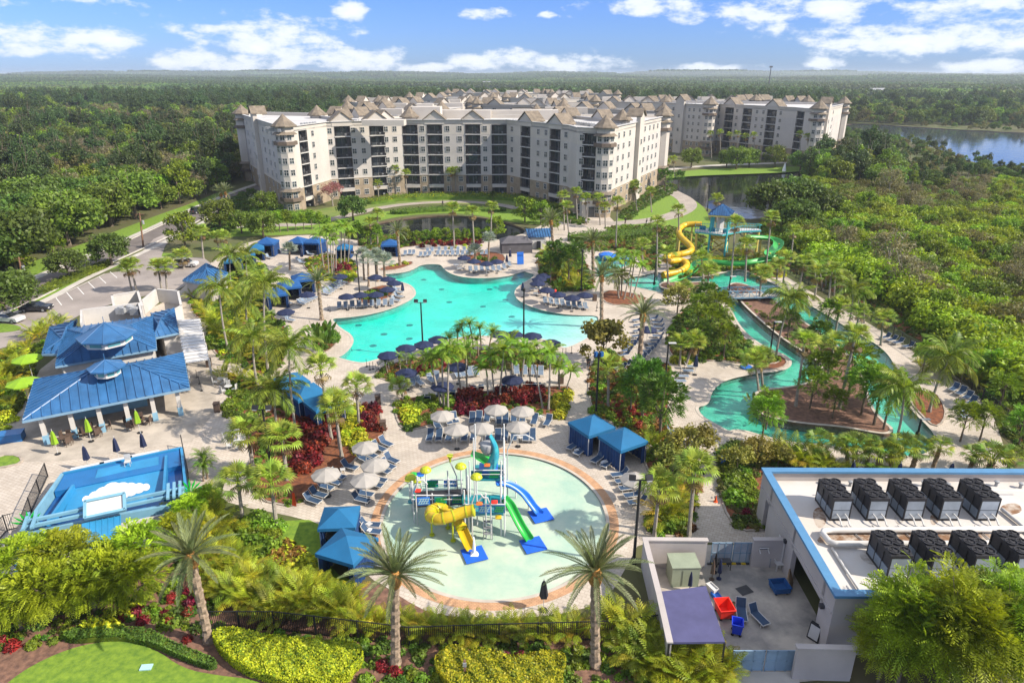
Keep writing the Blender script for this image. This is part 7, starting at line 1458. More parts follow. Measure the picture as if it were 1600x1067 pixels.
cart(1130, 962, 1.05, 1.3, .95, 'red', 'open bright red laundry cart beside the awning', .1); cart(1150, 990, .7, .8, 1.0, 'bin_blue', 'bright blue wheeled bin in the service yard', -.3, 'wheeled_bin'); cart(1217, 924, 1.2, 1.1, .65, 'fabric_blue', 'round-cornered blue patterned tub near the pallet', .1, 'laundry_tub', .95)
g = G(1216, 888); ob('plastic_chair', MB().box((0, 0, .42), (.55, .55, .06)).box((0, .27, .75), (.55, .06, .65)).box((-.28, 0, .6), (.05, .5, .05)).box((.28, 0, .6), (.05, .5, .05)).box((-.25, -.25, .21), (.06, .06, .42)).box((.25, -.25, .21), (.06, .06, .42)).box((-.25, .25, .21), (.06, .06, .42)).box((.25, .25, .21), (.06, .06, .42)).mesh('pch', 'white_paint'), None, (g.x, g.y, .06), .1, scl=1.3, label='white armchair by the yard wall next to the door', cat='chair')
g = G(1238, 918); pl = MB()
for i in range(7): pl.box((-.5 + i * .165, 0, .6), (.11, .04, 1.2))
for z in (.1, .6, 1.1): pl.box((0, .06, z), (1.1, .08, .09))
ob('pallet', pl.mesh('pallet', 'pallet'), None, (g.x, g.y, .06), (R(-18), 0, 1.1), label='wooden pallet leaning against the yard side of the building', cat='pallet')
g = G(1163, 923); ob('floor_hatch', MB().box((0, 0, .01), (1.0, .8, .03)).mesh('fh', 'rail_dark'), None, (g.x, g.y, .07), .4, label='black rectangular drain mat on the yard floor', cat='hatch')
g = G(1272, 998); ob('a_frame_board', MB().box((0, -.15, .6), (.8, .05, 1.2), rx=-.2).box((0, .2, .6), (.8, .05, 1.2), rx=.2).mesh('afb', 'chill_dark'), None, (g.x, g.y, .06), -.9, label='black-framed white notice board standing by the building corner', cat='notice board'); ob('notice', MB().box((0, -.2, .62), (.64, .03, .95), rx=-.2).mesh('nt', 'white_paint'), bpy.data.objects['a_frame_board'])
g = G(1299, 1003); ob('orange_cabinet', MB().box((0, 0, .7), (.6, .4, 1.4)).box((0, -.22, 1.1), (.4, .03, .3)).mesh('oc', 'orange'), None, (g.x, g.y, .06), .1, label='small orange cabinet against the front wall of the plant building', cat='cabinet')
for i in range(10): g = G(1108 + i * 7.6, 882); ob('hazard_stripe', MB().box((0, 0, .05), (.33, .16, .1), ry=0).mesh('hz', ('rail_dark', 'sp_yellow')[i % 2]), bpy.data.objects['service_yard_floor'], (g.x, g.y, .06), 0)
for i, (x, y, m_) in enumerate(((1123, 905, 'umb_navy'), (1116, 895, 'umb_black'), (1077, 925, 'umb_navy'), (1112, 906, 'bin_brown'))):
    g = G(x, y); ob('stored_parasol', MB().tube([(0, 0, 0), (0, 0, 1.8)], .03, 6).lathe([(.16, .6), (.13, 1.2), (.05, 1.7)], 9, mod=lambda i, j: 1 + .25 * (j % 2)).lathe([(.2, 0), (.2, .06)], 8).mesh('stp', m_), None, (g.x, g.y, .06), label=('navy' if 'navy' in m_ else 'black' if 'black' in m_ else 'brown') + ' folded parasol stored upright ' + ('in front of the green cabinet' if i == 2 else 'between green cabinet and gate, ' + ORD[i] + ' one'), cat='parasol')
for i, (x, y, w, d_, h, m_, lb) in enumerate(((1127, 889, 1.3, .5, .75, 'rail_dark', 'black work table behind the stored parasols'), (1088, 882, .8, .5, .5, 'board_blue', 'blue crate on the wall side of the green cabinet'), (1119, 935, .5, .8, .3, 'board_blue', 'blue and white crate beside the awning edge'), (1112, 925, .5, .9, .5, 'white_paint', 'white cool box beside the awning edge'), (1201, 884, .4, .4, .8, 'condenser', 'grey bucket with mops by the leaning lounger'), (1146, 950, .4, .4, .35, 'pallet', 'brown crate between red cart and loungers'))):
    g = G(x, y); b = MB()
    if i == 0: b.box((0, 0, h), (w, d_, .05)); [b.box((q * (w / 2 - .05), p * (d_ / 2 - .05), h / 2), (.05, .05, h)) for q in (-1, 1) for p in (-1, 1)]
    else:
        for q in (-1, 1): b.box((q * (w / 2 - .03), 0, h / 2), (.05, d_, h)); b.box((0, q * (d_ / 2 - .03), h / 2), (w - .1, .05, h * .98))
        b.box((0, 0, h * .45), (w - .1, d_ - .1, h * .7))
    ob(lb.split(' ')[1] if i not in (0, 1) else ('work_table' if i == 0 else 'crate'), b.mesh('yt', m_), None, (g.x, g.y, .07), .15 * i, label=lb, cat='table' if i == 0 else 'crate')
for n_, new in (('cool', 'cool_box'), ('and', 'crate'), ('bucket', 'bucket'), ('crate', 'crate')):
    o = bpy.data.objects.get(n_)
    if o and new != n_: o.name = new
# planters, sign by the hedge, lawn mat
g = G(229, 1044); ob('lawn_box_lid', MB().box((0, 0, .04), (.7, .45, .08)).mesh('ll', 'glass_clear'), None, (g.x, g.y, .07), .1, label='small pale green utility box lid in the front lawn', cat='utility lid')
g = G(727, 1062); ob('wooden_post', MB().box((0, 0, .8), (.14, .14, 1.6)).box((0, -.1, 1.35), (.22, .06, .3), m=1).mesh('wp', ['wood_pole', 'condenser']), None, (g.x, g.y, 0), label='square wooden post with small grey plate by the right yellow hedge', cat='post')
g = G(460, 768 + 24); b = MB().add([(-.25, 0, .02), (.25, 0, .02), (.12, .1, 1.3), (-.12, .1, 1.3)], [(0, 1, 2, 3), (3, 2, 1, 0)]); ob('warning_board', b.mesh('wb', 'orange'), None, (g.x, g.y, .1), -.4, label='narrow orange board stuck in the bed by the slanting loungers', cat='board')
# fountain jet in the pond
mat('spray', (.85, .87, .9), .6); g = G(1225, 268); ob('fountain_jet', MB().lathe([(.9, 0), (.6, 1.2), (.35, 2.4), (.1, 3.4)], 9, mod=lambda i, j: 1 + .2 * math.sin(j * 3 + i)).mesh('fj', 'spray'), None, (g.x, g.y, -.3), label='white fountain jet at the far end of the pond', cat='fountain')
g = G(741, 866); ob('water_jet', MB().lathe([(.35, 0), (.12, .2), (.04, 1.6)], 8, mod=lambda i, j: 1 + .3 * math.sin(j * 3 + i * 2)).mesh('wj', 'spray'), None, (g.x, g.y, .05), label='white water jet splashing on the mat of the yellow slide', cat='water jet')
# ------------------------------------------------------------------ palms, trees, shrubs where they stand
for k, tx, ty, bx, by in (
    ('D', 298, 868, 327, 1003), ('D', 617, 898, 618, 1040), ('D', 930, 893, 930, 1040), ('D', 1005, 492, 998, 578), ('D', 940, 432, 940, 511), ('D', 497, 442, 503, 500), ('D', 621, 362, 625, 415), ('D', 861, 345, 865, 392), ('D', 926, 378, 927, 438), ('D', 345, 302, 350, 332), ('D', 352, 300, 356, 334),
    ('F', 372, 755, 380, 816), ('F', 424, 756, 432, 824), ('F', 386, 680, 399, 746), ('F', 441, 688, 449, 750), ('F', 524, 643, 534, 714), ('F', 557, 605, 561, 668), ('F', 501, 577, 518, 686), ('F', 625, 605, 630, 624), ('F', 523, 632, 531, 700),
    ('F', 1030, 762, 1022, 840), ('F', 1085, 737, 1076, 838), ('F', 951, 575, 950, 640), ('F', 1064, 540, 1062, 572), ('F', 1083, 536, 1072, 570), ('F', 1180, 568, 1186, 612), ('F', 1188, 560, 1192, 606), ('F', 1257, 537, 1243, 636), ('F', 1335, 530, 1311, 640), ('F', 1303, 540, 1290, 600), ('F', 1284, 545, 1275, 590),
    ('F', 1060, 330, 1062, 395), ('F', 1027, 350, 1026, 432), ('F', 1120, 312, 1120, 372), ('F', 1149, 350, 1142, 436), ('F', 1205, 342, 1196, 425), ('F', 1240, 363, 1235, 415), ('F', 1042, 398, 1044, 445), ('F', 1068, 455, 1070, 475), ('F', 1096, 405, 1100, 452), ('F', 1108, 425, 1104, 462), ('F', 1167, 385, 1164, 440), ('F', 1228, 405, 1222, 455), ('F', 1256, 412, 1248, 455), ('F', 1278, 430, 1272, 470), ('F', 1300, 425, 1293, 480), ('F', 1318, 438, 1308, 485),
    ('F', 1312, 480, 1305, 520), ('F', 1342, 492, 1335, 530), ('F', 1380, 500, 1376, 540), ('F', 1190, 430, 1186, 470), ('F', 1215, 418, 1212, 462), ('F', 880, 308, 882, 360), ('F', 915, 312, 917, 350), ('F', 965, 318, 962, 388), ('F', 885, 325, 889, 368), ('F', 935, 312, 938, 352), ('F', 945, 325, 946, 356), ('F', 900, 302, 902, 345),
    ('F', 707, 327, 710, 388), ('F', 738, 333, 741, 392), ('F', 768, 326, 767, 375), ('F', 590, 336, 590, 382), ('F', 578, 350, 580, 384), ('F', 205, 418, 214, 457), ('F', 199, 422, 206, 456), ('F', 247, 419, 253, 456), ('F', 258, 418, 261, 455), ('F', 314, 364, 318, 404), ('F', 284, 402, 288, 420), ('F', 338, 371, 342, 390), ('F', 349, 371, 351, 392), ('F', 1030, 262, 1033, 285), ('F', 1016, 300, 1018, 332), ('F', 835, 400, 838, 440) if 0 else ('F', 975, 402, 977, 432), ('F', 1003, 385, 1005, 425),
    ('F', 617, 265, 619, 305), ('F', 634, 272, 636, 306), ('F', 711, 268, 712, 304), ('F', 704, 270, 703, 305), ('F', 590, 288, 592, 312), ('F', 1110, 210, 1112, 250), ('F', 1125, 208, 1126, 250), ('F', 1140, 212, 1141, 252), ('F', 1152, 210, 1153, 252), ('F', 1165, 214, 1166, 253), ('F', 1178, 212, 1180, 254), ('F', 1250, 210, 1251, 262), ('F', 1273, 208, 1274, 260), ('F', 1262, 214, 1262, 262), ('F', 1052, 250, 1054, 276), ('F', 1042, 255, 1040, 280), ('F', 992, 290, 995, 330),
    ('C', 343, 452, 357, 548), ('C', 385, 472, 391, 528), ('C', 413, 445, 419, 580), ('C', 452, 545, 464, 682), ('C', 396, 530, 404, 606), ('C', 430, 612, 437, 680), ('C', 385, 400, 388, 440), ('C', 1483, 560, 1452, 644), ('C', 1412, 610, 1398, 694), ('C', 1236, 468, 1212, 560), ('C', 965, 430, 966, 462), ('C', 1332, 455, 1326, 505), ('C', 360, 400, 362, 450),
    ('R', 500, 378, 506, 418), ('R', 510, 368, 514, 428), ('R', 517, 372, 519, 430), ('R', 524, 366, 525, 425), ('R', 532, 358, 533, 412), ('R', 540, 362, 538, 414), ('R', 520, 384, 522, 432), ('R', 546, 372, 544, 412),
    ('R', 688, 570, 694, 636), ('R', 698, 560, 700, 638), ('R', 676, 578, 690, 634), ('R', 712, 566, 721, 615), ('R', 727, 562, 730, 612), ('R', 758, 588, 764, 624), ('R', 770, 568, 772, 624), ('R', 783, 560, 781, 626), ('R', 800, 548, 802, 610), ('R', 816, 560, 814, 614), ('R', 836, 566, 848, 638), ('R', 860, 570, 857, 640), ('R', 873, 585, 874, 608), ('R', 888, 590, 885, 610), ('R', 825, 575, 830, 606), ('R', 792, 575, 795, 615),
    ('R', 960, 418, 967, 466), ('R', 985, 422, 975, 468), ('R', 1002, 424, 988, 466), ('R', 990, 410, 984, 464), ('R', 972, 408, 971, 462),
    ('R', 1275, 415, 1273, 450), ('R', 1283, 425, 1285, 455), ('R', 1293, 410, 1290, 448), ('R', 1305, 432, 1303, 470), ('R', 1340, 465, 1338, 500), ('R', 1352, 470, 1350, 505),
    ('B', 452, 392, 453, 422), ('B', 575, 408, 576, 448), ('B', 588, 402, 590, 440), ('B', 567, 400, 569, 438), ('B', 764, 376, 763, 412), ('B', 742, 396, 744, 412), ('B', 1352, 555, 1355, 600) if 0 else ('B', 600, 412, 601, 440),
    ('P', 712, 520, 715, 552), ('P', 724, 510, 728, 552), ('P', 738, 506, 740, 554), ('P', 752, 512, 752, 556), ('P', 765, 520, 763, 558), ('P', 700, 530, 704, 554), ('P', 733, 528, 735, 560), ('P', 748, 532, 748, 562), ('P', 602, 566, 606, 584), ('P', 624, 560, 626, 580), ('P', 640, 560, 642, 578), ('P', 822, 552, 824, 578), ('P', 842, 540, 844, 570), ('P', 855, 556, 856, 578), ('P', 322, 718, 324, 748), ('P', 316, 726, 318, 752), ('P', 490, 408, 490, 420), ('P', 1000, 590, 1002, 604), ('P', 1128, 590, 1130, 600) if 0 else ('P', 1165, 560, 1168, 574), ('P', 425, 490, 427, 505),
    ('S', 1281, 691, 1284, 722), ('S', 1322, 695, 1325, 731), ('S', 1335, 699, 1337, 733), ('S', 1359, 697, 1353, 735), ('S', 1375, 717, 1372, 737), ('S', 1409, 699, 1403, 733), ('S', 1434, 702, 1425, 733), ('S', 1469, 699, 1455, 738), ('S', 1522, 713, 1513, 739), ('S', 1550, 719, 1546, 740), ('S', 1580, 715, 1575, 742), ('S', 1393, 707, 1392, 734)):
    palm(k, tx, ty, bx, by)
ARP = [mk_palm('A', 0, s) for s in (1, 2, 3)]
def areca(px, py, s=1.0):
    g = G(px, py); o = dup(ARP[random.randrange(3)], (g.x, g.y, 0), random.uniform(0, 6), s * random.uniform(.85, 1.15)); o['category'] = 'palm tree'; o['group'] = 'clumping areca palms'; reg(o, PNAME['A'])
rs = random.Random(3)
def jit(pts, j=5): return [(x + rs.uniform(-j, j), y + rs.uniform(-j * .5, j * .5)) for x, y in pts]
for x, y in jit(lerp((335, 900), (400, 945), 7) + lerp((345, 925), (440, 968), 9) + lerp((400, 940), (540, 968), 12) + lerp((430, 930), (540, 955), 8) + lerp((350, 880), (420, 925), 7) + lerp((330, 870), (360, 900), 3) + lerp((370, 900), (430, 930), 4) + lerp((440, 925), (520, 955), 5)): areca(x, y, .85)
for x, y in jit(lerp((550, 980), (770, 998), 14) + lerp((780, 994), (905, 996), 8)): areca(x, y, .72)
for x, y in jit(lerp((985, 1010), (1120, 1062), 12) + lerp((960, 985), (1030, 1012), 8) + lerp((1000, 1045), (1110, 1085), 9) + lerp((985, 1030), (1060, 1060), 6) + lerp((1050, 1025), (1130, 1050), 6), 7): areca(x, y, .9)
for x, y in jit(lerp((310, 470), (345, 530), 6) + lerp((345, 460), (400, 500), 7) + lerp((360, 530), (430, 570), 7) + lerp((400, 440), (420, 470), 4) + lerp((350, 590), (430, 610), 5) + lerp((20, 560), (60, 530), 3) + lerp((-30, 620), (20, 590), 5) + lerp((60, 525), (90, 510), 3) + lerp((0, 560), (15, 640), 4), 6): areca(x, y, 1.0)
for x, y in jit(lerp((320, 790), (350, 840), 4) + lerp((300, 800), (330, 870), 4) + [(1000, 610), (1012, 700), (1040, 775), (1050, 800), (1035, 815), (1060, 775)] + lerp((850, 400), (905, 440), 6) + lerp((860, 420), (900, 452), 5) + lerp((1215, 722), (1300, 740), 6) + lerp((1440, 575), (1520, 600), 5) + lerp((1150, 400), (1250, 410), 8), 5): areca(x, y, 1.05)
def tree(k, px, py, s, desc, where=None):
    g = G(px, py); o = dup(T[k], (g.x, g.y, 0), rs.uniform(0, 6), s); o['category'] = 'tree'; reg(o, desc); return o
for x, y, s in ((112, 925, .82), (60, 930, .82), (178, 935, .74), (230, 905, .78), (150, 955, .74), (85, 968, .8), (280, 870, .62), (215, 945, .72), (300, 825, .5), (328, 805, .45), (35, 985, .6)): tree('fern', x, y, s, 'bushy bright feathery-leaved tree')
for x, y, s in ((1400, 1075, 1.25), (1470, 1095, 1.4), (1550, 1090, 1.35), (1430, 1045, 1.0), (1520, 1050, 1.1), (1600, 1080, 1.3), (1370, 1070, .85), (1580, 1050, 1.0)): tree('bamboo', x, y, s, 'large bright bamboo-like tree')
for x, y, s in ((1003, 655, 1.05), (1030, 690, 1.1), (1012, 630, .8)): tree('deep', x, y, s, 'dense broad-leaved tree')
for x, y, s in ((985, 645, .8), (1120, 520, 1.0), (1105, 545, 1.0), (1130, 560, .8), (1090, 510, .8), (1190, 690, .8), (1197, 668, .7), (1345, 650, 1.0), (1365, 665, 1.1), (1380, 672, .9), (1325, 620, 1.1), (1275, 610, .8), (1290, 520, .8), (1240, 505, .8), (1265, 640, .8), (1300, 655, .6)): tree('mango', x, y, s, 'airy light green tree')
for x, y, s in ((1275, 560, .8), (1230, 530, .7), (1100, 500, .9), (870, 430, 1.0), (888, 445, 1.1), (860, 445, .9), (900, 425, .9), (1090, 560, .8)): tree('deep', x, y, s, 'dense broad-leaved tree')
for x, y, s in ((1058, 490, .95), (1070, 730, .85), (1085, 720, .8), (1050, 745, .7), (1180, 728, .62), (1150, 740, .6), (1215, 730, .55)): tree('bronze', x, y, s, 'small spreading bronze-leaved tree')
tree('grape', 942, 572, 1.15, 'round sea-grape tree with mottled leaves')
for x, y, s in ((820, 348, .9), (845, 350, .8), (775, 372, .7), (860, 362, .7)): tree('bright', x, y, s, 'bright yellow-green bushy tree')
for x, y, s in ((290, 388, 1.1),): tree('bright', x, y, s, 'big bright yellow-green bushy tree')
for x, y, s in ((345, 358, .95), (418, 335, .8), (378, 365, .7), (412, 372, .8)): tree('oak2', x, y, s, 'rounded green tree')
tree('oak', 552, 345, .85, 'dark rounded oak tree with thin trunk'); tree('pink', 520, 322, .8, 'pale pink flowering tree')
for x, y, s in ((108, 436, .75), (175, 415, .85), (12, 500, 1.0), (30, 470, .7)): tree('oak', x, y, s, 'neat rounded street tree')
for x, y, s in ((1080, 262, 1.0), (1150, 265, 1.15), (1170, 262, 1.0), (1210, 262, 1.15), (1250, 268, 1.0), (1135, 262, .9)): tree('oak2', x, y, s, 'large rounded tree')
for x, y, s in ((1200, 345, 1.35), (1225, 340, 1.4), (1250, 345, 1.4), (1275, 350, 1.2), (1238, 365, 1.1)): tree('oak', x, y, s, 'big dark spreading oak')
for x, y, s in ((1038, 300, 1.1), (1060, 292, .8), (395, 325, .8), (770, 313, .4), (990, 315, .8)): tree('deep', x, y, s, 'dense broad-leaved tree')
for x, y in lerp((400, 366), (500, 358), 9) + lerp((545, 384), (590, 384), 4): tree('bright2', x, y, rs.uniform(.42, .62), 'upright yellowish clump of bamboo')
for x, y in lerp((635, 378), (760, 374), 9): tree('bright', x, y, rs.uniform(.3, .45), 'small bright green bush')
for x, y in jit([(1290, 420), (1310, 425), (1330, 440), (1350, 445), (1375, 460), (1400, 470), (1420, 490), (1445, 500), (1465, 515), (1490, 530), (1515, 550), (1545, 575), (1570, 600), (1600, 620), (1270, 400), (1360, 430), (1440, 470), (1500, 510)], 8): tree('marsh', x, y, rs.uniform(1.2, 1.7), 'big lime-green bush')
# individual shrubs
def rp(P, n, px=True):
    Q = [tuple(G(*p)[:2]) for p in P] if px else P; xs = [p[0] for p in Q]; ys = [p[1] for p in Q]; o = []; t = 0
    while len(o) < n and t < n * 60:
        t += 1; x, y = rs.uniform(min(xs), max(xs)), rs.uniform(min(ys), max(ys))
        if inpoly(x, y, Q) and all((x - a) ** 2 + (y - b) ** 2 > .8 for a, b in o): o.append((x, y))
    return o
def fill(k, P, n, s=1.0, px=True):
    for x, y in rp(P, n, px): shrub(k, x, y, s * rs.uniform(.85, 1.2))
fill('red', [(455, 660), (495, 645), (520, 670), (505, 700), (480, 750), (455, 745), (462, 700)], 22, 1.15); fill('red', [(563, 640), (592, 632), (597, 690), (570, 680)], 9, 1.0); fill('red', [(705, 640), (715, 615), (860, 605), (850, 625), (800, 632), (760, 648), (720, 650)], 30, 1.05)
fill('yellow', [(540, 650), (562, 640), (566, 690), (590, 700), (560, 712), (540, 695)], 14, 1.1); fill('yellow', [(624, 640), (650, 640), (648, 668), (632, 670)], 8, .95); fill('yellow', [(860, 640), (880, 610), (892, 612), (885, 640), (872, 655)], 8, 1.0)
fill('green', [(618, 628), (700, 620), (712, 630), (660, 640), (625, 640)], 10, .9); fill('dark', [(630, 668), (660, 655), (690, 650), (640, 672)], 5, .8); fill('red', [(640, 575), (690, 565), (700, 575), (650, 585)], 7, .8); fill('green', [(590, 588), (620, 590), (680, 583), (610, 596)], 8, .7)
fill('orange', [(425, 850), (455, 845), (470, 870), (450, 900), (428, 890)], 9, 1.0); fill('green', [(350, 830), (400, 810), (440, 830), (420, 870), (370, 870)], 20, 1.05); fill('yellow', [(440, 890), (480, 880), (500, 910), (470, 930)], 7, 1.0)
fill('redb', [(180, 965), (215, 958), (270, 960), (265, 975), (200, 978)], 12, .9); fill('redb', [(262, 930), (310, 920), (325, 955), (290, 960)], 9, 1.0); fill('yellow', [(255, 800), (330, 775), (345, 810), (290, 840)], 12, 1.0); fill('yellow', [(140, 975), (185, 960), (215, 952), (190, 978), (150, 990)], 9, .9)
fill('redb', [(430, 1015), (465, 1000), (490, 1010), (475, 1035), (440, 1030)], 12, 1.0); fill('redb', [(285, 990), (305, 985), (308, 1002), (290, 1003)], 3, .8); fill('redb', [(0, 1000), (30, 1000), (28, 1018), (0, 1022)], 4, 1.0); fill('redb', [(575, 1040), (612, 1035), (618, 1058), (590, 1062)], 4, .9); fill('redb', [(775, 1030), (840, 1028), (850, 1045), (780, 1050)], 9, .9); fill('redb', [(975, 1045), (1000, 1040), (1010, 1060), (980, 1064)], 4, .9)
fill('redb', [(955, 640), (970, 630), (975, 655), (958, 660)], 5, 1.0); fill('redb', [(985, 640), (1000, 635), (1008, 665), (995, 680)], 6, 1.1); fill('orange', [(965, 655), (990, 650), (1000, 680), (985, 690)], 6, .9); fill('redb', [(1155, 790), (1180, 785), (1182, 800), (1160, 805)], 4, .9)
fill('green', [(920, 640), (950, 640), (960, 655), (935, 655)], 6, 1.0); fill('red', [(985, 575), (1010, 580), (1005, 598), (985, 595)], 5, .9); fill('dark', [(1130, 700), (1160, 700), (1150, 780), (1135, 760)], 10, 1.1); fill('green', [(1135, 740), (1165, 735), (1170, 790), (1145, 790)], 9, 1.15)
fill('red', [(645, 388), (755, 382), (755, 376), (645, 380)], 22, .9); fill('yellow', [(700, 389), (760, 386), (760, 382), (700, 385)], 8, .6); fill('red', [(520, 428), (548, 424), (546, 412), (520, 414)], 8, .9); fill('yellow', [(505, 440), (556, 436), (556, 428), (530, 430)], 9, .8); fill('orange', [(520, 446), (534, 440), (536, 430), (522, 434)], 5, .8)
fill('green', [(565, 462), (610, 452), (612, 462), (575, 472)], 10, .9); fill('dark', [(740, 412), (785, 410), (785, 400), (740, 402)], 8, .8); fill('green', [(862, 455), (925, 452), (920, 440), (865, 440)], 12, .9); fill('yellow', [(605, 418), (622, 416), (640, 414), (630, 410)], 4, .7)
fill('dark', [(498, 545), (512, 548), (522, 540), (524, 522), (508, 520)], 7, 1.1); fill('green', [(1010, 835), (1070, 835), (1070, 800), (1020, 800)], 8, .9); fill('green', [(325, 545), (352, 545), (356, 530), (330, 530)], 5, 1.0); fill('dark', [(330, 500), (350, 500), (350, 488), (330, 490)], 5, 1.0)
fill('green', [(345, 640), (395, 615), (400, 625), (360, 650)], 9, .9); fill('yellow', [(1050, 555), (1070, 560), (1075, 570), (1055, 570)], 4, .9)
# bird-of-paradise with paddle leaves by the left peninsula
pdl = MB(); pdl.add([(0, -.02, 0), (.5, -.02, .9), (.5, .02, .9), (0, .02, 0), ], [(0, 1, 2, 3)]); pdl.add([(.5, 0, .9), (.75, -.24, 1.3), (.95, -.2, 1.75), (1.1, 0, 2.0), (.95, .2, 1.75), (.75, .24, 1.3), (.78, 0, 1.42)], [(0, 1, 6), (1, 2, 3, 6), (6, 3, 4, 5), (0, 6, 5)]); PDL = pdl.mesh('paddle', 'leaf_deep')
bp_ = ob('bird_of_paradise', None); rn = random.Random(4)
for i in range(14): a = i * 2.4; ob('leaf', PDL, bp_, (.15 * math.cos(a), .15 * math.sin(a), 0), (0, rn.uniform(-.45, .35), a), rn.uniform(.8, 1.2))
proto(bp_)
for x, y, s in ((493, 548, 1.2), (503, 552, 1.3), (515, 545, 1.2), (510, 530, 1.1), (497, 532, 1.3), (980, 600, .9), (1000, 605, .9), (1180, 640, .8), (1188, 655, .9), (875, 452, .9)): g = G(x, y); o = dup(bp_, (g.x, g.y, .05), rn.uniform(0, 6), s); o['category'] = 'plant'; o['group'] = 'paddle-leaved plants'; reg(o, 'dark green paddle-leaved plant')
# clipped yellow hedges
def hedge(name, px, h, n, leaf, mats, label, f2=.25, core='leaf_mid'):
    P = gp(px, 2); xs = [p[0] for p in P]; ys = [p[1] for p in P]; C = []; out = []
    cx, cy = sum(xs) / len(xs), sum(ys) / len(ys)
    while len(C) < n:
        if rs.random() < .68:
            x, y = rs.uniform(min(xs), max(xs)), rs.uniform(min(ys), max(ys))
            if not inpoly(x, y, P): continue
            C.append((x, y, h * (.92 + .12 * math.sin(x * 2.1) * math.sin(y * 2.4) + .10 * math.sin(x * 5 + y * 3)) - rs.random() * .10)); out.append((0, 0, 1))
        else:
            i = rs.randrange(len(P)); a, b = P[i], P[(i + 1) % len(P)]; t = rs.random(); x, y = a[0] + (b[0] - a[0]) * t, a[1] + (b[1] - a[1]) * t; d = Vector((x - cx, y - cy, 0)).normalized(); q = .12 * math.sin((x + y) * 3)
            C.append((x + d.x * q, y + d.y * q, h * rs.random())); out.append(tuple(d))
    q = leafquads(np.array(C), leaf, np.array(out), .5); mi = (rng.random(n) < f2).astype(int); me = qmesh(name, q, mats, mi)
    o = ob(name, me, label=label, cat='hedge'); cr = MB(); c2 = [(cx + (x - cx) * .96, cy + (y - cy) * .94) for x, y in P]; cr.prism(c2, 0, h * .66); ob('inner_growth', cr.mesh('core', core), o)
hedge('hedge', [(335, 1000), (360, 992), (430, 1010), (500, 1012), (560, 1018), (568, 1040), (545, 1068), (480, 1078), (410, 1070), (370, 1045), (345, 1022)], .95, 15000, .085, ['leaf_yellow', 'leaf_bright'], 'broad mounded yellow-green hedge left of the near palm trunk')
hedge('hedge', [(680, 1030), (730, 1022), (800, 1042), (870, 1028), (885, 1048), (870, 1095), (800, 1105), (720, 1100), (688, 1068)], .95, 10000, .085, ['leaf_yellow', 'leaf_bright'], 'broad mounded yellow-green hedge at the bottom centre')
hedge('hedge', [(1006, 478), (1044, 494), (1056, 540), (1046, 548), (1042, 500), (1010, 484)], .5, 1200, .12, ['leaf_deep', 'leaf_mid'], 'low dark hedge right of the curved loungers') if 0 else None
hedge('hedge', [(885, 372), (985, 366), (1035, 360), (1035, 368), (985, 376), (890, 380)], 1.5, 3500, .2, ['leaf_oak', 'leaf_mid'], 'long dark clipped hedge behind the children pool')
hedge('hedge', [(425, 322), (520, 345), (510, 352), (430, 345), (395, 350), (390, 330)], 1.3, 3500, .25, ['leaf_bright', 'leaf_mid'], 'uneven green hedge at the left corner of the crescent block')
hedge('hedge', [(610, 332), (700, 325), (790, 328), (790, 332), (700, 330), (612, 337)], 1.0, 2500, .2, ['leaf_oak', 'leaf_mid'], 'dark hedge along the footpath before the pond')
hedge('hedge', [(560, 316), (636, 305), (790, 305), (840, 314), (880, 326), (870, 330), (800, 311), (640, 312), (566, 322)], 1.2, 5000, .22, ['leaf_mid', 'leaf_yellow'], 'foundation hedge along the foot of the crescent block', .15)
hedge('hedge', [(60, 455), (120, 428), (170, 410), (176, 416), (126, 436), (66, 463)], .9, 2500, .16, ['leaf_mid', 'leaf_bright'], 'green hedge strip between the road and the car park')
hedge('hedge', [(100, 995), (180, 985), (240, 992), (290, 1020), (345, 1040), (335, 1050), (290, 1035), (235, 1010), (180, 1000), (105, 1008)], .6, 6000, .08, ['leaf_oak', 'leaf_mid'], 'low dark green hedge curving behind the front lawn')
# ground cover that nobody could count
GC = [dome('gc%d' % i, 170, .6, .5, .13, m) for i, m in enumerate(('leaf_mid', 'leaf_bright', 'leaf_deep', 'leaf_olive', 'leaf_orange', 'leaf_yellow', 'leaf_oak'))]
def cover(P, sp, s, idx, label, px=True, avoid=()):
    Q = [tuple(G(*p)[:2]) for p in P] if px else P; xs = [p[0] for p in Q]; ys = [p[1] for p in Q]; pts = []; y = min(ys)
    while y < max(ys):
        x = min(xs)
        while x < max(xs):
            a, b = x + rs.uniform(-.45, .45) * sp, y + rs.uniform(-.45, .45) * sp
            if inpoly(a, b, Q) and not any(inpoly(a, b, v) for v in avoid): pts.append((a, b, 0, rs.uniform(0, 6), s * rs.uniform(.6, 1.3)))
            x += sp
        y += sp
    if pts: scatter('ground_cover', 'gc', GC, pts, label, 'ground cover', [rs.choice(idx) for _ in pts])
WATERS = [POOL, RIVER, KID, PAD]
cover(BED['w'], .9, 1.0, (0, 1, 1, 2, 5), 'dense low green planting under the coconut palms left of the pool', False); cover(BED['v'], .8, .9, (0, 1, 2), 'low green planting beside the terrace walk', False)
cover([(352, 640), (430, 600), (470, 645), (455, 660), (450, 745), (405, 745), (380, 742), (400, 705)], 1.1, .8, (0, 1, 2, 4), 'loose low planting between the fan palms left of the red shrubs')
cover([(385, 760), (450, 770), (482, 785), (455, 792), (405, 782)], .7, .7, (0, 1), 'low green plants at the lower edge of the red shrub bed')
cover(BED['d'], .8, .8, (0, 2, 3, 4), 'low mixed plants under the pygmy palms', False); cover(BED['e'], .8, .9, (0, 1, 2, 4), 'dense low planting right of the walkway', False); cover(BED['f'], .9, .9, (0, 1, 2, 4), 'low plants between splash pad and service yard', False)
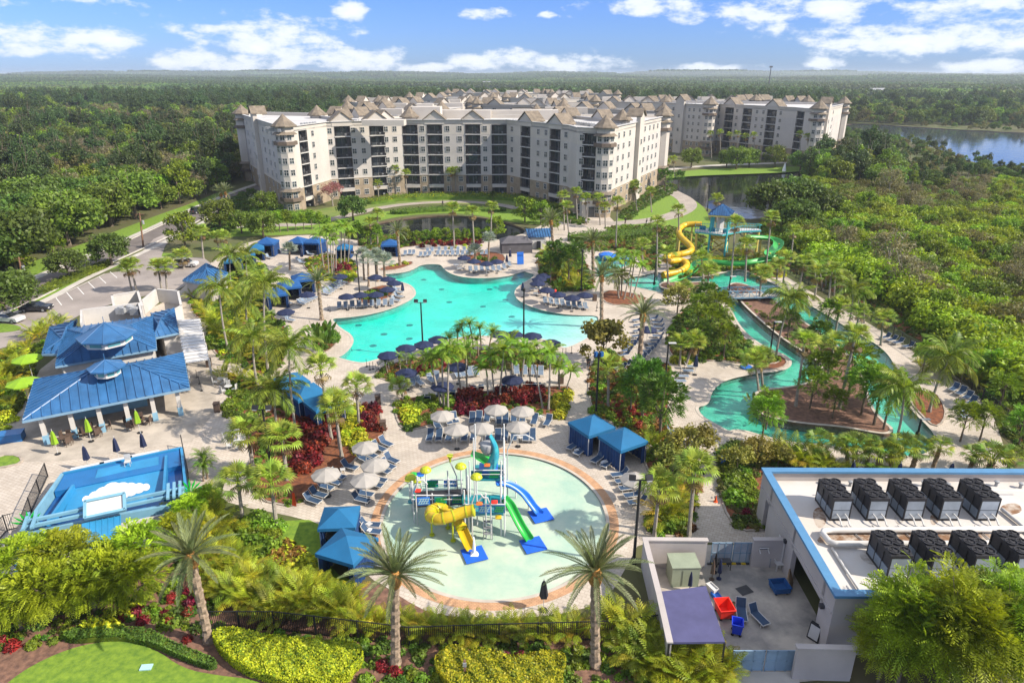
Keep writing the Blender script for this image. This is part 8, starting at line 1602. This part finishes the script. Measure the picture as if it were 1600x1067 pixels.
cover(BED['g'], .8, 1.0, (0, 2, 3, 3), 'rough green planting behind the plant building', False); cover(BED['h'], .8, 1.0, (0, 1, 2), 'dense planting left of the lazy river', False); cover(BED['k'], .9, 1.0, (0, 1, 2, 4), 'dense planting on the right peninsula', False)
cover(BED['q'], .9, .9, (0, 1, 2, 4), 'low plants round the children pool', False, WATERS); cover(BED['r'], 1.0, 1.1, (0, 1, 1, 5), 'bright low planting round the slide tower', False, WATERS); cover(BED['s'], 1.0, 1.1, (0, 1, 2, 3), 'low planting along the right boundary', False, WATERS)
cover(BED['m'], .9, .7, (0, 1, 5), 'low plants under the slender foxtail palms', False); cover(BED['p'], .9, .9, (0, 1, 2), 'low plants between pond and far pool deck', False); cover(BED['c'], 1.1, .7, (0, 1, 2), 'low green plants in the bed above the splash pad', False)
cover([(1160, 470), (1290, 540), (1345, 560), (1350, 600), (1260, 600), (1285, 580), (1275, 562), (1240, 540), (1194, 505)], 1.3, .9, (0, 1, 3), 'loose plants on the upper river island')
cover([(330, 860), (350, 985), (640, 1000), (1000, 1005), (1040, 1000), (1060, 1070), (1140, 1075), (1120, 1130), (560, 1130), (480, 1100), (360, 1000), (250, 985), (150, 985), (60, 1010), (-100, 1030), (-100, 930), (60, 930), (250, 890)], .8, .85, (0, 1, 2, 6, 1), 'mixed low plants on the mulch bank along the bottom fence')
cover([(-60, 690), (0, 690), (30, 640), (60, 560), (110, 520), (40, 545), (-60, 560)], .9, 1.2, (0, 1, 5), 'leafy planting left of the blue roofed pavilions')
cover([(380, 300), (400, 340), (340, 372), (290, 380), (330, 350), (350, 320)], 1.3, 1.5, (0, 2, 6), 'dark undergrowth left of the crescent block'); cover([(940, 355), (1040, 352), (1100, 370), (1110, 398), (1060, 400), (1000, 392), (980, 375)], 1.2, 1.1, (0, 1, 3), 'low shrubs between the lawn and the slides')
cover([(850, 322), (925, 345), (905, 352), (850, 342), (800, 330)], 1.1, 1.2, (0, 2, 6), 'dark shrubs at the right foot of the crescent block'); cover([(1225, 400), (1180, 350), (1260, 350), (1350, 440), (1430, 500), (1330, 460)], 1.1, 1.4, (0, 1, 1), 'dense green thicket behind the right fence'); cover([(1500, 560), (1620, 600), (1700, 700), (1600, 720), (1540, 640)], 1.1, 1.3, (0, 2, 3), 'thicket along the far right boundary')
cover([(1030, 285), (1060, 290), (1055, 300), (1010, 325), (985, 345), (960, 340), (1000, 310)], 1.2, 1.0, (0, 2, 6), 'shrubs beside the right end of the crescent block')
for x, y in ((1440, 585), (1470, 590), (1500, 600), (1530, 690), (1500, 690), (1560, 640), (1590, 700), (1545, 600)): tree('mango', x, y, .7, 'airy light green tree')
# ---- woods
TE = [p for p in [(-600, 520), (20, 425), (100, 392), (190, 358), (250, 332), (310, 310), (350, 292), (388, 275), (440, 240), (480, 222), (530, 205), (545, 190), (600, 183), (860, 180), (1000, 182), (1060, 190), (1290, 192), (1322, 210), (1305, 250), (1275, 262), (1262, 280), (1245, 310), (1235, 345), (1225, 385), (1350, 440), (1440, 495), (1530, 565), (1600, 630), (1800, 720), (1900, 1300), (-900, 1300)]]
def wood_kind(px, py, D, u):
    if px < 420 and D < 1500:
        if py > 262 and (425 - py) - (px - 20) * .42 > -60 and D < 230 and abs((px * .42 + py) - 405) < 42: return ('oak', 'oak', 'oak2', 'bright')[u % 4], 1.15
        z = math.sin(px * .02 + 1) + math.sin(py * .06) + math.sin(px * .011 - py * .03)
        if py < 185: return ('bright', 'bright', 'mid', 'bright2', 'pine')[u % 5] if z > -.3 and py > 150 and px < 330 else ('pine', 'oak', 'pine', 'mid')[u % 4], 1.0
        if z > .8: return ('bright', 'mid', 'mid', 'olive', 'pine')[u % 5], 1.1
        return ('grey', 'olive', 'olive', 'mid', 'pine', 'grey', 'bright')[u % 7], 1.0
    if D < 300 and px > 1200:
        z = math.sin(px * .017) + math.sin(py * .035 + 1) + math.sin((px - py) * .02)
        if px > 1200 and py < 300 and px < 1480: return ('oak', 'pine', 'cypress', 'mid', 'bright', 'oak2')[u % 6], .95
        return (('marsh', 'marsh', 'marsh2', 'bright', 'marsh', 'marsh3') if z > -.2 else ('marsh2', 'marsh3', 'marsh2', 'marsh', 'marsh3', 'grey'))[u % 6], (.95 if u % 6 not in (3,) else .6)
    if px > 1290 and py < 196: return ('mid', 'bright', 'pine', 'olive', 'oak')[u % 5], .9
    return ('pine', 'pine', 'oak', 'mid', 'olive')[u % 5], 1.0
cand = []
y = 60.0
while y < 900:
    sp = 3.5 if y < 150 else 4.1 if y < 280 else 6.0 if y < 450 else 9.0
    x = -y * .95 - 30
    while x < y * .95 + 30:
        a, b = x + rs.uniform(-.45, .45) * sp, y + rs.uniform(-.45, .45) * sp; px, py = PXL(a, b)
        if px < 1150 and y < 280 and rs.random() < .35: x += sp; continue
        if not inpoly(px, py, TE) and not inpoly(a, b, LAKE) and not inpoly(a, b, PONDB):
            k, s = wood_kind(px, py, math.hypot(a, b), rs.randrange(420)); s *= rs.uniform(.6, 1.36) * (1.0 if y < 260 else 1.1 if y < 450 else 1.45)
            if (px > 1395 and 196 < py < 345) or (px > 1288 and 196 < py < 266): s *= .38 if py < 285 else .6 if py < 310 else .8
            cand.append((b, a, k, s))
        x += sp
    y += sp
cand.sort(); WN = {'oak': 'dark rounded oak', 'oak2': 'rounded green oak', 'bright': 'bright yellow-green tree', 'bright2': 'upright bright green tree', 'olive': 'olive scrub tree', 'mid': 'mid-green leafy tree', 'grey': 'grey half-bare tree', 'pine': 'tall dark pine', 'cypress': 'slender pale green cypress', 'marsh': 'bright green bush', 'marsh2': 'mid-green bush', 'marsh3': 'olive bush'}
near = [c for c in cand if 0 <= PXL(c[1], c[0], 4)[0] <= 1600][:285]; ns = set(id(c) for c in near)
for c in near:
    b, a, k, s = c; o = dup(T[k], (a, b, 0), rs.uniform(0, 6), s); o['category'] = 'tree'; right = PXL(a, b)[0] > 800
    reg(o, ('small ' if s < .62 else 'medium ' if s < .95 else 'large ') + WN[k]); o['group'] = WN[k] + ('es' if WN[k].endswith('bush') else 's') + (' in the marsh wood on the right' if right else ' in the wood on the left')
ks = list(WN); TM = []; MAPI = {}
for k in ks:
    MAPI[k] = len(TM)
    for ch in KIDS[T[k].name]:
        if ch.data and ch.data.name.startswith('crown'): TM.append(ch.data)
    for ch in KIDS[T[k].name]:
        if ch.data and ch.data.name.startswith('tr'): TM.append(ch.data)
rest = [c for c in cand if id(c) not in ns]; zones = {'left': [], 'right': [], 'mid': []}
for c in rest: p = PXL(c[1], c[0])[0]; zones['left' if p < 450 else 'right' if p > 1060 else 'mid'].append(c)
for z, lab in (('left', 'wide mixed wood stretching left of the road and condos'), ('right', 'marsh wood and trees round the lake on the right'), ('mid', 'pine wood behind the condo blocks')):
    P = []; I = []
    for b, a, k, s in zones[z]:
        r_ = rs.uniform(0, 6)
        P.append((a, b, 0, r_, s)); I.append(MAPI[k])
        if b < 420: P.append((a, b, 0, r_, s)); I.append(MAPI[k] + 1)
    if P: scatter('wood', 'wood', TM, P, lab, 'wood', I)
# far woods: tiles of small tree crowns out to the horizon
def tile(name, mats, n, h, w=90):
    Q = []; mi = []
    for i in range(n):
        x, y_ = rs.uniform(-w / 2, w / 2), rs.uniform(-w / 2, w / 2); hh = h * rs.uniform(.6, 1.15); r = rs.uniform(2.2, 4.2); k = 16
        d = rng.normal(size=(k, 3)); d /= np.linalg.norm(d, axis=1)[:, None]; d[:, 2] = abs(d[:, 2]) * 1.1 - .2; p = d * r * np.array([1, 1, 1.1]) + np.array([x, y_, hh - r * .6]); Q.append(leafquads(p, 1.7, d, .6, .8)); mi += [rs.randrange(len(mats))] * k
    return qmesh(name, np.concatenate(Q), mats, mi)
leafm('leaf_far', (0.12, 0.18, 0.04), (0.06, 0.10, 0.028)); leafm('leaf_farb', (0.20, 0.28, 0.04), (0.10, 0.16, 0.03))
TL_ = [tile('tl0', ['leaf_pine', 'leaf_far'], 190, 15), tile('tl1', ['leaf_far', 'leaf_mid'], 180, 12), tile('tl2', ['leaf_farb', 'leaf_mid', 'leaf_far'], 160, 9), tile('tl3', ['leaf_farb', 'leaf_olive'], 90, 6)]
CLR = [[(1270, 149), (1430, 149), (1450, 157), (1260, 157)], [(230, 149.5), (440, 149.5), (450, 153.5), (220, 153.5)], [(980, 126), (1260, 125.5), (1260, 129), (980, 130)], [(1490, 139), (1640, 139), (1640, 145), (1470, 145)], [(-50, 141), (120, 141), (140, 146), (-50, 146)], [(480, 128), (620, 128), (620, 131), (480, 131)]]
mat('meadow', (0.36, 0.34, 0.14), .95, scale=.01, col2=(.24, .28, .09))
for q in CLR: struct('meadow', sheet([tuple(G(*p)[:2]) for p in q], [], .02).mesh('meadow', 'meadow'))
pts = []; idx = []; y = 900.0
while y < 7000:
    sp = 82 if y < 2500 else 105; x = -y * .95
    while x < y * .95:
        a, b = x + rs.uniform(-12, 12), y + rs.uniform(-12, 12); z = math.sin(a * .0021 + 1.3) * math.sin(b * .0031 + .5) + .6 * math.sin(a * .0057 + b * .0043) + rs.uniform(-.3, .3)
        px, py = PXL(a, b)
        if z > -1.0 and not inpoly(a, b, LAKE) and not any(inpoly(px, py, q) for q in CLR):
            hv = 1 + max(0, (y - 1800) / 5000) * (1.0 + 1.1 * math.sin(a * .0013 + 2) * math.sin(b * .0017) + .5 * math.sin(a * .0049) + rs.uniform(-.3, .3)); pts.append((a, b, 0, rs.uniform(0, 6), max(.8, hv) * (1.0 + (sp > 90) * .2))); idx.append(0 if z < .1 else 1 if z < .55 else 2 if z < 1.1 else 3)
        x += sp
    y += sp * (.9 if y < 2500 else 1.0)
scatter('far_wood', 'far', TL_, pts, 'endless flat wood reaching to the horizon', 'wood', idx)
for i, (px, py, w, lb) in enumerate(((545, 131, 26, 'long low pale building in the far wood, left of the condo roofs'), (700, 132, 22, 'small white house specks beyond the condo roofs, left one'), (760, 131, 20, 'white shed beyond the condo roofs, right one'), (1370, 144, 30, 'pale building across the lake among trees'), (960, 122, 60, 'pale warehouse far off above the condo roofs'))):
    g = G(px, py, 8); b_ = thing('house', lb, 'house', (g.x, g.y, 0)); w *= g.y / 1500; ob('wall', MB().box((0, 0, 5), (w, 14, 10)).mesh('hw', 'white_wall'), b_); ob('roof', MB().add([(-w / 2 - 1, -8, 10), (w / 2 + 1, -8, 10), (w / 2 + 1, 8, 10), (-w / 2 - 1, 8, 10), (-w / 2, 0, 14), (w / 2, 0, 14)], [(0, 1, 5, 4), (2, 3, 4, 5), (1, 2, 5), (3, 0, 4)]).mesh('hr', 'condenser'), b_)
# ------------------------------------------------------------------ haze: one box of thin air round everything
hz = bpy.data.materials.new('haze'); hz.use_nodes = True; n = hz.node_tree.nodes; n.remove(n['Principled BSDF']); v = n.new('ShaderNodeVolumePrincipled'); v.inputs['Color'].default_value = (0.80, 0.90, 1.0, 1); v.inputs['Density'].default_value = 0.00013; v.inputs['Anisotropy'].default_value = 0.2
hz.node_tree.links.new(v.outputs[0], n['Material Output'].inputs['Volume']); MT['haze'] = hz
ob('haze', MB().box((0, 6800, 25), (26000, 16600, 56)).mesh('haze', 'haze'), label='thin pale air between the camera and the far woods', kind='stuff', cat='haze')
# ------------------------------------------------------------------ labels that say where each repeated thing stands
LM = [('the bar pavilion', 170, 620), ('the surf ride', 160, 770), ('the pergola', 300, 530), ('the small blue pavilion', 320, 430), ('the car park', 180, 440), ('the left blue cabanas', 450, 440), ('the three teal cabanas', 480, 605), ('the dark red shrub bank', 485, 710), ('the left peninsula', 590, 460), ('the upper left deck', 440, 390),
      ('the dark pond', 690, 360), ('the round peninsula', 760, 410), ('the grey tent', 806, 385), ('the right peninsula', 880, 450), ('the children pool', 955, 405), ('the slide tower', 1125, 380), ('the slide pool', 1030, 440), ('the curved lounger rows', 1010, 530), ('the pygmy palm clump', 730, 540), ('the central red bed', 770, 620), ('the walkway', 915, 600), ('the teal cabana pair', 950, 680),
      ('the service yard', 1150, 930), ('the plant building', 1400, 780), ('the lower river bend', 1300, 700), ('the river island', 1300, 620), ('the blue footbridge', 1170, 470), ('the far right path', 1490, 610), ('the right river deck', 1400, 535), ('the green slide bank', 1215, 420), ('the front lawn', 200, 1040), ('the two lawn cabanas', 530, 830), ('the left yellow hedge', 440, 1030), ('the bottom yellow hedge', 780, 1050), ('the pond-side block', 1180, 255),
      ('the crescent block', 740, 310), ('the condo entrance', 930, 338), ('the splash pad', 770, 825), ('the bottom fence', 640, 990), ('the grey parasols', 560, 725), ('the lime shrubs', 555, 665), ('the car park road', 120, 425), ('the left condo corner', 430, 330), ('the lake', 1540, 240), ('the pond trees', 1215, 340), ('the wood edge', 250, 300), ('the left roadside oaks', 60, 380), ('the far left frame edge', 20, 300), ('the right marsh', 1450, 420), ('the right frame edge', 1580, 480), ('the condo side wall', 340, 260), ('the pool shore parasols', 800, 535)]
def short(t):
    for a, b in (('', ''), (' from the left in ', ' from left in '), ('sling sun lounger', 'sun lounger'), ('curtained cabana', 'cabana'), (' the ', ' '), ('clumping ', ''), (' open ', ' ')):
        if len(t.split()) <= 16: break
        t = t.replace(a, b) if a else t
    return ' '.join(t.split()[:16])
bpy.context.view_layer.update(); GRP = {}
for o, desc, where in REG:
    m_ = o.matrix_world.translation; px, py = PXL(m_.x, m_.y); nm, lx, ly = min(LM, key=lambda l: math.hypot((l[1] - px), (l[2] - py) * 1.4)); dx, dy = px - lx, (py - ly) * 1.6
    side = ('left of' if dx < 0 else 'right of') if abs(dx) > abs(dy) else ('behind' if dy < 0 else 'in front of'); GRP.setdefault((desc, side, nm), []).append((px, py, o))
G2 = []
for (desc, side, nm), lst in GRP.items():
    n_ = -(-len(lst) // 12); lst.sort(key=lambda t: t[1]); c_ = -(-len(lst) // n_)
    for r_ in range(n_): G2.append((desc, side, nm, '' if n_ == 1 else ' in %s row' % (('back', 'front') if n_ == 2 else ('back', 'middle', 'front') if n_ == 3 else ('rearmost', 'second', 'third', 'fourth', 'fifth', 'sixth', 'seventh'))[r_], lst[r_ * c_:(r_ + 1) * c_]))
for desc, side, nm, rw, lst in G2:
    lst.sort(key=lambda t: t[0])
    for i, (px, py, o) in enumerate(lst): o['label'] = '%s %s %s' % (desc, side, nm) + (', %s from left' % ORD[i] if len(lst) > 1 and i < 20 else '') + rw
for o in bpy.data.objects:
    if o.get('label') and len(o['label'].split()) > 16: o['label'] = short(o['label'])
cleanup_protos()
